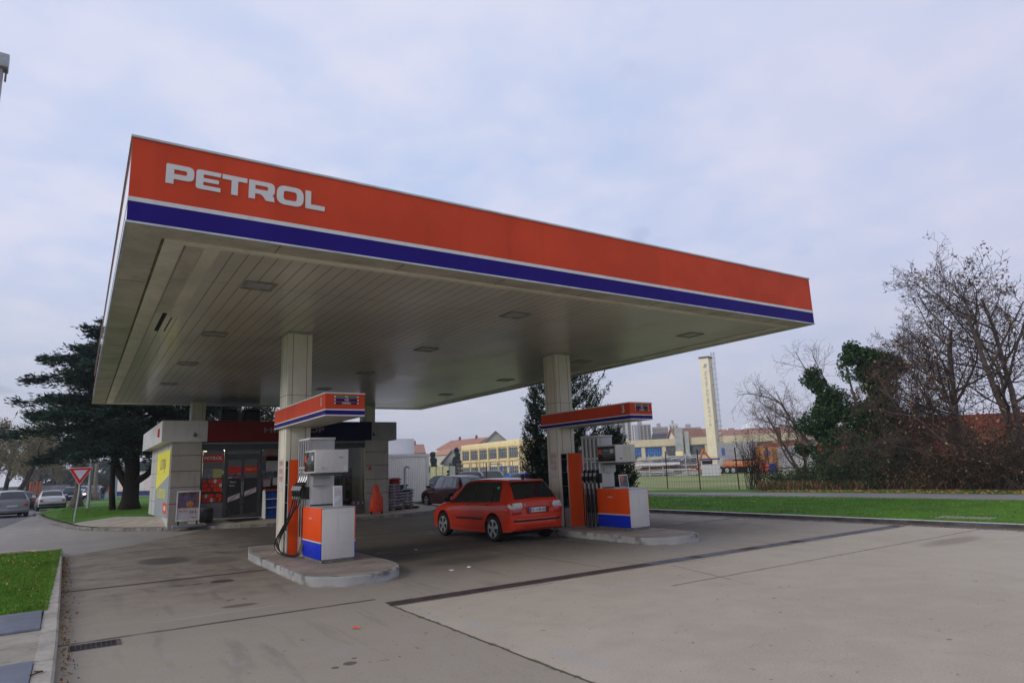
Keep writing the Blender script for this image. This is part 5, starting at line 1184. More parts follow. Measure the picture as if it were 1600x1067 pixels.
HATCH = [(-2.13, .36, .74, .80, .70, .66, .58), (-2.10, .29, .90, .99, .81, .77, .68), (-2.02, .26, .98, 1.10, .865, .82, .68), (-1.86, .25, 1.00, 1.32, .885, .84, .63), (-1.70, .24, 1.0, 1.495, .895, .85, .605), (-1.50, .23, .995, 1.555, .905, .855, .60),
         (-0.9, .21, .985, 1.592, .912, .862, .61), (-0.1, .20, .975, 1.597, .915, .865, .61), (.40, .20, .96, 1.55, .915, .86, .59), (.80, .20, .95, 1.36, .912, .855, .625), (1.22, .21, .935, 1.06, .905, .845, .72), (1.42, .22, .915, .985, .90, .83, .72),
         (1.85, .23, .82, .89, .865, .79, .66), (2.10, .25, .72, .785, .80, .72, .58), (2.24, .30, .60, .67, .69, .62, .50), (2.30, .36, .52, .58, .55, .5, .42)]
OLDSED = [(-2.25, .40, .74, .80, .74, .72, .66), (-2.20, .32, .88, .92, .80, .77, .70), (-1.70, .28, .93, .97, .85, .80, .72), (-1.40, .25, .94, 1.02, .86, .81, .68), (-1.15, .24, .94, 1.30, .865, .82, .63), (-.95, .24, .94, 1.40, .87, .82, .60), (-.3, .22, .93, 1.44, .87, .82, .60), (.25, .22, .92, 1.41, .87, .815, .59), (.50, .22, .91, 1.30, .87, .81, .61), (.85, .23, .90, .99, .865, .80, .68), (1.2, .24, .88, .94, .86, .79, .70), (1.9, .27, .80, .85, .82, .75, .66), (2.12, .33, .66, .72, .76, .70, .6), (2.2, .40, .58, .62, .70, .65, .55)]
def make_car(name, loc, yaw, paint, label, spec=HATCH, kind='hatch', scale=1.0, axles=(-1.34, 1.34), wr=0.335, detail=2, group='parked and passing cars', glass=CARGL):
    t = empty(name, loc, yaw, label, 'car', group); t.scale = (scale,)*3
    B = Body(spec); halfw = 0.80
    body = B.shell(64 if detail > 1 else 30).build('body', [paint, UNDER], t, smooth=True)
    par = body.parent; body.parent = None; cut_arches(body, axles, wr+0.065, 0.93); body.parent = t
    me = body.data
    if len(me.materials) < 2: me.materials.clear(); me.materials.append(paint); me.materials.append(UNDER)
    mi = []
    for p in me.polygons:
        c = p.center; inw = any((c.x-a)**2+(c.z-wr*0.99)**2 < (wr+0.067)**2 for a in axles) and abs(c.y) < 0.89
        mi.append(1 if (p.normal.z < -0.7 and c.z < 0.45) or inw else 0)
    me.polygons.foreach_set('material_index', mi); me.polygons.foreach_set('use_smooth', [True]*len(mi))
    md = body.modifiers.new('split', 'EDGE_SPLIT'); md.split_angle = R(38)
    MB().box(-1.75, -0.70, 0.17, 1.8, 0.70, 0.30).build('floor_pan', UNDER, t)
    for a in axles:
        MB().box(a-wr-0.05, -0.62, 0.2, a+wr+0.05, 0.62, 0.62).build('wheel_housing', UNDER, t)
        for sy in (-1, 1): wheel(t, a, sy*(0.915-0.10-0.012), wr, 0.20, sy)
    side_windows = ([(-1.62, -1.30, -1.42, -1.20, 'quarter_window'), (-1.24, -0.30, -1.14, -0.34, 'rear_side_window'), (-0.22, 0.98, -0.26, 0.42, 'front_side_window')] if kind == 'hatch' else
                    [(-1.12, -0.18, -0.90, -0.22, 'rear_side_window'), (-0.10, 0.72, -0.14, 0.42, 'front_side_window')])
    for sd in (-1, 1):
        for (a, c, a2, c2, nm) in side_windows: B.patch(a, c, a2, c2, 6.12, 7.93, sd, 0.007).build(nm, glass, t, smooth=True)
    if kind == 'hatch': B.screen(-2.045, -1.70, 8.25, 0.012, tedge=8.15).build('rear_window', glass, t, smooth=True); B.screen(1.20, 0.48, 8.3, 0.006, tedge=8.5).build('windscreen', glass, t, smooth=True)
    else: B.screen(-1.38, -0.98, 8.4, 0.008, tedge=8.5).build('rear_window', glass, t, smooth=True); B.screen(0.83, 0.32, 8.3, 0.006, tedge=8.5).build('windscreen', glass, t, smooth=True)
    for sd in (-1, 1):
        m = MB().tube([(0.88, sd*0.86, 1.0), (0.90, sd*0.99, 1.04)], [0.03, 0.05], 6); m.cbox((0.91, sd*1.01, 1.05), (0.10, 0.20, 0.14)); m.build('door_mirror', TRIMB if detail > 1 else paint, t, bev=0.02)
    return t, B
ORP = car_paint('car_orange_red', (0.52, 0.032, 0.008))
yaw = math.atan2(2.67, -0.08); hx = Vector((math.cos(yaw), math.sin(yaw))); hy = Vector((-math.sin(yaw), math.cos(yaw)))
ra = Vector((9.79, 5.52)); cen = ra+hx*1.34*1.0
car1, B1 = make_car('hatchback_car', (cen.x, cen.y, 0.0), yaw, ORP, 'orange red five door hatchback standing between the two pump islands', scale=1.0, group='passenger cars')
# details of the near car (local metres; -x is the rear)
for sd in (-1, 1):
    for (x0, x1) in ((-0.86, -0.34), (-0.30, 0.52)):
        B1.patch(x0, x1, x0, x1, 3.62, 3.86, sd, 0.016, n=4).build('rubbing_strip', TRIMB, car1)
    for (xx) in (-1.27, -0.27, 0.74):      # shut lines, narrow inset-looking dark strips on the doors
        x2 = xx+(0.0 if xx > -1 else 0.0)
        B1.patch(xx, xx+0.007, x2, x2+0.007, 2.5, 6.05, sd, 0.0025, n=6).build('door_gap', TRIMB, car1)
    B1.patch(-1.27, 0.74, -1.27, 0.74, 2.42, 2.46, sd, 0.0025, n=8).build('sill_gap', TRIMB, car1)
    B1.patch(-1.05, 0.92, -0.98, 0.90, 6.03, 6.10, sd, 0.010, n=8).build('belt_moulding', TRIMB, car1)
    B1.patch(-0.345, -0.19, -0.36, -0.24, 6.10, 7.95, sd, 0.0055, n=4).build('door_pillar', TRIMB, car1)
    B1.patch(-1.34, -1.19, -1.24, -1.10, 6.10, 7.95, sd, 0.0055, n=4).build('door_pillar', TRIMB, car1)
    for xx in (-1.06, -0.10):
        m = MB(); p = B1.P(xx, 5.45); m.cbox((xx, sd*(abs(p[1])+0.012), p[2]), (0.17, 0.025, 0.032)); m.build('door_handle', TRIMB, car1, bev=0.010)
    # tail lamp: pale upper lens, red lower lens, wrapping the corner
    for (ta, tb_, mt, nm) in ((5.15, 5.85, LAMPC, 'tail_lamp'), (4.45, 5.12, LAMPR, 'tail_lamp')):
        B1.patch(-2.09, -1.99, -2.085, -2.01, ta, tb_, sd, 0.010, n=6).build(nm, mt, car1, smooth=True)
    m = MB(); m.extr([(sd*0.47, 0.90), (sd*0.53, 0.995), (sd*0.76, 0.985), (sd*0.80, 0.84), (sd*0.52, 0.84)] if sd > 0 else [(sd*0.52, 0.84), (sd*0.80, 0.84), (sd*0.76, 0.985), (sd*0.53, 0.995), (sd*0.47, 0.90)], 'yz', -2.142, -2.05)
    m.build('tail_lamp', LAMPC, car1, bev=0.006)
    m = MB(); P = [(sd*0.53, 0.70), (sd*0.80, 0.70), (sd*0.80, 0.835), (sd*0.52, 0.835)]; m.extr(P if sd > 0 else P[::-1], 'yz', -2.140, -2.05); m.build('tail_lamp', LAMPR, car1, bev=0.006)
    B1.patch(1.90, 2.12, 1.86, 2.04, 5.2, 7.4, sd, 0.008, n=5).build('headlight', LAMPC, car1, smooth=True)
# tailgate face, plate, bumper
tg = MB(); tg.extr(rounded([(-0.64, 0.60), (0.64, 0.60), (0.66, 0.84), (0.60, 0.99), (-0.60, 0.99), (-0.66, 0.84)], 0.05), 'yz', -2.128, -2.02); tgo = tg.build('tailgate', ORP, car1, bev=0.012)
MB().extr([(-0.36, 0.705), (0.36, 0.705), (0.40, 0.875), (-0.40, 0.875)], 'yz', -2.131, -2.12).build('plate_recess', M('recess_shade_red', (0.22, 0.014, 0.006), 0.4), tgo, bev=0.004)  # raised panel; shade of the recess is put into the darker red
pl_ = MB().box(-2.140, -0.265, 0.735, -2.132, 0.265, 0.85).build('number_plate', PLATE, tgo, bev=0.003)
MB().box(-2.1415, 0.225, 0.738, -2.1402, 0.262, 0.847).build('blue_band', EUB, pl_)
pm = Matrix.Translation((-2.1425, -0.02, 0.792)) @ Matrix.Rotation(R(-90), 4, 'Z') @ Matrix.Rotation(R(90), 4, 'X')
text_mesh('ZG 1143-OG', 0.098, 'lettering', INK, pl_, pm, extrude=0.0006, sx=0.92, bold=0.002)
MB().lathe([(0.03, 0.0), (0.034, 0.012)], (-2.145, 0.42, 0.93), 14, 'x').build('badge', CHROME, tgo)
bp = MB(); sec = [(-2.10, 0.30), (-2.175, 0.34), (-2.20, 0.44), (-2.195, 0.54), (-2.165, 0.60), (-2.10, 0.615)]
nY = 18; vs_ = []
for i in range(nY+1):
    yy = -0.86+1.72*i/nY; k = abs(yy/0.86); inset = 0.20*max(0, (k-0.62)/0.38)**2
    vs_ += [(x+inset*1.0, yy, z) for x, z in sec]
bp.add(vs_, [(i*6+k, (i+1)*6+k, (i+1)*6+k+1, i*6+k+1) for i in range(nY) for k in range(5)]+[(0, 1, 2, 3, 4, 5), tuple(nY*6+k for k in (5, 4, 3, 2, 1, 0))])
bpo = bp.build('rear_bumper', ORP, car1, smooth='angle')
st_ = MB(); vs_ = []
for i in range(nY+1):
    yy = -0.84+1.68*i/nY; k = abs(yy/0.86); inset = 0.20*max(0, (k-0.62)/0.38)**2
    vs_ += [(-2.195+inset, yy, 0.515), (-2.212+inset, yy, 0.525), (-2.212+inset, yy, 0.555), (-2.19+inset, yy, 0.565)]
st_.add(vs_, [(i*4+k, (i+1)*4+k, (i+1)*4+k+1, i*4+k+1) for i in range(nY) for k in range(3)]); st_.build('bumper_strip', TRIMB, bpo)
st_ = MB(); st_.box(-2.204, -0.5, 0.395, -2.19, 0.5, 0.41); st_.build('bumper_crease', M('recess_shade_red', (0.22, 0.014, 0.006)), bpo)  # raised strip; shade of the crease is put into its colour
sp = MB(); sp.add([(-1.78, -0.50, 1.535), (-1.78, 0.50, 1.535), (-1.58, 0.52, 1.568), (-1.58, -0.52, 1.568), (-1.78, -0.50, 1.505), (-1.78, 0.50, 1.505), (-1.60, 0.52, 1.53), (-1.60, -0.52, 1.53)], [(0, 3, 2, 1), (4, 5, 6, 7), (0, 1, 5, 4), (1, 2, 6, 5), (2, 3, 7, 6), (3, 0, 4, 7)])
sp.build('roof_spoiler', ORP, car1, bev=0.012)
MB().tube([(-1.52, 0, 1.575), (-1.72, 0, 1.80)], [0.007, 0.003], 5).build('aerial', TRIMB, car1); MB().cbox((-1.50, 0, 1.585), (0.07, 0.05, 0.04)).build('aerial_base', TRIMB, car1, bev=0.01)
MB().tube([(-2.14, -0.45, 0.27), (-1.8, -0.45, 0.27)], 0.03, 8).build('exhaust', GREYD, car1)
MB().tube([(-2.16, -0.02, 1.14), (-2.02, 0.30, 1.17)], 0.010, 5).build('wiper', TRIMB, car1)
hv = MB(); hv.box(-1.40, 0.50, 1.0, -1.32, 0.70, 1.4); hv.build('head_restraint', M('green_vest', (0.10, 0.5, 0.12), 0.6), car1)
# dark red car behind
DRP = car_paint('car_dark_red', (0.10, 0.006, 0.012))
c2, B2 = make_car('dark_red_car', (16.42, 21.80, 0.0), yaw+0.02, DRP, 'dark maroon hatchback half hidden behind the orange red car', detail=2, group='passenger cars', glass=M('green_glass', (0.10, 0.15, 0.15), 0.05, var=0.5, scale=2.5, spec=0.9))
# far road cars
def simple_car(px, dist, paint, label, spec, kind, yw=None, away=True, ztop=1.0, lights=False, z=0.014):
    x, y = at(px, dist); yy = yw
    t, B = make_car('car' if kind != 'hatch' else 'hatchback_car', (x, y, z), yy, paint, label, spec=spec, kind=kind, detail=1, scale=1.03, group='cars on the street')
    rx = -2.15 if spec is HATCH else -2.27
    for sd in (-1, 1):
        MB().box(rx-0.02, sd*0.66-0.09, 0.68, rx+0.12, sd*0.66+0.09, 0.80).build('tail_lamp', M('lamp_red_street', (0.50, 0.03, 0.02), 0.3), t, bev=0.01)  # plain red lens colour, no emission
        MB().box(-rx-0.08 if spec is OLDSED else 2.12, sd*0.55-0.16, 0.58, 2.30, sd*0.55+0.16, 0.72).build('headlight', M('lamp_lit', (1, 0.95, 0.85), 0.3, emit=3.0) if lights else LAMPC, t, bev=0.02)
    MB().box(rx-0.03, -0.26, 0.62, rx-0.01, 0.26, 0.73).build('number_plate', PLATE, t)
    MB().box(rx-0.06, -0.80, 0.36, rx+0.1, 0.80, 0.52).build('rear_bumper', TRIMB if spec is OLDSED else paint, t, bev=0.03)
    return t
SILV = car_paint('car_silver', (0.30, 0.30, 0.32), 0.3); WHP = car_paint('car_white', (0.55, 0.55, 0.56), 0.35); DKP = car_paint('car_dark_blue', (0.015, 0.018, 0.05)); DGP = car_paint('car_dark_grey', (0.04, 0.045, 0.06)); BLP = car_paint('car_bright_blue', (0.01, 0.10, 0.75))
north = R(86)
simple_car(15, 54, SILV, 'silver hatchback driving away, cut by the left picture edge', HATCH, 'hatch', bearing(15)+R(6))
simple_car(35, 68, DGP, 'grey car just ahead of the silver hatchback on the street', OLDSED, 'sedan', bearing(35)+R(4))
simple_car(81, 63.5, WHP, 'boxy old white saloon driving away along the street', OLDSED, 'sedan', bearing(80)+R(3))
simple_car(111, 88, DKP, 'small dark blue car with red tail lamps ahead of the white saloon', HATCH, 'hatch', bearing(111)+R(3))
simple_car(147, 100, DKP, 'dark car with headlights on coming along the street', HATCH, 'hatch', R(-100), lights=True)
simple_car(130, 128, WHP, 'pale car far down the street with headlights on', HATCH, 'hatch', R(-98), lights=True)
# cars standing far behind the forecourt
xb, yb = at(822, 38.0); simple_car(822, 38.0, BLP, 'bright blue car whose roof shows over the orange red car', HATCH, 'hatch', R(33.5+90-10), z=-0.05)
simple_car(688, 62, DGP, 'dark grey car parked by the white container, beside the hooded person', OLDSED, 'sedan', bearing(688)+R(60), z=-0.02)
simple_car(728, 80, DKP, 'dark car parked before the left bays of the yellow works', HATCH, 'hatch', bearing(728)+R(80), z=-0.02)
simple_car(760, 84, DGP, 'dark car parked before the middle bays of the yellow works', HATCH, 'hatch', bearing(760)+R(80), z=-0.02)
# ------------------------------------------------------------------ people
SKIN = M('skin', (0.42, 0.22, 0.15), 0.6)
def person(px, dist, z, face, jacket, legs, label, hood=None, stride=0.18, height=1.75, arms='down', hair=(0.03, 0.02, 0.015)):
    x, y = at(px, dist); t = empty('person', (x, y, z), face, label, 'person', 'people on foot')
    k = height/1.75
    J = [((0, 0, .95), .135), ((0, 0, 1.12), .14), ((0.0, 0, 1.33), .165), ((0.0, 0, 1.46), .085), ((0.01, 0, 1.54), .06), ((0.02, 0, 1.64), .10), ((0.02, 0, 1.72), .075)]
    Ed = [(0, 1), (1, 2), (2, 3), (3, 4), (4, 5), (5, 6)]
    def add(p, r_, par): J.append((p, r_)); Ed.append((par, len(J)-1)); return len(J)-1
    for sd in (-1, 1):
        f = stride*sd
        h = add((0, sd*.10, .90), .105, 0); kn = add((f*0.7+0.04, sd*.11, .50), .068, h); an = add((f*1.1-(0.06 if sd < 0 else 0), sd*.11, .09 if sd > 0 else .12), .047, kn); add((f*1.1+.14, sd*.12, .045), .042, an)
        sh = add((0, sd*.19, 1.40), .075, 2)
        if arms == 'down': el = add((-f*0.6-0.02, sd*.26, 1.13), .052, sh); wr = add((-f*1.0+0.06, sd*.27, .90), .037, el)
        else: el = add((0.02, sd*.27, 1.15), .055, sh); wr = add((0.22, sd*.16, 1.15), .038, el)
        hd = add((J[wr][0][0]+.02, J[wr][0][1], J[wr][0][2]-.08), .032, wr)
        for q in range(4): add((J[hd][0][0]+.012*(q-1), J[hd][0][1]+0.004*q*sd, J[hd][0][2]-.075-.006*(q % 3)), .009, hd)
    me = bpy.data.meshes.new('body'); me.from_pydata([tuple(c*k for c in p) for p, _ in J], Ed, []); o = bpy.data.objects.new('body', me); COL.objects.link(o)
    sk = o.modifiers.new('skin', 'SKIN'); sk.use_smooth_shade = True
    for v, (p, r_) in zip(me.skin_vertices[0].data, J): v.radius = (r_*k, r_*k)
    me.skin_vertices[0].data[0].use_root = True
    ss = o.modifiers.new('sub', 'SUBSURF'); ss.levels = ss.render_levels = 1
    bpy.context.view_layer.update(); m2 = bpy.data.meshes.new_from_object(o.evaluated_get(bpy.context.evaluated_depsgraph_get())); bpy.data.objects.remove(o)
    m2.materials.clear()
    for m in (jacket, legs, SKIN, RUBBER): m2.materials.append(m)
    mi = []
    for p in m2.polygons:
        c = p.center/k; mi.append(3 if c.z < 0.085 else (1 if c.z < 0.90 and abs(c.y) < 0.21 else (2 if c.z > 1.50 or (c.z < 0.87) else 0)))
    m2.polygons.foreach_set('material_index', mi); m2.name = 'body'
    b = bpy.data.objects.new('body', m2); COL.objects.link(b); b.parent = t
    MB().lathe([(0.0, 0.13), (0.07, 0.115), (0.108, 0.06), (0.112, 0.0), (0.10, -0.05)], (0.0, 0, 1.665*k), 12).build('hood' if hood else 'hair', hood or M('hair_dark', hair, 0.8), t, smooth=True)
    m = MB().lathe([(0.16, 0.0), (0.185, 0.08), (0.18, 0.3), (0.19, 0.46), (0.10, 0.55)], (0, 0, 0.84*k), 12)
    m.build('jacket', jacket, t, smooth=True)
    return t
NAVY = M('cloth_navy', (0.012, 0.016, 0.04), 0.9); JEANS = M('cloth_jeans', (0.05, 0.09, 0.22), 0.9); REDC = M('cloth_red', (0.55, 0.03, 0.03), 0.9); DARKC = M('cloth_dark', (0.02, 0.02, 0.025), 0.9)
person(700, 56, 0.05, bearing(700)-R(60), NAVY, DARKC, 'person in a navy hooded jacket standing before the yellow works', hood=NAVY, stride=0.03, height=1.8, arms='front')
person(162, 83, 0.0, bearing(162)+R(180), DARKC, JEANS, 'person in a black jacket and blue jeans walking by the street', stride=0.2)
person(174, 86, 0.05, bearing(174)+R(170), REDC, DARKC, 'person in a red jacket standing behind the thin tree trunk', stride=0.05)
# ------------------------------------------------------------------ background buildings
def bldg(px0, d0, px1, d1, depth, z1, z0=-0.3):
    """facade from bearing px0 at distance d0 to px1 at d1; returns frame: origin, unit along, unit back, length"""
    a, c = Vector(at(px0, d0)), Vector(at(px1, d1)); u = (c-a); L_ = u.length; u.normalize(); v = Vector((-u.y, u.x))
    return a, u, v, L_
def frame_of(name, px0, d0, px1, d1, z, label, cat, group=None):
    a, u, v, L_ = bldg(px0, d0, px1, d1, 0, 0); t = empty(name, (a.x, a.y, z), math.atan2(u.y, u.x), label, cat, group); return t, L_
YW = M('works_yellow', (0.92, 0.73, 0.40), 0.8, var=0.1, scale=0.7, dirt=0.15); YWT = M('works_trim', (0.74, 0.58, 0.31), 0.8, var=0.1); WINB = M('works_window', (0.10, 0.12, 0.14), 0.25, var=0.5, scale=1.2)
BEI = M('hall_beige', (0.60, 0.52, 0.37), 0.85, var=0.12, scale=0.5, dirt=0.15); WBLUE = M('window_blue', (0.02, 0.10, 0.38), 0.35, var=0.5, scale=1.5); WGREY = M('window_grey', (0.12, 0.14, 0.17), 0.3, var=0.5, scale=1.5)
# two storey yellow works
t, L_ = frame_of('yellow_works', 722, 150, 812, 126, 0, 'two storey yellow works building with grey windows, behind the parked cars', 'factory')
ht = zat(812, 687, 126)+0.1; MB().box(0, 0.25, -0.3, L_, 14, ht).build('wall', YW, t)
MB().box(-0.2, 0.0, ht-1.1, L_+0.1, 14.1, ht+0.05).build('parapet', YW, t, bev=0.02); nb = 6; bw = L_/nb
[MB().box(i*bw-0.28, -0.12, -0.3, i*bw+0.28, 0.25, ht-1.1).build('pier', YWT, t) for i in range(nb+1)]
for i in range(nb):
    for (za, zb_) in ((ht*0.50+0.3, ht-1.35), (0.9, ht*0.50-1.3)):
        wv_ = MB().box(i*bw+0.4, 0.12, za, (i+1)*bw-0.4, 0.24, zb_).build('window', WINB, t)
        m = MB(); [m.box(i*bw+0.4+k*(bw-0.8)/4-0.04, 0.06, za, i*bw+0.4+k*(bw-0.8)/4+0.04, 0.12, zb_) for k in range(5)]; m.box(i*bw+0.4, 0.06, zb_-0.7, (i+1)*bw-0.4, 0.12, zb_-0.62)
        m.build('frame', M('window_bar', (0.36, 0.36, 0.34), 0.6), wv_)
MB().box(-0.1, -0.05, ht*0.5-0.25, L_, 0.12, ht*0.5+0.05).build('string_course', YWT, t)
# right return of the works
t2, L2_ = frame_of('works_wing', 813, 126.6, 880, 129, 0, 'paler side wing of the yellow works, half hidden by the dark fir', 'factory')
ht2 = zat(812, 687, 126)-0.2; MB().box(0.1, 0.2, -0.3, L2_, 10, ht2).build('wall', M('wing_yellow', (0.62, 0.55, 0.32), 0.8, dirt=0.1), t2)
for i in range(4):
    for z in (ht2*0.55, 1.2): wv_ = MB().box(2+i*5.2, 0.08, z, 5.6+i*5.2, 0.19, z+1.9).build('window', WINB, t2)
# low fence panels and blue frames in front of the works
t, L_ = frame_of('yard_fence', 672, 118, 850, 104, 0, 'yard fence of pale panels and wire before the yellow works', 'fence')
for i in range(16):
    x = i*L_/16; w_ = L_/16-0.15
    MB().box(x, 0, 0.0, x+w_, 0.06, 2.6 if i < 4 else 1.0).build('panel', M('fence_yellow' if i < 3 else 'fence_blue' if i in (7, 8, 11) else 'fence_greygreen', (0.42, 0.40, 0.22) if i < 3 else (0.10, 0.20, 0.42) if i in (7, 8, 11) else (0.22, 0.25, 0.22), 0.8, var=0.3), t)
b = MB(); [b.box(i*L_/16-0.05, -0.06, 0, i*L_/16+0.03, -0.001, 3.0) for i in range(17)]; b.build('post', GREYD, t)
b = MB(); [b.tube([(i*L_/60, 0.03, 1.0), (i*L_/60, 0.03, 2.9)], 0.018, 3) for i in range(15, 60)]; [b.tube([(L_*0.25, 0.03, z), (L_, 0.03, z)], 0.018, 3) for z in (1.6, 2.2, 2.9)]; b.build('wire_mesh', GREYB, t)
for (px, d, h, c, lab) in ((775, 98, 2.6, (0.02, 0.10, 0.35), 'blue steel frame standing in the works yard, left one'), (790, 97, 2.2, (0.05, 0.14, 0.36), 'blue steel frame standing in the works yard, right one')):
    x, y = at(px, d); t = empty('steel_frame', (x, y, 0), bearing(px)-R(90), lab, 'frame', 'steel frames in the works yard'); mt = M('frame_blue%d' % px, c, 0.6)
    for sx in (-0.8, 0.8): MB().box(sx-0.06, -0.06, 0, sx+0.06, 0.06, h).build('post', mt, t)
    MB().box(-0.74, -0.05, h-0.12, 0.74, 0.05, h).build('rail', mt, t); MB().box(-0.74, -0.05, h*0.5, 0.74, 0.05, h*0.5+0.1).build('rail', mt, t); MB().box(-0.5, -0.03, 0.2, 0.5, 0.03, h*0.5).build('panel', mt, t)
# long beige hall with blue windows
t, L_ = frame_of('factory_hall', 884, 128, 1330, 122, 0, 'long low beige factory hall with a blue window band', 'factory')
hh = 6.05; MB().box(0, 0.3, -0.3, L_, 30, hh-0.05).build('wall', BEI, t); MB().box(-0.3, -0.1, hh-1.25, L_+0.3, 30.2, hh).build('parapet', BEI, t); MB().box(-0.3, -0.16, hh-1.35, L_+0.3, -0.02, hh-1.22).build('cornice', M('hall_trim', (0.33, 0.29, 0.20), 0.85), t)
nb = 13; bw = L_/nb
[MB().box(i*bw-0.35, -0.05, -0.3, i*bw+0.35, 0.3, hh-1.36).build('pier', BEI, t) for i in range(nb+1)]
for i in range(nb):
    wv_ = MB().box(i*bw+0.45, 0.14, 3.05, (i+1)*bw-0.45, 0.29, hh-1.45).build('window', WBLUE if i < 5 else WGREY, t)
    m = MB(); [m.box(i*bw+0.45+k*(bw-0.9)/7-0.05, 0.07, 3.05, i*bw+0.45+k*(bw-0.9)/7+0.05, 0.139, hh-1.45) for k in range(8)]; m.box(i*bw+0.45, 0.065, 3.55, (i+1)*bw-0.45, 0.139, 3.65); m.build('frame', M('bar_blue', (0.10, 0.22, 0.42), 0.6) if i < 5 else GREYD, wv_)
MB().box(L_*0.43, -0.9, 0, L_*0.43+1.4, -0.1, 7.9).build('duct', M('duct_grey', (0.36, 0.38, 0.38), 0.6, var=0.3, scale=1), t); MB().box(L_*0.43+1.7, -0.7, 0, L_*0.43+2.4, -0.1, 7.2).build('duct', M('duct_grey', (0.36, 0.38, 0.38)), t)
# pitched brown roofs behind the hall
BR = M('roof_brown', (0.30, 0.16, 0.11), 0.85, var=0.15, scale=0.6)
def roofed(name, px0, d0, px1, d1, eave, ridge, depth, wall, roof, label, group=None, gable=None, win=True, cat='house', chim=0):
    t, L_ = frame_of(name, px0, d0, px1, d1, 0, label, cat, group)
    MB().box(0, 0, -0.5, L_, depth, eave).build('wall', wall, t)
    ov = 0.4; r_ = MB(); r_.add([(-ov, -ov, eave-0.1), (L_+ov, -ov, eave-0.1), (L_+ov, depth+ov, eave-0.1), (-ov, depth+ov, eave-0.1), (-ov*0, depth/2, ridge), (L_+ov*0, depth/2, ridge)], [(3, 2, 1, 0), (0, 1, 5, 4), (1, 2, 5), (2, 3, 4, 5), (3, 0, 4)])
    ro = r_.build('roof', roof, t)
    for k in range(chim): MB().box(L_*(0.25+0.45*k), depth*0.45, ridge-1, L_*(0.25+0.45*k)+0.5, depth*0.45+0.5, ridge+0.8).build('chimney', M('chimney_brick', (0.20, 0.09, 0.06), 0.9), ro)
    if win:
        n = max(2, int(L_/4)); fl = max(1, int(eave/3))
        for i in range(n):
            for f in range(fl): MB().box((i+0.3)*L_/n, -0.06, f*2.9+1.0, (i+0.68)*L_/n, -0.001, f*2.9+2.3).build('window', WINB, t)
    return t, L_
def gabled(name, px0, d0, px1, d1, eave, ridge, depth, wall, roof, label, cat='house'):
    t, L_ = frame_of(name, px0, d0, px1, d1, 0, label, cat)
    m = MB().extr([(0, -0.5), (L_, -0.5), (L_, eave), (L_/2, ridge), (0, eave)], 'xz', 0, depth); m.build('wall', wall, t)
    for s in (0, 1):
        a = [(-0.6, eave-0.5), (L_/2, ridge+0.05), (L_/2, ridge+0.35), (-0.6, eave-0.2)]
        if s: a = [(L_-p[0], p[1]) for p in a][::-1]
        MB().extr(a, 'xz', -0.5, depth+0.5).build('roof', roof, t)
    for k in range(2): MB().box(L_*(0.3+0.25*k), -0.06, eave*0.6, L_*(0.3+0.25*k)+1.0, -0.001, eave*0.6+1.3).build('window', WINB, t)
    return t, L_
CREAM = M('wall_cream', (0.52, 0.49, 0.44), 0.85); WHW = M('wall_white', (0.62, 0.60, 0.60), 0.85); GRW = M('wall_grey', (0.33, 0.32, 0.33), 0.85); TER = M('roof_terracotta', (0.40, 0.19, 0.13), 0.85, var=0.2, scale=0.8); DRK = M('roof_dark', (0.065, 0.065, 0.075), 0.8)
def zr(px, y, d): return zat(px, y, d)
roofed('long_roofed_hall', 1076, 160, 1110, 160, zr(1090, 683, 160), zr(1090, 669, 164), 14, M('wall_tan', (0.32, 0.27, 0.19), 0.85), BR, 'brown pitched roof between the grey duct and the yellow tower', cat='hall', win=False)
roofed('long_roofed_hall', 1124, 160, 1236, 156, zr(1160, 681, 160), zr(1160, 670, 164), 14, M('wall_tan', (0.32, 0.27, 0.19)), BR, 'long brown pitched roof right of the yellow tower', cat='hall', win=False)
gabled('gable_house', 1046, 152, 1061, 150, zr(1050, 690, 152), zr(1053, 672, 152), 9, WHW, BR, 'white gabled house end with a brown roof, left of the grey duct')
roofed('brown_roof_house', 1056, 158, 1076, 158, zr(1066, 688, 158), zr(1066, 671.5, 162), 9, CREAM, BR, 'brown roof of the house joined to the white gable', win=False)
roofed('dark_roof_hall', 1022, 170, 1046, 170, zr(1030, 692, 170), zr(1030, 677, 174), 10, GRW, DRK, 'dark slate roof left of the white gable', win=False, cat='hall')
# high rises fading in the haze
def tower(px0, px1, ytop, d, wall, label, strips=None, floors=8, cols=6):
    t, L_ = frame_of('apartment_block', px0, d, px1, d, 0, label, 'apartment block', 'hazy apartment blocks on the skyline'); h = zr((px0+px1)/2, ytop, d)
    MB().box(0, 0, -1, L_, 14, h).build('wall', wall, t)
    for f in range(floors):
        m = MB(); z = h*(0.35+0.62*f/floors)
        for c_ in range(cols): m.box((c_+0.25)*L_/cols, -0.15, z, (c_+0.75)*L_/cols, -0.005, z+1.4)
        m.build('window_row', WINB, t)
    if strips:
        for s in strips: MB().box(L_*s[0], -0.4, -1, L_*s[1], -0.16, h-0.3).build('wall_strip', M('strip_%s' % s[2], s[3], 0.8), t)
    MB().box(L_*0.3, 3, h, L_*0.55, 7, h+2.4).build('roof_housing', GRW, t)
    return t
BKG = M('block_brown', (0.34, 0.26, 0.23), 0.9, var=0.15, scale=0.3)
tower(958, 991, 655, 330, M('block_white', (0.52, 0.50, 0.49), 0.9), 'pale apartment block just right of the dark fir', floors=9, cols=4)
tower(991.5, 1021, 663, 330, BKG, 'grey brown apartment block with a white stripe', [(0.02, 0.07, 'red', (0.35, 0.15, 0.12)), (0.075, 0.12, 'white', (0.7, 0.7, 0.7)), (0.13, 0.33, 'bluegrey', (0.28, 0.33, 0.42))], floors=9, cols=5)
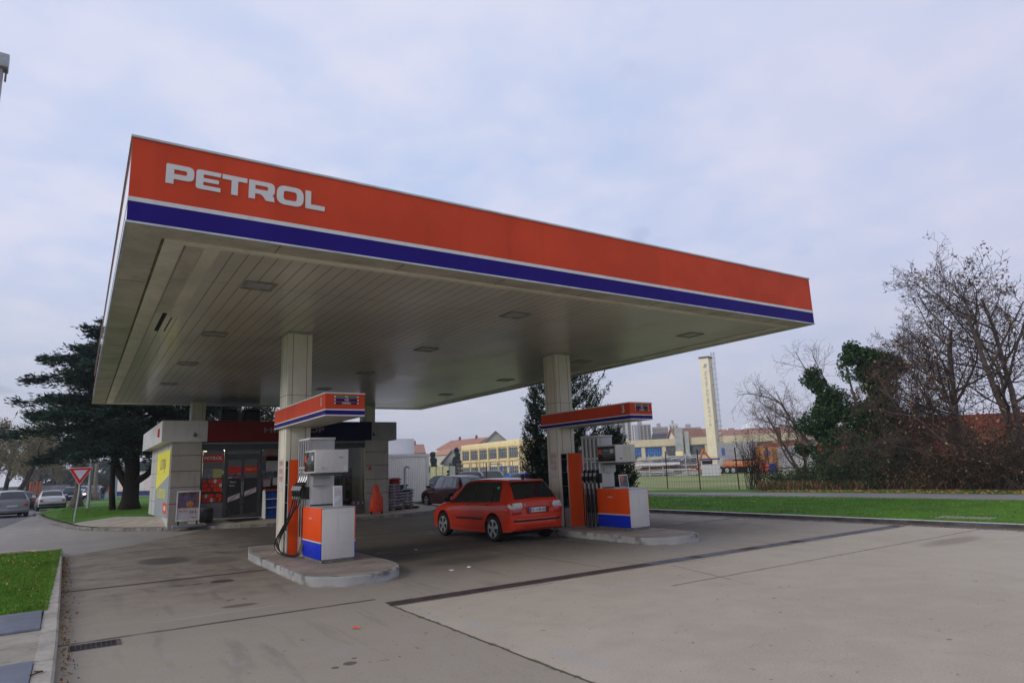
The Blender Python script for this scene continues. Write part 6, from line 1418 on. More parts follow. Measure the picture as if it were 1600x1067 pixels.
tower(1023, 1048, 666.5, 420, BKG, 'wide hazy brown block behind the dark slate roof', floors=8, cols=8)
tower(1050, 1064, 662, 420, M('block_pale', (0.55, 0.54, 0.52), 0.9), 'pale hazy block behind the white gable', floors=8, cols=3)
tower(1065, 1100, 667.5, 450, BKG, 'low hazy brown block left of the yellow tower', floors=5, cols=9)
for (a, c, y, d, w_, lab) in ((1128, 1140, 670, 420, WHW, 'white'), (1143, 1152, 668, 430, TER, 'terracotta'), (1153, 1168, 671, 410, WHW, 'long white'), (1172, 1182, 668, 430, TER, 'small terracotta'), (1185, 1200, 667, 400, WHW, 'pale')):
    roofed('hillside_house', a, d, c, d, zr(a, y+4, d), zr(a, y, d), 10, WHW, TER if w_ is WHW else BR, 'tiny %s house on the hazy skyline right of the yellow tower' % lab, 'far hillside houses', win=False)
tag(MB().lathe([(0.0, -7), (5, -5), (7, 0), (5, 5), (0, 7)], (0, 0, 0), 14).build('water_tank', M('tank_white', (0.8, 0.8, 0.8), 0.5), loc=at(1176, 520)+(zat(1176, 674, 520),)), 'white round tank on the hazy skyline', 'tank')
# houses left of the yellow works
roofed('long_terrace', 683, 200, 741, 186, zr(700, 701, 198), zr(705, 687.5, 201), 11, WHW, TER, 'white house row under a long terracotta roof, above the white container', chim=2)
roofed('orange_roof_house', 668, 178, 698, 170, zr(680, 711, 176), zr(680, 702, 180), 10, CREAM, M('roof_orange', (0.48, 0.24, 0.15), 0.85, var=0.2), 'lower house with an orange roof, left of the yellow works')
gabled('grey_gable_house', 693, 158, 722, 156, zr(697, 722, 158), zr(712, 704, 157), 8, GRW, M('roof_grey', (0.30, 0.30, 0.31), 0.8), 'grey gabled house beside the yellow works')
gabled('big_gable_house', 752, 172, 800, 172, zr(752, 697, 172), zr(776, 674.5, 172), 12, M('wall_greybeige', (0.36, 0.34, 0.31), 0.85), M('roof_grey', (0.30, 0.30, 0.31)), 'big grey gable rising behind the yellow works')
roofed('pink_house', 641, 150, 663, 150, zr(655, 707, 150), zr(650, 694, 154), 9, M('wall_pink', (0.40, 0.26, 0.23), 0.85), M('roof_pinkbrown', (0.34, 0.18, 0.14), 0.85), 'pinkish house behind the tall white cabin', chim=1)
# chimney tower with vertical lettering and ladder
x, y = at(1117, 112); h = zat(1108, 560, 112)
t = empty('sign_tower', (x, y, 0), bearing(1117)-R(90)-R(20), 'tall square yellow tower with vertical blue lettering and a caged ladder', 'tower')
MB().box(-0.75, -0.75, -0.3, 0.75, 0.75, h).build('shaft', M('tower_yellow', (0.82, 0.73, 0.54), 0.8, var=0.1, scale=0.6, dirt=0.15), t, bev=0.03)
MB().box(-0.85, -0.85, h, 0.85, 0.85, h+0.28).build('cap', GREYD, t)
LB = M('tower_letter_blue', (0.36, 0.40, 0.43), 0.7); word = 'Zagrebgradnja'
for i, ch in enumerate(word):
    z = h-2.55-i*0.69; o = text_mesh(ch, 0.86, 'letter', LB, t, face_y(0.10, -0.76, z), extrude=0.01, sx=1.05, bold=0.012)
m = MB(); m.extr([(-0.25, h-1.6), (0.3, h-1.6), (0.45, h-1.05), (0.1, h-0.85), (-0.1, h-1.2)], 'xz', -0.78, -0.755); m.build('emblem', LB, t)
m = MB()
for sx in (1.05, 1.45): m.tube([(sx, 0, 0.5), (sx, 0, h+1.0)], 0.03, 4)
z = 0.8
while z < h+1.0: m.box(1.05, -0.02, z, 1.45, 0.02, z+0.04); z += 0.4
m.build('ladder', GREYD, t)
m = MB(); z = 3.0
while z < h+0.9:
    m.tube([(0.95+0.42*(1-math.cos(a))*0.5*2.0, -0.45*math.sin(a), z) for a in np.linspace(0, math.pi, 9)], 0.025, 3); z += 0.85
for a in (0.7, 1.57, 2.4): m.tube([(0.95+0.42*(1-math.cos(a)), -0.45*math.sin(a), 3), (0.95+0.42*(1-math.cos(a)), -0.45*math.sin(a), h+0.8)], 0.02, 3)
for zz in np.arange(2, h, 3): m.box(0.75, -0.03, zz, 1.05, 0.03, zz+0.06)
m.build('safety_cage', GREYD, t)
# site stuff in front of the hall
OR = M('machine_orange', (0.55, 0.14, 0.04), 0.6, var=0.2); GALV = M('galvanised', (0.42, 0.43, 0.45), 0.45, metal=0.4, var=0.3)
def at3(px, d, z=0.0): x, y = at(px, d); return (x, y, z)
t, L_ = frame_of('scaffold_stack', 984, 92, 1090, 88, 0, 'untidy stack of scaffold tubes and planks behind the wire fence', 'scaffolding')
rnd = random.Random(4)
for k, (zz) in enumerate((0.35, 0.75, 1.15, 1.55, 1.95, 2.4)):
    m = MB()
    for i in range(22):
        x0 = rnd.uniform(-0.2, L_*0.72); ln = rnd.uniform(1.5, 5.5); yy = rnd.uniform(-0.5, 1.2); z = zz+rnd.uniform(-0.22, 0.22)
        m.tube([(x0, yy, z), (min(x0+ln, L_), yy+rnd.uniform(-0.3, 0.3), z+rnd.uniform(-0.15, 0.15))], rnd.choice((0.03, 0.05, 0.07)), 5)
    m.build('tube_bundle', [GALV, M('tube_white', (0.62, 0.63, 0.66), 0.6), M('tube_brown', (0.16, 0.08, 0.06), 0.9), GREYB, M('tube_bluegrey', (0.20, 0.23, 0.30), 0.6), GALV][k], t)
m = MB(); [m.box(x, -0.6, 0, x+0.1, -0.5, 2.9) for x in (0.3, 3.1, 5.0, 8.2)]; [m.box(x, 1.2, 0, x+0.1, 1.3, 2.9) for x in (0.3, 3.1, 5.0, 8.2)]; m.build('rack_post', GALV, t)
m = MB(); m.box(L_*0.05, -0.7, 1.55, L_*0.78, -0.62, 1.85); m.build('white_beam', M('tube_white', (0.62, 0.63, 0.66)), t)
m = MB(); m.box(L_*0.78, -0.2, 0.2, L_, 0.8, 0.75); m.build('plank_pile', M('plank_pale', (0.42, 0.40, 0.38), 0.8, var=0.3, scale=4), t); MB().box(L_*0.80, 0.0, 0.76, L_*0.97, 0.7, 1.05).build('plank_pile', OR, t)
t, L_ = frame_of('material_pile', 1052, 96, 1080, 95, 0, 'grey brown pile of formwork panels behind the scaffold stack', 'pile'); MB().box(0, 0, 0, L_, 2, 2.7).build('panel_stack', M('form_greybrown', (0.22, 0.19, 0.17), 0.9, var=0.4, scale=1.5), t); MB().box(L_*0.2, -0.2, 2.0, L_*0.6, -0.01, 3.3).build('yellow_panel', YW, t)
t, L_ = frame_of('generator_box', 1095, 80, 1124, 80, 0, 'white boxed generator with a blue top behind the wire fence', 'generator')
MB().box(0, 0, 0.15, L_, 1.4, 1.45).build('casing', M('gen_white', (0.52, 0.52, 0.54), 0.6, var=0.1), t); m = MB(); m.box(0, 0, 1.45, 0.12, 1.4, 1.95); m.box(L_*0.62, 0, 1.45, L_*0.66, 1.4, 1.95); m.build('frame_post', WHW, t)
MB().box(-0.1, -0.1, 1.95, L_+0.1, 1.5, 2.12).build('top_rail', M('gen_blue', (0.03, 0.03, 0.22), 0.6), t); MB().box(0.12, 0.1, 1.46, L_*0.61, 1.3, 1.9).build('engine', BLACK, t); MB().box(0.2, 0.05, 0.0, L_-0.2, 1.3, 0.149).build('skid', BLACK, t)
x, y = at(1098, 92); t = empty('site_crane_arm', (x, y, 0), bearing(1098)-R(90), 'small orange folded machine arm behind the generator', 'machine')
m = MB(); m.tube([(-0.6, 0, 0.6), (-0.3, 0, 2.2), (0.2, 0, 3.4)], 0.16, 6); m.tube([(0.2, 0, 3.4), (0.6, 0, 2.6), (1.3, 0, 1.6)], 0.13, 6); m.build('arm', OR, t); MB().box(-1.0, -0.5, 0, 0.2, 0.5, 0.8).build('base', OR, t, bev=0.03)
# orange flatbed truck with a grey box body
t, L_ = frame_of('flatbed_truck', 1121, 92, 1184, 88, 0, 'orange flatbed truck with black wheels carrying a grey box, behind the fence', 'truck')
MB().box(0.8, 0, 1.0, L_, 2.3, 1.25).build('chassis', OR, t); MB().box(0.85, 0.1, 1.26, L_-0.2, 2.2, 1.7).build('side_board', M('board_orange', (0.60, 0.24, 0.10), 0.7), t)
MB().box(-0.2, 0.1, 0.7, 0.78, 2.2, 2.2).build('cab', M('cab_grey', (0.40, 0.40, 0.42), 0.5), t, bev=0.08)
for xx in (0.4, 1.55, 2.55, L_-1.3, L_-0.4):
    wh = MB().lathe([(0.30, -0.15), (0.50, -0.14), (0.54, -0.08), (0.54, 0.1), (0.50, 0.15), (0.3, 0.15)], (xx, 0.0, 0.54), 20, 'y').build('wheel', TYRE, t, smooth='angle'); MB().lathe([(0.3, -0.16), (0.12, -0.2), (0.1, -0.2)], (xx, 0, 0.54), 16, 'y').build('rim', GREYB, wh)
t, L_ = frame_of('box_trailer', 1122, 96, 1174, 94, 0, 'long grey corrugated box body above the orange truck', 'trailer')
MB().box(0, 0, 1.9, L_, 2.4, 4.15).build('box_body', M('box_grey', (0.30, 0.31, 0.33), 0.6, var=0.15), t); m = MB(); [m.box(i*L_/26, -0.04, 1.95, i*L_/26+0.06, -0.001, 4.1) for i in range(26)]; m.build('rib', GREYB, t); MB().box(L_*0.14, -0.06, 2.5, L_*0.24, -0.045, 3.5).build('blue_mark', M('mark_blue', (0.05, 0.10, 0.30), 0.6), t); MB().box(0.3, 0.2, 0, L_-0.3, 2.2, 1.89).build('undercarriage', BLACK, t)
t, L_ = frame_of('storage_container', 1176, 96, 1207, 93, 0, 'orange yellow storage container with a blue emblem', 'container', 'containers in the yard')
MB().box(0, 0, 0, L_, 5, 3.6).build('box', M('container_orange', (0.55, 0.26, 0.07), 0.6, var=0.2, dirt=0.2), t); m = MB(); [m.box(i*L_/16, -0.05, 0.1, i*L_/16+0.08, -0.001, 3.5) for i in range(17)]; m.build('rib', M('container_orange', (0.55, 0.26, 0.07)), t)
m = MB(); m.extr([(L_*0.60, 2.3), (L_*0.97, 2.3), (L_*0.9, 2.9), (L_*0.72, 3.2)], 'xz', -0.09, -0.055); m.build('emblem', M('emblem_blue', (0.09, 0.07, 0.32), 0.6), t)
tag(MB().box(0, 0, 0, 2.2, 1.2, 1.15).build('skip', M('skip_red', (0.60, 0.07, 0.03), 0.6, dirt=0.2), loc=at3(1184, 88), rz=bearing(1184)-R(90), bev=0.04), 'small bright orange red skip before the orange container', 'skip')
tag(MB().lathe([(0.42, 0), (0.45, 0.05), (0.42, 0.4), (0.45, 0.45), (0.42, 0.8), (0.45, 0.85), (0.42, 1.25), (0.3, 1.27)], n=16).build('barrel', M('barrel_blue', (0.01, 0.04, 0.38), 0.45), loc=at3(1206, 87), smooth='angle'), 'blue barrel standing between the red skip and the pale shed wall', 'barrel')
t, L_ = frame_of('pale_shed', 1211, 94, 1273, 88, 0, 'long pale grey corrugated shed wall behind the wire fence', 'shed')
MB().box(0, 0, 0.1, L_, 5, 3.3).build('wall', M('shed_pale', (0.44, 0.44, 0.46), 0.6, var=0.12, dirt=0.15), t); m = MB(); [m.box(i*L_/22, -0.05, 0.15, i*L_/22+0.08, -0.001, 3.25) for i in range(23)]; m.build('rib', M('shed_rib', (0.38, 0.38, 0.40), 0.6), t)
t, L_ = frame_of('rusty_beam', 1200, 91, 1262, 87, 0, 'rusty steel beam raised over the containers on two posts', 'beam')
MB().box(-0.3, -0.3, zat(1210, 698, 90), L_, 0.1, zat(1210, 698, 90)+0.55).build('beam', M('beam_rust', (0.22, 0.07, 0.045), 0.8, var=0.3), t); m = MB(); [m.box(x, -0.3, 0, x+0.2, -0.1, zat(1210, 698, 90)) for x in (0, L_-0.3)]; m.build('post', RUST, t); MB().box(L_*0.33, -0.2, zat(1210, 698, 90)+0.56, L_*0.33+0.45, 0.05, zat(1225, 668, 90)).build('stub_post', RUST, t)
# long brick red sheet wall behind the trees
REDW = Mat('red_sheet_wall', 0.7); n = REDW.noise(0.5, 4).step(0.35, 0.65); REDW.color(REDW.mix((0.36, 0.075, 0.035), (0.46, 0.105, 0.05), n)); REDW = REDW.m
rw = empty('red_sheet_wall', (0, 0, 0), 0, 'long brick red ribbed sheet wall behind the ivy trees', 'wall')
pts_ = [at(1273, 92), at(1330, 66), at(1402, 50), at(1500, 49), at(1690, 50)]; zs_ = [zat(1273, 694, 92), zat(1330, 674, 66), zat(1402, 654, 50), zat(1500, 648, 49), zat(1690, 639, 50)]
for i in range(4):
    a, c = Vector(pts_[i]), Vector(pts_[i+1]); u = (c-a).normalized(); v = Vector((-u.y, u.x))*0.12
    m = MB().prism([tuple(a), tuple(c), tuple(c+v), tuple(a+v)], [0.35]*4, [zs_[i], zs_[i+1], zs_[i+1], zs_[i]]); m.build('panel', REDW, rw)
    m = MB(); k = int((c-a).length/0.5)
    for j in range(k):
        p = a+u*(j*0.5); q = p+u*0.12; w2 = -v*0.4; zt = zs_[i]+(zs_[i+1]-zs_[i])*j/k-0.03; m.prism([tuple(p+w2), tuple(q+w2), tuple(q-v*0.01), tuple(p-v*0.01)], 0.36, zt)
    m.build('rib', REDW, rw)
    m = MB().prism([tuple(a-v*0.6), tuple(c-v*0.6), tuple(c+v), tuple(a+v)], -0.1, 0.345); m.build('plinth', M('plinth_pale', (0.36, 0.35, 0.34), 0.9), rw)
tag(MB().box(0, 0, 0, 1.0, 1, 9.0).build('yellow_stack', M('stack_yellow', (0.50, 0.46, 0.28), 0.8), loc=at3(1409, 105), rz=0.3), 'short yellow stack showing over the red wall', 'stack')

# ------------------------------------------------------------------ wire fence with rusty posts
fp = [(at(712, 54)), at(760, 50.5), at(817, 47.5), (34.9, 32.0), (34.3, 26.9), (32.9, 22.3), (32.45, 19.1), (32.75, 16.4), (33.4, 12.4), (33.9, 9.0), (34.2, 5.4), (34.4, 1.5), (34.5, -2.6), (34.5, -7)]
fpn = empty('wire_fence', (0, 0, 0), 0, 'wire mesh fence on thin rusty posts between the path and the yard', 'fence')
for i, (x, y) in enumerate(fp):
    lean = ((i*37) % 5-2)*0.02
    MB().tube([(x, y, 0.0), (x+lean, y+lean*2.0, 2.35 if i < 5 else 2.6)], 0.04, 6).build('post', M('post_rust', (0.045, 0.02, 0.015), 0.9, var=0.4), fpn)
m = MB()
for (a, c) in zip(fp, fp[1:]):
    L_ = math.hypot(c[0]-a[0], c[1]-a[1]); k = int(L_/0.24)
    for j in range(k):
        x, y = a[0]+(c[0]-a[0])*j/k, a[1]+(c[1]-a[1])*j/k; m.tube([(x, y, 0.1), (x, y, 2.05)], 0.0055, 3, cap=False)
    for z in np.arange(0.15, 2.1, 0.24): m.tube([(a[0], a[1], z), (c[0], c[1], z)], 0.0055, 3, cap=False)
m.build('wire_mesh', M('wire_brown', (0.06, 0.05, 0.045), 0.8), fpn)

# ------------------------------------------------------------------ left: signs, lamp posts, hoarding
x, y = at(124, 38.6); t = empty('give_way_sign', (x, y, 0.24), R(-90)+math.atan2(y-CAM[1], x-CAM[0])+R(4), 'red bordered white triangle sign on a grey pole at the lawn corner', 'road sign')
zt = zat(126, 731, 38.6)-0.24; s = 0.96; hgt = 0.70
m = MB().extr(rounded([(-s/2, zt), (0, zt-hgt*1.12), (s/2, zt)], 0.05, 4), 'xz', -0.055, -0.045); m.build('red_triangle', M('sign_red_paint', (0.60, 0.015, 0.02), 0.4), t)
m = MB().extr(rounded([(-s/2+0.19, zt-0.10), (0, zt-hgt*1.12+0.22), (s/2-0.19, zt-0.10)], 0.02, 3), 'xz', -0.060, -0.0555); m.build('white_triangle', M('sign_white_paint', (0.62, 0.63, 0.68), 0.4), t)
m = MB().extr(rounded([(-s/2-0.03, zt+0.025), (0, zt-hgt*1.12-0.06), (s/2+0.03, zt+0.025)], 0.06, 4), 'xz', -0.0445, -0.03); m.build('back_plate', WHITE, t)
MB().tube([(0.03, 0.02, zt-0.05), (0.0, 0, 1.2), (-0.10, 0, -0.2)], 0.034, 8).build('pole', GALV, t)
x, y = at(137, 52); t = empty('street_lamp', (x, y, 0), bearing(137)-R(90), 'tall street lamp with a flat square head behind the cedar', 'street lamp'); hz_ = zat(137, 545, 52)
MB().tube([(0.12, 0, 0), (0.12, 0, hz_)], [0.11, 0.06], 8).build('mast', GALV, t); MB().box(-0.50, -0.3, hz_, 0.42, 0.3, hz_+0.45).build('lamp_head', M('lamp_grey', (0.22, 0.23, 0.23), 0.6, var=0.2), t, bev=0.04)
x, y = world_at(1.5, 92, 9.6)[:2]; t = empty('flag_mast', (x, y, 0), bearing(0)-R(90), 'pale mast with a square cap at the left picture edge', 'mast'); zt = zat(4, 88, 9.6)
MB().tube([(0, 0, 0), (0, 0, zt-0.12)], [0.055, 0.042], 12).build('pole', M('mast_pinkgrey', (0.38, 0.33, 0.34), 0.5), t, smooth='angle'); MB().box(-0.09, -0.09, zt-0.18, 0.085, 0.09, zt).build('cap', GALV, t, bev=0.008); MB().box(0.055, -0.02, zt-0.33, 0.075, 0.02, zt-0.1).build('clip', GREYD, t)
x, y = at(180, 84); t = empty('pale_post', (x, y, 0), 0, 'pale green post beside the person in red', 'post'); MB().tube([(0, 0, 0), (0, 0, 2.6)], [0.24, 0.22], 12).build('shaft', M('post_green', (0.30, 0.42, 0.42), 0.6), t, smooth='angle'); MB().lathe([(0.26, 2.6), (0.2, 2.9), (0, 3.0)], n=12).build('cap', WHW, t)
t, L_ = frame_of('hoarding', 183, 98, 262, 88, 0.3, 'white hoarding panels behind the cedar trunk', 'hoarding')
for i in range(7): MB().box(i*L_/7, 0, 0.55, (i+1)*L_/7-0.04, 0.06, 2.7).build('panel', M('hoarding_white%d' % (i % 2), (0.55, 0.53, 0.54) if i % 2 else (0.60, 0.50, 0.52), 0.7, var=0.15, scale=0.8), t)
MB().box(0, -0.03, 0.0, L_, -0.002, 0.5).build('lower_board', M('board_navy', (0.02, 0.03, 0.12), 0.7), t); MB().box(0, -0.03, 2.75, L_, 0.05, 2.85).build('top_rail', M('rail_cyan', (0.30, 0.45, 0.50), 0.6), t)
for k, px in enumerate((48, 52, 58, 63)):
    x, y = at(px, 112); tag(MB().lathe([(0.16, 0), (0.16, 2.3), (0.05, 2.5)], n=8).build('bollard', M('bollard_%d' % (k % 2), (0.42, 0.12, 0.06) if k < 2 else (0.06, 0.08, 0.12), 0.7), loc=(x, y, 0)), ['orange post at the roadside, left of its pair', 'orange post at the roadside, right of its pair', 'dark roadside post next to the orange pair', 'dark roadside post farther right of the orange pair'][k], 'post', 'posts at the far roadside')
t, L_ = frame_of('street_wall', -30, 135, 110, 140, 0, 'low pale wall along the far side of the street', 'wall'); MB().box(0, 0, 0, L_, 0.4, 1.9).build('wall', M('street_wall_grey', (0.30, 0.29, 0.29), 0.9, var=0.3, scale=0.6), t)
sheet('far_lawn', [(-40, 90), (-8.5, 98), (-6.3, 114), (-5, 130), (-20, 150), (-80, 140)], 0.05, GRASS)
m = MB(); zc = 6.6; a = Vector(at(-20, 150)); c = Vector(at(200, 120))
for dz in (0, 0.5): 
    P3 = [(a.x+(c.x-a.x)*u, a.y+(c.y-a.y)*u, zc+dz-1.2*math.sin(u*math.pi)*0.6) for u in np.linspace(0, 1, 12)]; m.tube(P3, 0.05, 3)
tag(m.build('overhead_wire', GREYD), 'pair of overhead wires crossing the far street', 'wire')
# ------------------------------------------------------------------ trees
def bark(name, c): return M(name, c, 0.95, var=0.4, scale=7, bump=0.5, spec=0.15)
BK_D = bark('bark_dark', (0.030, 0.024, 0.020)); BK_G = bark('bark_grey', (0.11, 0.085, 0.075)); BK_T = bark('twig_brown', (0.11, 0.078, 0.062)); BK_P = bark('bark_pale', (0.20, 0.16, 0.13))
def leafm(name, c, tr=0.0):
    m = Mat(name, 0.8, spec=0.06); n = m.noise(0.9, 3).step(0.3, 0.7); n2 = m.noise(9, 2).step(0.3, 0.7); m.color(m.mix(m.mix(sc(c, 0.55), c, n), sc(c, 1.5), n2*0.5)); return m.m
NEED = [leafm('needle_dark', (0.012, 0.030, 0.019)), leafm('needle_mid', (0.020, 0.050, 0.030)), leafm('needle_grey', (0.032, 0.066, 0.044))]
FIRN = [leafm('fir_dark', (0.010, 0.022, 0.012)), leafm('fir_mid', (0.020, 0.042, 0.020))]
IVY = [leafm('ivy_dark', (0.012, 0.032, 0.014)), leafm('ivy_mid', (0.028, 0.065, 0.022)), leafm('ivy_light', (0.055, 0.105, 0.035))]
DRY = [leafm('dry_brown', (0.16, 0.085, 0.045)), leafm('dry_rust', (0.12, 0.05, 0.03)), leafm('dry_straw', (0.26, 0.19, 0.10))]
HAZL = [leafm('autumn_olive', (0.17, 0.14, 0.05)), leafm('autumn_tan', (0.24, 0.16, 0.07)), leafm('autumn_green', (0.10, 0.12, 0.05))]
class Grow:
    def __init__(s, seed): s.r = random.Random(seed); s.paths = []; s.tips = []; s.mids = []
    def branch(s, p, d, L_, r_, lev, maxlev, spread=0.8, up=0.12, nseg=5, kids_=4, wig=0.22, ratio=0.62, start=0.25, flat=0.0, rr=0.55, rmin=0.004):
        R_ = s.r; pts = [p.copy()]; rs = [r_]; d = d.normalized(); q = p.copy(); end = r_*(0.35 if lev < maxlev else 0.3)
        for i in range(nseg):
            d = (d+Vector((R_.gauss(0, wig), R_.gauss(0, wig), R_.gauss(0, wig*(1-flat))+up))*0.5).normalized()
            q = q+d*(L_/nseg); pts.append(q.copy()); rs.append(max(rmin, r_+(end-r_)*(i+1)/nseg))
        s.paths.append((pts, rs, lev)); 
        if lev >= maxlev: s.tips.append((q.copy(), d.copy())); s.mids += [(pt.copy(), d.copy()) for pt in pts[1:]]; return
        n = kids_ if not hasattr(kids_, '__len__') else kids_[min(lev, len(kids_)-1)]
        for k in range(n):
            f = start+(1-start)*(k+R_.uniform(0.1, 0.9))/n; i = min(int(f*nseg), nseg-1); u = f*nseg-i
            b = pts[i].lerp(pts[i+1], u); ax = (pts[i+1]-pts[i]).normalized()
            o = ax.orthogonal().normalized(); o.rotate(Matrix.Rotation(R_.uniform(0, 2*math.pi), 3, ax))
            if flat: o.z *= (1-flat); o = o.normalized() if o.length > 0.01 else ax.orthogonal().normalized()
            nd = (ax*(1-spread*0.55)+o*spread*R_.uniform(0.7, 1.15)).normalized()
            s.branch(b, nd, L_*ratio*R_.uniform(0.7, 1.2)*(1.15-0.4*f), max(rmin, (rs[i])*rr), lev+1, maxlev, spread, up, max(3, nseg-1), kids_, wig, ratio, 0.15, flat, rr, rmin)
    def mesh(s, lev0=0, lev1=9):
        m = MB()
        for pts, rs, lev in s.paths:
            if lev0 <= lev <= lev1: m.tube(pts, rs, 8 if lev == 0 else (5 if lev == 1 else 3), cap=False)
        return m
def bare_tree(name, x, y, z, seed, stems, label, cat='tree', maxlev=4, kids_=(6, 5, 4, 4), leafn=0, leafmats=DRY, leafsize=0.12, up=0.14, wig=0.25, spread=0.85, ratio=0.6, mat=BK_G, tmat=BK_T, group=None, rmin=0.006, start=0.3):
    t = empty(name, (x, y, z), 0, label, cat, group); g = Grow(seed)
    for (d, L_, r_) in stems: g.branch(Vector((0, 0, 0)), Vector(d), L_, r_, 0, maxlev, spread, up, 6, kids_, wig, ratio, start, rmin=rmin)
    g.mesh(0, 1).build('trunk', mat, t, smooth=True)
    g.mesh(2, 9).build('crown', tmat, t)
    if leafn:
        pts = [q[0] for q in g.mids]; idx = RNG.integers(0, len(pts), leafn); P = np.array([tuple(pts[i]) for i in idx])+RNG.normal(0, 0.06, (leafn, 3)); leaves('foliage', P, leafsize, leafmats, t, aspect=0.7)
    return t, g

# --- big cedar left of the shop
def cedar():
    x0, y0 = at(205, 45.6); t = empty('cedar_tree', (x0, y0, 0.28), 0, 'big dark cedar with layered drooping branches behind the left end of the canopy', 'tree'); rnd = random.Random(11); m = MB()
    trunk = [(0, 0, -0.2), (0, 0, 0.6), (0.03, 0, 1.6), (0.0, 0, 3.2), (0.1, 0, 6), (0.1, 0.1, 9.0), (0, 0, 10.8), (0.0, 0, 12.0)]
    m.tube(trunk, [0.72, 0.47, 0.42, 0.36, 0.28, 0.2, 0.12, 0.05], 12); 
    lv = Vector((-rt[0], -rt[1], 0)).normalized(); bk = Vector((fw[0], fw[1], 0)).normalized()
    def P(a, c, z): v = -lv*a+bk*c; return (v.x, v.y, z)
    for (pts, rs) in (([P(0, 0, 1.2), P(-0.9, 0.1, 2.3), P(-1.35, 0.2, 3.6), P(-1.9, 0.3, 5.2)], [0.30, 0.22, 0.19, 0.12]), ([P(0, 0, 1.5), P(0.9, 0, 2.0), P(1.6, 0.1, 3.0), P(1.95, 0.2, 4.6)], [0.26, 0.18, 0.16, 0.11]), ([P(0, 0, 2.2), P(-0.5, -0.2, 3.3), P(-0.9, -0.3, 4.6)], [0.2, 0.15, 0.10])): m.tube(pts, rs, 8)
    m.build('trunk', BK_D, t, smooth=True)
    wood = MB(); NP = []; ND = []
    nl = 80
    for k in range(nl):
        z = 3.4+7.9*(k/nl)**1.0; reach = float(np.interp(z, [3.4, 4.7, 6, 7, 8.8, 10.3, 11.4], [5.8, 6.6, 5.7, 4.8, 3.8, 2.8, 1.8]))*rnd.uniform(0.66, 1.15)
        reach = max(reach, 1.0); az = k*2.399+rnd.uniform(-0.3, 0.3); d = Vector((math.cos(az), math.sin(az), 0))
        side = d.dot(lv); droop = 0.0
        pts = [Vector((0, 0, z-0.4*rnd.random()))]; n = 9; rise = rnd.uniform(0.10, 0.30) if z > 5 else rnd.uniform(0.0, 0.15)
        for i in range(1, n+1):
            u = i/n; pts.append(Vector((0, 0, z))+d*reach*u+Vector((rnd.gauss(0, .12), rnd.gauss(0, .12), reach*(rise*u*1.1-0.22*u*u if z > 6 else rise*u-0.20*u*u)+(0.5*u*u if side > 0.3 and z > 5 else 0)+rnd.gauss(0, .05))))
        wood.tube(pts, [0.13*(1-0.9*i/n)*(reach/8)+0.012 for i in range(n+1)], 5, cap=False)
        for i in range(2, n+1):          # side boughs, flat sprays
            for sgn in (-1, 1):
                for rep in range(2):
                    b = pts[i-1].lerp(pts[i], rnd.random()); u = i/n; ln = reach*0.40*(1.15-u)*rnd.uniform(0.6, 1.3)+0.35; sd = Vector((-d.y, d.x, 0))*sgn
                    dd = (d*rnd.uniform(0.5, 0.9)+sd*rnd.uniform(0.35, 0.9)+Vector((0, 0, rnd.uniform(-0.22, 0.26)))).normalized(); e = b+dd*ln+Vector((0, 0, -0.10*ln))
                    wood.tube([b, b.lerp(e, 0.5)+Vector((0, 0, 0.04)), e], [0.028, 0.018, 0.006], 3, cap=False)
                    nn = int(16+22*ln)
                    for q in range(nn):
                        f = rnd.random(); c = b.lerp(e, f); o = Vector((rnd.gauss(0, .17), rnd.gauss(0, .17), rnd.gauss(-0.05, .13))); NP.append(c+o)
                        v = dd*0.7+Vector((rnd.gauss(0, .45), rnd.gauss(0, .45), rnd.gauss(0.10, .16))); ND.append(v)
        e = pts[-1]
        for q in range(26): NP.append(e+d*rnd.uniform(-0.9, 0.35)+Vector((rnd.gauss(0, .1), rnd.gauss(0, .1), rnd.gauss(0, .04)))); ND.append(d+Vector((rnd.gauss(0, .3), rnd.gauss(0, .3), rnd.gauss(0.15, .15))))
    wood.build('bough', BK_D, t)
    leaves('crown', np.array([tuple(v) for v in NP]), 0.34, NEED, t, np.array([tuple(v) for v in ND]), aspect=0.22)
cedar()
tt = empty('slender_tree', at(179, 46)+(0.28,), 0, 'slender leaning bare trunk left of the cedar trunk', 'tree')
MB().tube([(0.0, 0, -0.1), (-0.1, 0.05, 1.2), (-0.14, 0.1, 2.8), (-0.1, 0.2, 4.4)], [0.19, 0.15, 0.14, 0.10], 9).build('trunk', BK_D, tt, smooth=True)
g = Grow(31); [g.branch(Vector((-0.1, 0.2, 4.2)), Vector((math.cos(a), math.sin(a), 0.9)), 1.9, 0.06, 1, 3, kids_=(4, 4, 4)) for a in (0.3, 2.2, 4.1, 5.3)]; g.mesh().build('crown', BK_D, tt)
leaves('foliage', np.array([tuple(q[0]) for q in g.mids])+RNG.normal(0, .1, (len(g.mids), 3)), 0.16, NEED, tt)
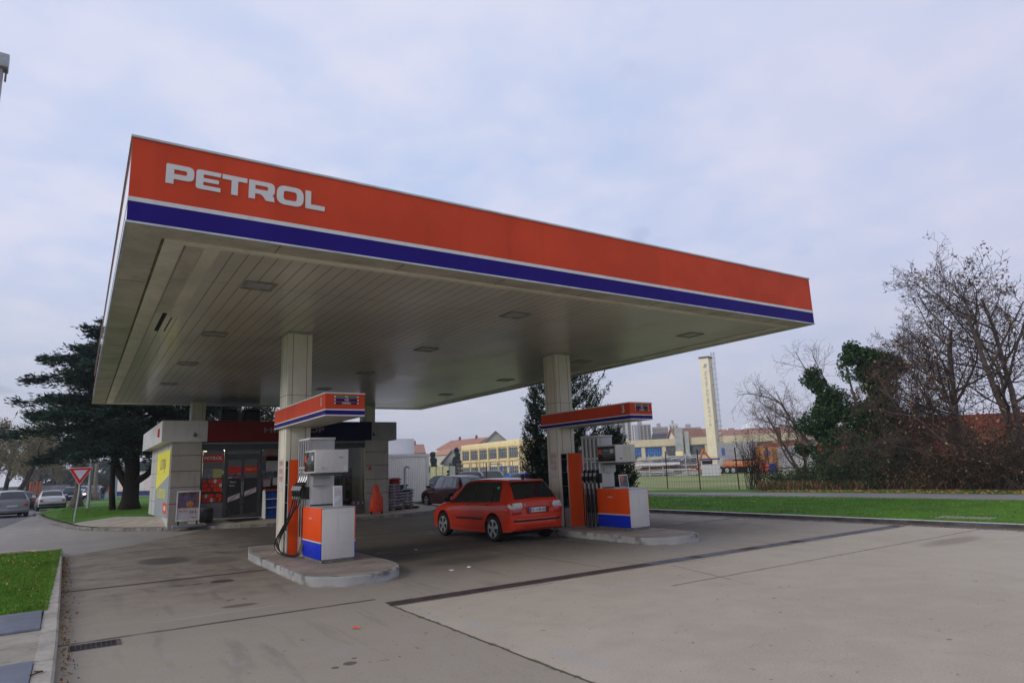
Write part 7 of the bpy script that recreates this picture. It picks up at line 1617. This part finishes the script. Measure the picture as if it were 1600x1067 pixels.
# --- dark conifers behind the right hand column
def fir(px, d, ht, rad, seed, label, dens=1.0, z=0.1, upw=0.55):
    x, y = at(px, d); t = empty('fir_tree', (x, y, z), 0, label, 'tree', 'dark firs behind the right column'); rnd = random.Random(seed)
    MB().tube([(0, 0, -0.1), (0, 0, ht*0.5), (0, 0, ht)], [0.16, 0.10, 0.02], 8).build('trunk', BK_D, t); wood = MB(); NP = []; ND = []
    n = int(185*dens)
    for k in range(n):
        h = ht*(0.03+0.96*(k/n)); prof = min(1.0, (1-h/ht)*1.9)**0.75*(0.75+0.25*min(1, h/(ht*0.25))); r_ = rad*prof*rnd.uniform(0.75, 1.12)+0.12; az = k*2.399+rnd.uniform(-.4, .4); d_ = Vector((math.cos(az), math.sin(az), 0))
        b = Vector((0, 0, h-0.25*r_)); pts = [b, b+d_*r_*0.55+Vector((0, 0, 0.02*r_)), b+d_*r_+Vector((0, 0, r_*upw*rnd.uniform(0.6, 1.2)))]
        wood.tube(pts, [0.03, 0.018, 0.006], 3, cap=False)
        for q in range(int(40+105*r_)):
            u = rnd.random()**0.7; c = pts[0].lerp(pts[1], u*2) if u < .5 else pts[1].lerp(pts[2], u*2-1); dd = (pts[2]-pts[1] if u > .5 else pts[1]-pts[0]).normalized()
            NP.append(c+Vector((rnd.gauss(0, .10), rnd.gauss(0, .10), rnd.gauss(0, .09)))); ND.append(dd*0.7+Vector((rnd.gauss(0, .5), rnd.gauss(0, .5), rnd.gauss(.25, .4))))
        for tw in range(3):        # upright twig ends
            c = pts[1].lerp(pts[2], rnd.uniform(0.2, 1)); dv = Vector((rnd.gauss(0, .3)+d_.x*.5, rnd.gauss(0, .3)+d_.y*.5, 1)).normalized(); ln = rnd.uniform(0.15, 0.38)
            for q in range(9): NP.append(c+dv*ln*q/8); ND.append(dv+Vector((rnd.gauss(0, .5), rnd.gauss(0, .5), rnd.gauss(0, .3))))
    wood.build('branch', BK_D, t); leaves('crown', np.array([tuple(v) for v in NP]), 0.135, FIRN, t, np.array([tuple(v) for v in ND]), aspect=0.32)
fir(893, 35.5, 8.8, 2.45, 5, 'tall bushy dark fir directly behind the right hand column')
fir(962, 34.5, 3.55, 1.05, 6, 'small fir sapling right of the tall fir, behind the pump', 0.45)
fir(841, 36.5, 6.3, 0.75, 8, 'narrow dark fir left of the right hand column', 0.5)
# dark evergreen blobs among the far houses
def crown_tree(name, px, d, ytop, wpx, mats, label, ndens=1.0, seed=1, trunk=0.25, z=0.0, size=0.5, shape='round', cat='tree', group=None, tr_mat=None, bottom=0.12, n=None):
    x, y = at(px, d); t = empty(name, (x, y, z), 0, label, cat, group); h = zat(px, ytop, d)-z; rad = wpx/2*d/1040; rnd = np.random.default_rng(seed)
    MB().tube([(0, 0, -0.2), (0.1, 0, h*0.35), (0, 0.1, h*0.8)], [trunk*(d/60)**0.5, trunk*0.7, 0.05], 7).build('trunk', tr_mat or BK_D, t)
    n = n or int(3800*ndens); nc = 34; cz = rnd.uniform(bottom, 1.0, nc); 
    rr = np.where(cz > 0.5, np.sqrt(np.clip(1-((cz-0.45)/0.58)**2, 0.03, 1)), 0.62+0.38*cz/0.5) if shape == 'round' else (1-cz)*1.1+0.05
    az = rnd.uniform(0, 2*np.pi, nc); q = rnd.uniform(0.2, 1, nc)**0.5; C_ = np.stack([np.cos(az)*rr*q*rad, np.sin(az)*rr*q*rad, cz*h*0.95], 1); cr_ = rnd.uniform(0.16, 0.34, nc)*rad
    i = rnd.integers(0, nc, n); v = rnd.normal(size=(n, 3)); v /= np.linalg.norm(v, axis=1)[:, None]; P_ = C_[i]+v*(cr_[i]*rnd.uniform(0.3, 1.05, n))[:, None]
    P_ = P_[(P_[:, 2] > h*bottom*0.7)]; leaves('crown', P_, size, mats, t, aspect=0.6); 
    g = MB(); [g.tube([(0, 0, h*0.3), tuple(C_[k]*0.6+np.array([0, 0, h*0.1])), tuple(C_[k])], [0.10, 0.06, 0.02], 3, cap=False) for k in range(0, nc, 2)]; g.build('branch', tr_mat or BK_D, t)
    return t
DG = [leafm('far_green', (0.03, 0.06, 0.035)), leafm('far_green_dark', (0.018, 0.04, 0.025))]
crown_tree('conifer_tree', 677, 128, 706, 22, DG, 'dark conifer at the corner of the white container', seed=3, shape='cone')
crown_tree('conifer_tree', 714, 140, 699, 20, DG, 'dark conifer beside the left end of the yellow works', seed=4, shape='cone')
crown_tree('round_tree', 1224, 200, 671, 30, DG, 'hazy dark round tree above the rusty beam', seed=5, size=0.7)
# tree behind the shop roof
crown_tree('roadside_tree', 420, 62, 628, 120, [leafm('green_brown', (0.05, 0.07, 0.03)), leafm('dark_olive', (0.03, 0.045, 0.02)), DRY[0]], 'green and brown tree showing over the shop roof', seed=8, size=0.30, n=5000, bottom=0.3)
crown_tree('roadside_tree', 345, 58, 612, 150, [leafm('dark_olive', (0.03, 0.045, 0.02)), leafm('green_brown', (0.05, 0.07, 0.03)), NEED[0]], 'dark bushy tree behind the left end of the shop roof', seed=9, size=0.28, n=9000, bottom=0.25)
# --- hazy trees along the far street
def wispy(px, d, ytop, wpx, seed, label, mats, lean=0.0, n=5200, size=0.22):
    x, y = at(px, d); h = zat(px, ytop, d); t = empty('street_tree', (x, y, 0), 0, label, 'tree', 'autumn trees along the far street'); g = Grow(seed)
    g.branch(Vector((0, 0, 0)), Vector((lean, 0, 1)), h*0.78, 0.36, 0, 3, 0.62, 0.16, 6, (9, 6, 5), 0.16, 0.46, 0.22, rmin=0.02)
    g.mesh(0, 0).build('trunk', BK_D, t, smooth=True); g.mesh(1, 9).build('crown', BK_P, t)
    P_ = np.array([tuple(q[0]) for q in g.mids]); i = RNG.integers(0, len(P_), n); leaves('foliage', P_[i]+RNG.normal(0, 0.42, (n, 3)), size, mats, t, aspect=0.7)
for a in ((-14, 118, 655, 1, 0.0), (8, 124, 668, 2, 0.05), (22, 108, 650, 3, 0.35), (44, 132, 664, 4, 0.1), (62, 150, 682, 5, 0.0), (84, 165, 700, 6, 0.0)):
    wispy(a[0], a[1], a[2], 60, 40+a[3], ['bare autumn tree cut by the left picture edge', 'upright tan autumn tree at the far left', 'leaning tan autumn tree, nearest of the far street trees', 'olive autumn tree behind the leaning one', 'smaller olive tree over the white saloon', 'low hazy tree right of the white saloon'][a[3]-1], HAZL, a[4])
BLU = [leafm('hazy_green', (0.06, 0.085, 0.06)), leafm('hazy_bluegreen', (0.045, 0.07, 0.06))]
for k, (px, d, yt, w_) in enumerate(((100, 190, 712, 60), (128, 175, 722, 46), (158, 210, 716, 60), (190, 190, 726, 54), (222, 170, 722, 50), (70, 215, 720, 50))):
    crown_tree('distant_tree', px, d, yt, w_, BLU, ['hazy blue green tree', 'low hazy tree', 'wide hazy tree', 'dark hazy tree', 'small hazy tree', 'faint hazy tree'][k]+' at the far end of the street, '+['above the small dark car', 'behind the triangle sign', 'behind the walking people', 'behind the pale green post', 'above the white hoarding', 'behind the white saloon'][k], seed=60+k, size=0.9, n=2400, group='hazy trees at the end of the street', bottom=0.02)
def stump_tree(px, d, ytop, label, seed):
    x, y = at(px, d); t = empty('lawn_tree', (x, y, 0.1), 0, label, 'tree', 'trees on the lawn strip'); h = zat(px, ytop, d)
    MB().lathe([(0.62, -0.1), (0.42, 0.5), (0.20, 1.1), (0.19, 3), (0.16, h)], n=12).build('trunk', BK_G if seed % 2 else BK_P, t, smooth=True)
    g = Grow(seed); [g.branch(Vector((0, 0, h*(0.75+0.08*k))), Vector((math.cos(k*2.4), math.sin(k*2.4), 0.8)), 2.4, 0.07, 1, 3, kids_=(4, 4, 3)) for k in range(4)]; g.mesh().build('crown', BK_T, t)
stump_tree(122, 58, 715, 'grey trunk with a flared foot just behind the triangle sign pole', 71); stump_tree(149, 88, 720, 'pale trunk with a flared foot before the oncoming dark car', 72)

# --- right hand thicket
def clump(center, rad, n, mats, parent, name='ivy', size=0.14, squash=(1, 1, 1), seed=0, blobs=9):
    r_ = np.random.default_rng(seed); C_ = r_.normal(size=(blobs, 3)); C_ /= np.linalg.norm(C_, axis=1)[:, None]; C_ *= rad*r_.uniform(0.25, 0.75, blobs)[:, None]*np.array(squash); br = rad*r_.uniform(0.28, 0.5, blobs)
    i = r_.integers(0, blobs, n); v = r_.normal(size=(n, 3)); v /= np.linalg.norm(v, axis=1)[:, None]; P_ = np.array(center)+C_[i]+v*(br[i]*r_.uniform(0.55, 1.08, n)**1)[:, None]
    return leaves(name, P_, size, mats, parent, aspect=0.8)
def rel(px, py, d, base): return np.array(world_at(px, py, d))-np.array(base)
def base_at(px, d, z=0.1): x, y = at(px, d); return (x, y, z)
# ivy covered tree with two heads
bs = base_at(1388, 41.5); t = empty('ivy_tree', bs, 0, 'ivy smothered tree with a rounded dark green head', 'tree', 'ivy covered trees by the path')
top = rel(1355, 545, 41.5, bs); m = MB(); m.tube([(0, 0, -0.1), tuple(rel(1385, 700, 41.5, bs)), tuple(rel(1382, 620, 41.6, bs)), tuple(rel(1350, 560, 41.8, bs))], [0.22, 0.17, 0.12, 0.04], 7); m.tube([tuple(rel(1385, 690, 41.5, bs)), tuple(rel(1340, 640, 41.5, bs)), tuple(rel(1318, 560, 41.5, bs))], [0.12, 0.08, 0.03], 6); m.build('trunk', BK_G, t, smooth=True)
for k, (px, py, rr, n, sq) in enumerate(((1352, 566, 1.7, 5200, (1.25, 1, 0.75)), (1385, 594, 1.4, 4400, (1.15, 1, 0.9)), (1330, 556, 0.95, 2000, (1, 1, 0.8)), (1392, 700, 1.7, 4200, (0.8, 1, 1.5)), (1405, 735, 1.5, 3400, (0.9, 1, 1.0)), (1375, 648, 1.5, 4000, (1.1, 1, 1)), (1402, 668, 1.3, 3000, (0.8, 1, 1.2)), (1362, 742, 1.3, 3000, (1.2, 1, 0.8)))):
    clump(rel(px, py, 41.3, bs), rr, n, IVY, t, 'ivy', 0.15, sq, 90+k)
bs = base_at(1306, 42.5); t = empty('ivy_tree', bs, 0, 'lower leaning ivy tree left of the rounded head', 'tree', 'ivy covered trees by the path')
m = MB(); m.tube([(0, 0, -0.1), tuple(rel(1285, 715, 42.5, bs)), tuple(rel(1262, 690, 42.7, bs)), tuple(rel(1235, 655, 43, bs)), tuple(rel(1212, 612, 43, bs))], [0.17, 0.13, 0.10, 0.06, 0.02], 7); m.tube([(0.1, -0.2, -0.1), tuple(rel(1318, 720, 42.3, bs)), tuple(rel(1300, 660, 42.3, bs)), tuple(rel(1270, 600, 42.4, bs))], [0.14, 0.11, 0.07, 0.02], 6); m.build('trunk', BK_G, t, smooth=True)
for k, (px, py, rr, n, sq) in enumerate(((1272, 598, 0.95, 2000, (1.1, 1, 0.9)), (1298, 644, 1.6, 4800, (1.3, 1, 0.8)), (1330, 672, 1.8, 5200, (1.1, 1, 1)), (1272, 672, 1.0, 2000, (1, 1, 1)), (1348, 706, 1.7, 4200, (1, 1, 1)), (1255, 700, 0.7, 900, (1.1, 1, 0.6)), (1312, 712, 1.5, 3600, (1.1, 1, 0.9)), (1292, 622, 1.1, 2400, (1, 1, 0.8)), (1330, 748, 1.2, 2400, (1.3, 1, 0.7)))):
    clump(rel(px, py, 42, bs), rr, n, IVY, t, 'ivy', 0.14, sq, 110+k)
g = Grow(17); [g.branch(Vector(rel(px, py, 42.6, bs)), Vector((dx*float(rt[0])*-1, dx*float(rt[1])*-1, 0.7)), 2.6, 0.05, 1, 4, 0.8, 0.08, 5, (4, 5, 4, 3), 0.3, 0.62, 0.2, rmin=0.006) for px, py, dx in ((1240, 660, 1.0), (1222, 632, 0.9), (1262, 690, 1.3), (1275, 610, 0.4), (1300, 620, 0.2), (1232, 650, 0.3), (1250, 672, 1.5))]; g.mesh().build('twigs', BK_T, t)
# small bare tree at the left end
bare_tree('bare_tree', *base_at(1262, 46), 21, [((-0.55*rt[0], -0.55*rt[1], 1.0), 5.0, 0.11), ((-0.1, 0.1, 1), 4.4, 0.09), ((-0.9*rt[0], -0.9*rt[1], 0.8), 4.2, 0.08)], 'small pale bare tree leaning over the wire fence', leafn=500, leafsize=0.08, ratio=0.58, rmin=0.007, kids_=(6, 5, 4, 4), tmat=BK_P)
# large bare trees
def stemv(dx, dz, dy=0.0): return (dx*rt[0]+dy*fw[0], dx*rt[1]+dy*fw[1], dz)
bare_tree('bare_tree', *base_at(1500, 40.5), 23, [(stemv(-0.25, 1.0), 8.0, 0.20), (stemv(-0.85, 1.0, 0.1), 6.8, 0.13), (stemv(-1.5, 0.75, -0.2), 5.2, 0.10), (stemv(0.35, 1, 0.4), 7.4, 0.14)], 'large spreading bare tree with a few brown leaves, right of the ivy trees', leafn=500, leafsize=0.12, maxlev=4, kids_=(9, 7, 6, 5), ratio=0.5, spread=0.8, wig=0.2, up=0.12, rmin=0.0075)
bare_tree('bare_tree', *base_at(1592, 38), 29, [(stemv(-0.12, 1.0), 8.6, 0.19), (stemv(0.3, 1.0, 0.3), 9.4, 0.18), (stemv(-0.9, 1.0, 0.3), 7.2, 0.12), (stemv(-1.5, 1.0, -0.2), 5.6, 0.10)], 'taller bare tree at the right picture edge hung with rust brown leaves', leafn=2600, leafsize=0.14, maxlev=4, kids_=(9, 7, 6, 4), ratio=0.52, spread=0.8, wig=0.2, up=0.14, rmin=0.008, tmat=bark('twig_dark', (0.05, 0.035, 0.032)))
# arching stems and dry undergrowth
def shrub(px, d, hgt, n, seed, label, mat=BK_T, lf=None, leafn=900, lsize=0.10, arch=0.8, gname='tangled shrubs along the path', name='shrub'):
    bs = base_at(px, d); t = empty(name, bs, 0, label, 'shrub', gname); g = Grow(seed); rr = random.Random(seed)
    sp_ = 0.42 if n > 13 else 0.12
    for k in range(n):
        a = rr.uniform(0, 6.28); L_ = hgt*rr.uniform(0.6, 1.15); g.branch(Vector((rr.gauss(0, sp_), rr.gauss(0, sp_), 0)), Vector((math.cos(a)*arch, math.sin(a)*arch, 1)), L_, 0.022, 1, 3, 0.8, -0.10, 6, (0, 4, 4, 3), 0.2, 0.45, 0.25, rmin=0.006)
    g.mesh().build('stems', mat, t)
    if lf:
        P_ = np.array([tuple(q[0]) for q in g.mids]); i = RNG.integers(0, len(P_), leafn); leaves('foliage', P_[i]+RNG.normal(0, 0.14, (leafn, 3)), lsize, lf, t, aspect=0.7)
    return t
names = ['low green bramble below the leaning bare tree', 'green bramble against the fence, second from the left', 'dark bramble at the foot of the leaning ivy tree', 'ivy green shrub between the ivy trunks', 'dense shrub in front of the rounded ivy tree', 'brown stemmed shrub right of the rounded ivy tree', 'pale arching stems before the red wall', 'rust brown shrub in the middle of the thicket', 'dark tangle at the foot of the big bare tree', 'dense dark tangle right of the big bare trunk', 'reddish shrub near the right picture edge', 'last shrub at the right picture edge', 'arching bare shrub behind the rust brown one', 'small pale shrub with straw coloured leaves']
cfg = [(1222, 44, 1.3, 12, IVY, 1800), (1255, 43, 1.5, 14, IVY, 2200), (1292, 41, 1.9, 14, IVY, 2000), (1335, 40, 2.4, 16, IVY, 2600), (1375, 39.5, 2.6, 18, IVY, 3000), (1418, 39.5, 1.9, 20, DRY+IVY[:1], 1300), (1440, 39, 2.9, 9, DRY, 150), (1468, 38.5, 1.5, 24, DRY, 1800), (1502, 38.5, 1.8, 24, DRY+IVY[:1], 1800), (1535, 38, 2.9, 30, [DRY[0], IVY[0], IVY[1]], 2600), (1566, 37.5, 4.2, 30, DRY+IVY[:1], 1300), (1598, 37, 4.8, 30, [DRY[1], IVY[0]], 1600), (1485, 40, 3.0, 8, DRY, 120), (1399, 38.8, 1.9, 12, [DRY[2], IVY[2]], 900)]
for k, (px, d, hg, n, lf, ln) in enumerate(cfg): shrub(px, d, hg, n, 200+k, names[k], mat=BK_T if k % 3 else BK_G, lf=lf, leafn=ln)
for k in range(3):
    shrub(1630+k*36, 37+k, 4.5, 18, 240+k, ['shrub just outside the right picture edge', 'second shrub outside the right picture edge', 'third shrub outside the right picture edge'][k], lf=DRY, leafn=1200)
# dark upright vine on the fence post
bs = base_at(1178, 41.8); t = empty('fence_climber', bs, 0, 'dark dry climber wrapped round a fence post', 'climber'); g = Grow(77)
for k in range(46): g.branch(Vector((random.gauss(0, .28), random.gauss(0, .28), 0)), Vector((random.gauss(0, .12), random.gauss(0, .12), 1)), random.uniform(1.2, 3.6), 0.018, 2, 3, 0.5, 0.1, 5, (0, 0, 5, 3), 0.15, 0.3, 0.2, rmin=0.007)
g.mesh().build('stems', BK_D, t); P_ = np.array([tuple(q[0]) for q in g.mids]); i = RNG.integers(0, len(P_), 1200); leaves('foliage', P_[i]+RNG.normal(0, .08, (1200, 3)), 0.09, [DRY[1], NEED[0]], t)
# straw grass at the foot of the thicket
n = 9000; u = RNG.uniform(0, 1, n); px_ = 1180+u*560; pts = []
for p, q in zip(px_, RNG.normal(0, 0.5, n)):
    x, y = at(float(p), 39.3-2.3*(float(p)-1180)/430+float(q)+1.2); pts.append((x, y, 0.1+RNG.uniform(0.05, 0.42)))
o = leaves('dry_grass', pts, 0.34, [DRY[2], DRY[0], IVY[2], DRY[1]], None, RNG.normal(0, 0.25, (n, 3))+np.array([0, 0, 1]), aspect=0.12); tag(o, 'dry straw and dead stalks along the foot of the thicket', 'dry grass', kind='stuff')

# ------------------------------------------------------------------ grass blades and leaf litter
def blades(name, n, fx, fy, z, h, label, mats):
    X_ = fx(n); P_ = np.stack([X_, fy(n, X_), np.full(n, z)+h*0.4], 1); o = leaves(name, P_, RNG.uniform(h*0.6, h*1.3, n), mats, None, RNG.normal(0, 0.42, (n, 3))+np.array([0, 0, 1]), aspect=0.13); return tag(o, label, 'grass', kind='stuff')
GB = [leafm('blade_green', (0.13, 0.30, 0.03)), leafm('blade_dark', (0.08, 0.21, 0.02)), leafm('blade_yellow', (0.16, 0.22, 0.04))]
blades('grass', 60000, lambda n: -0.515-RNG.uniform(0, 1, n)**1.3*3.6, lambda n, X_: 2.32+RNG.uniform(0, 1, n)*(10.6+0.2*0), 0.115, 0.055, 'short green grass blades of the small lawn by the kerb', GB)
blades('grass', 52000, lambda n: RNG.uniform(18.55, 27.0, n), lambda n, X_: RNG.uniform(-9, 20, n), 0.115, 0.075, 'short bright green grass of the lawn along the right kerb', GB)
blades('grass', 16000, lambda n: RNG.uniform(-1.0, 5.5, n), lambda n, X_: np.maximum(29.0, 28.6+RNG.uniform(0, 16, n)), 0.30, 0.09, 'green grass of the lawn under the cedar', GB)
LF = [M('leaf_yellow', (0.42, 0.24, 0.05), 0.8), M('leaf_brown', (0.20, 0.09, 0.04), 0.8), M('leaf_tan', (0.35, 0.22, 0.12), 0.8)]
def litter(name, pts, size, label):
    n = len(pts); o = leaves(name, pts, RNG.uniform(size*0.6, size*1.4, n), LF, None, RNG.normal(0, 1, (n, 3))*np.array([1, 1, 0.25]), aspect=0.7); return tag(o, label, 'fallen leaves', kind='stuff')
y_ = RNG.uniform(-3.5, 11.5, 520); litter('fallen_leaves', np.stack([-0.33-0.012*y_+np.abs(RNG.normal(0, 0.07, 520))+0.02, y_, np.full(520, 0.014)], 1), 0.035, 'yellow and brown leaves blown along the foot of the left kerb')
a_ = RNG.uniform(0, 1, 900); litter('fallen_leaves', np.stack([RNG.uniform(-3.4, -0.6, 900), 2.4+a_*10.5, np.full(900, 0.16)], 1)[:330], 0.045, 'scattered yellow leaves on the small left lawn')
litter('fallen_leaves', np.stack([RNG.uniform(18.7, 27, 700), RNG.uniform(-9, 20, 700), np.full(700, 0.17)], 1), 0.055, 'scattered pale leaves on the right lawn')
litter('fallen_leaves', np.stack([30.6+RNG.uniform(0, 2.6, 2200), RNG.uniform(-12, 14, 2200), np.full(2200, 0.14)], 1), 0.10, 'brown leaves strewn along the verge behind the footpath')
yy = RNG.uniform(-12, 15, 600); litter('fallen_leaves', np.stack([18.02-0.018*yy-np.abs(RNG.normal(0, .12, 600)), yy, np.full(600, 0.02)], 1), 0.04, 'leaves lying in the gutter of the right kerb')
kk = [Kp[i] for i in range(2, 9)]; pts = []
for _ in range(420):
    i = random.randrange(len(kk)-1); u = random.random(); x = kk[i][0]+(kk[i+1][0]-kk[i][0])*u; y = kk[i][1]+(kk[i+1][1]-kk[i][1])*u; pts.append((x-abs(random.gauss(0, .18))*0.7-0.03, y-abs(random.gauss(0, .18))*0.7-0.03, 0.016))
litter('fallen_leaves', pts, 0.05, 'yellow leaves gathered along the curved pavement kerb')
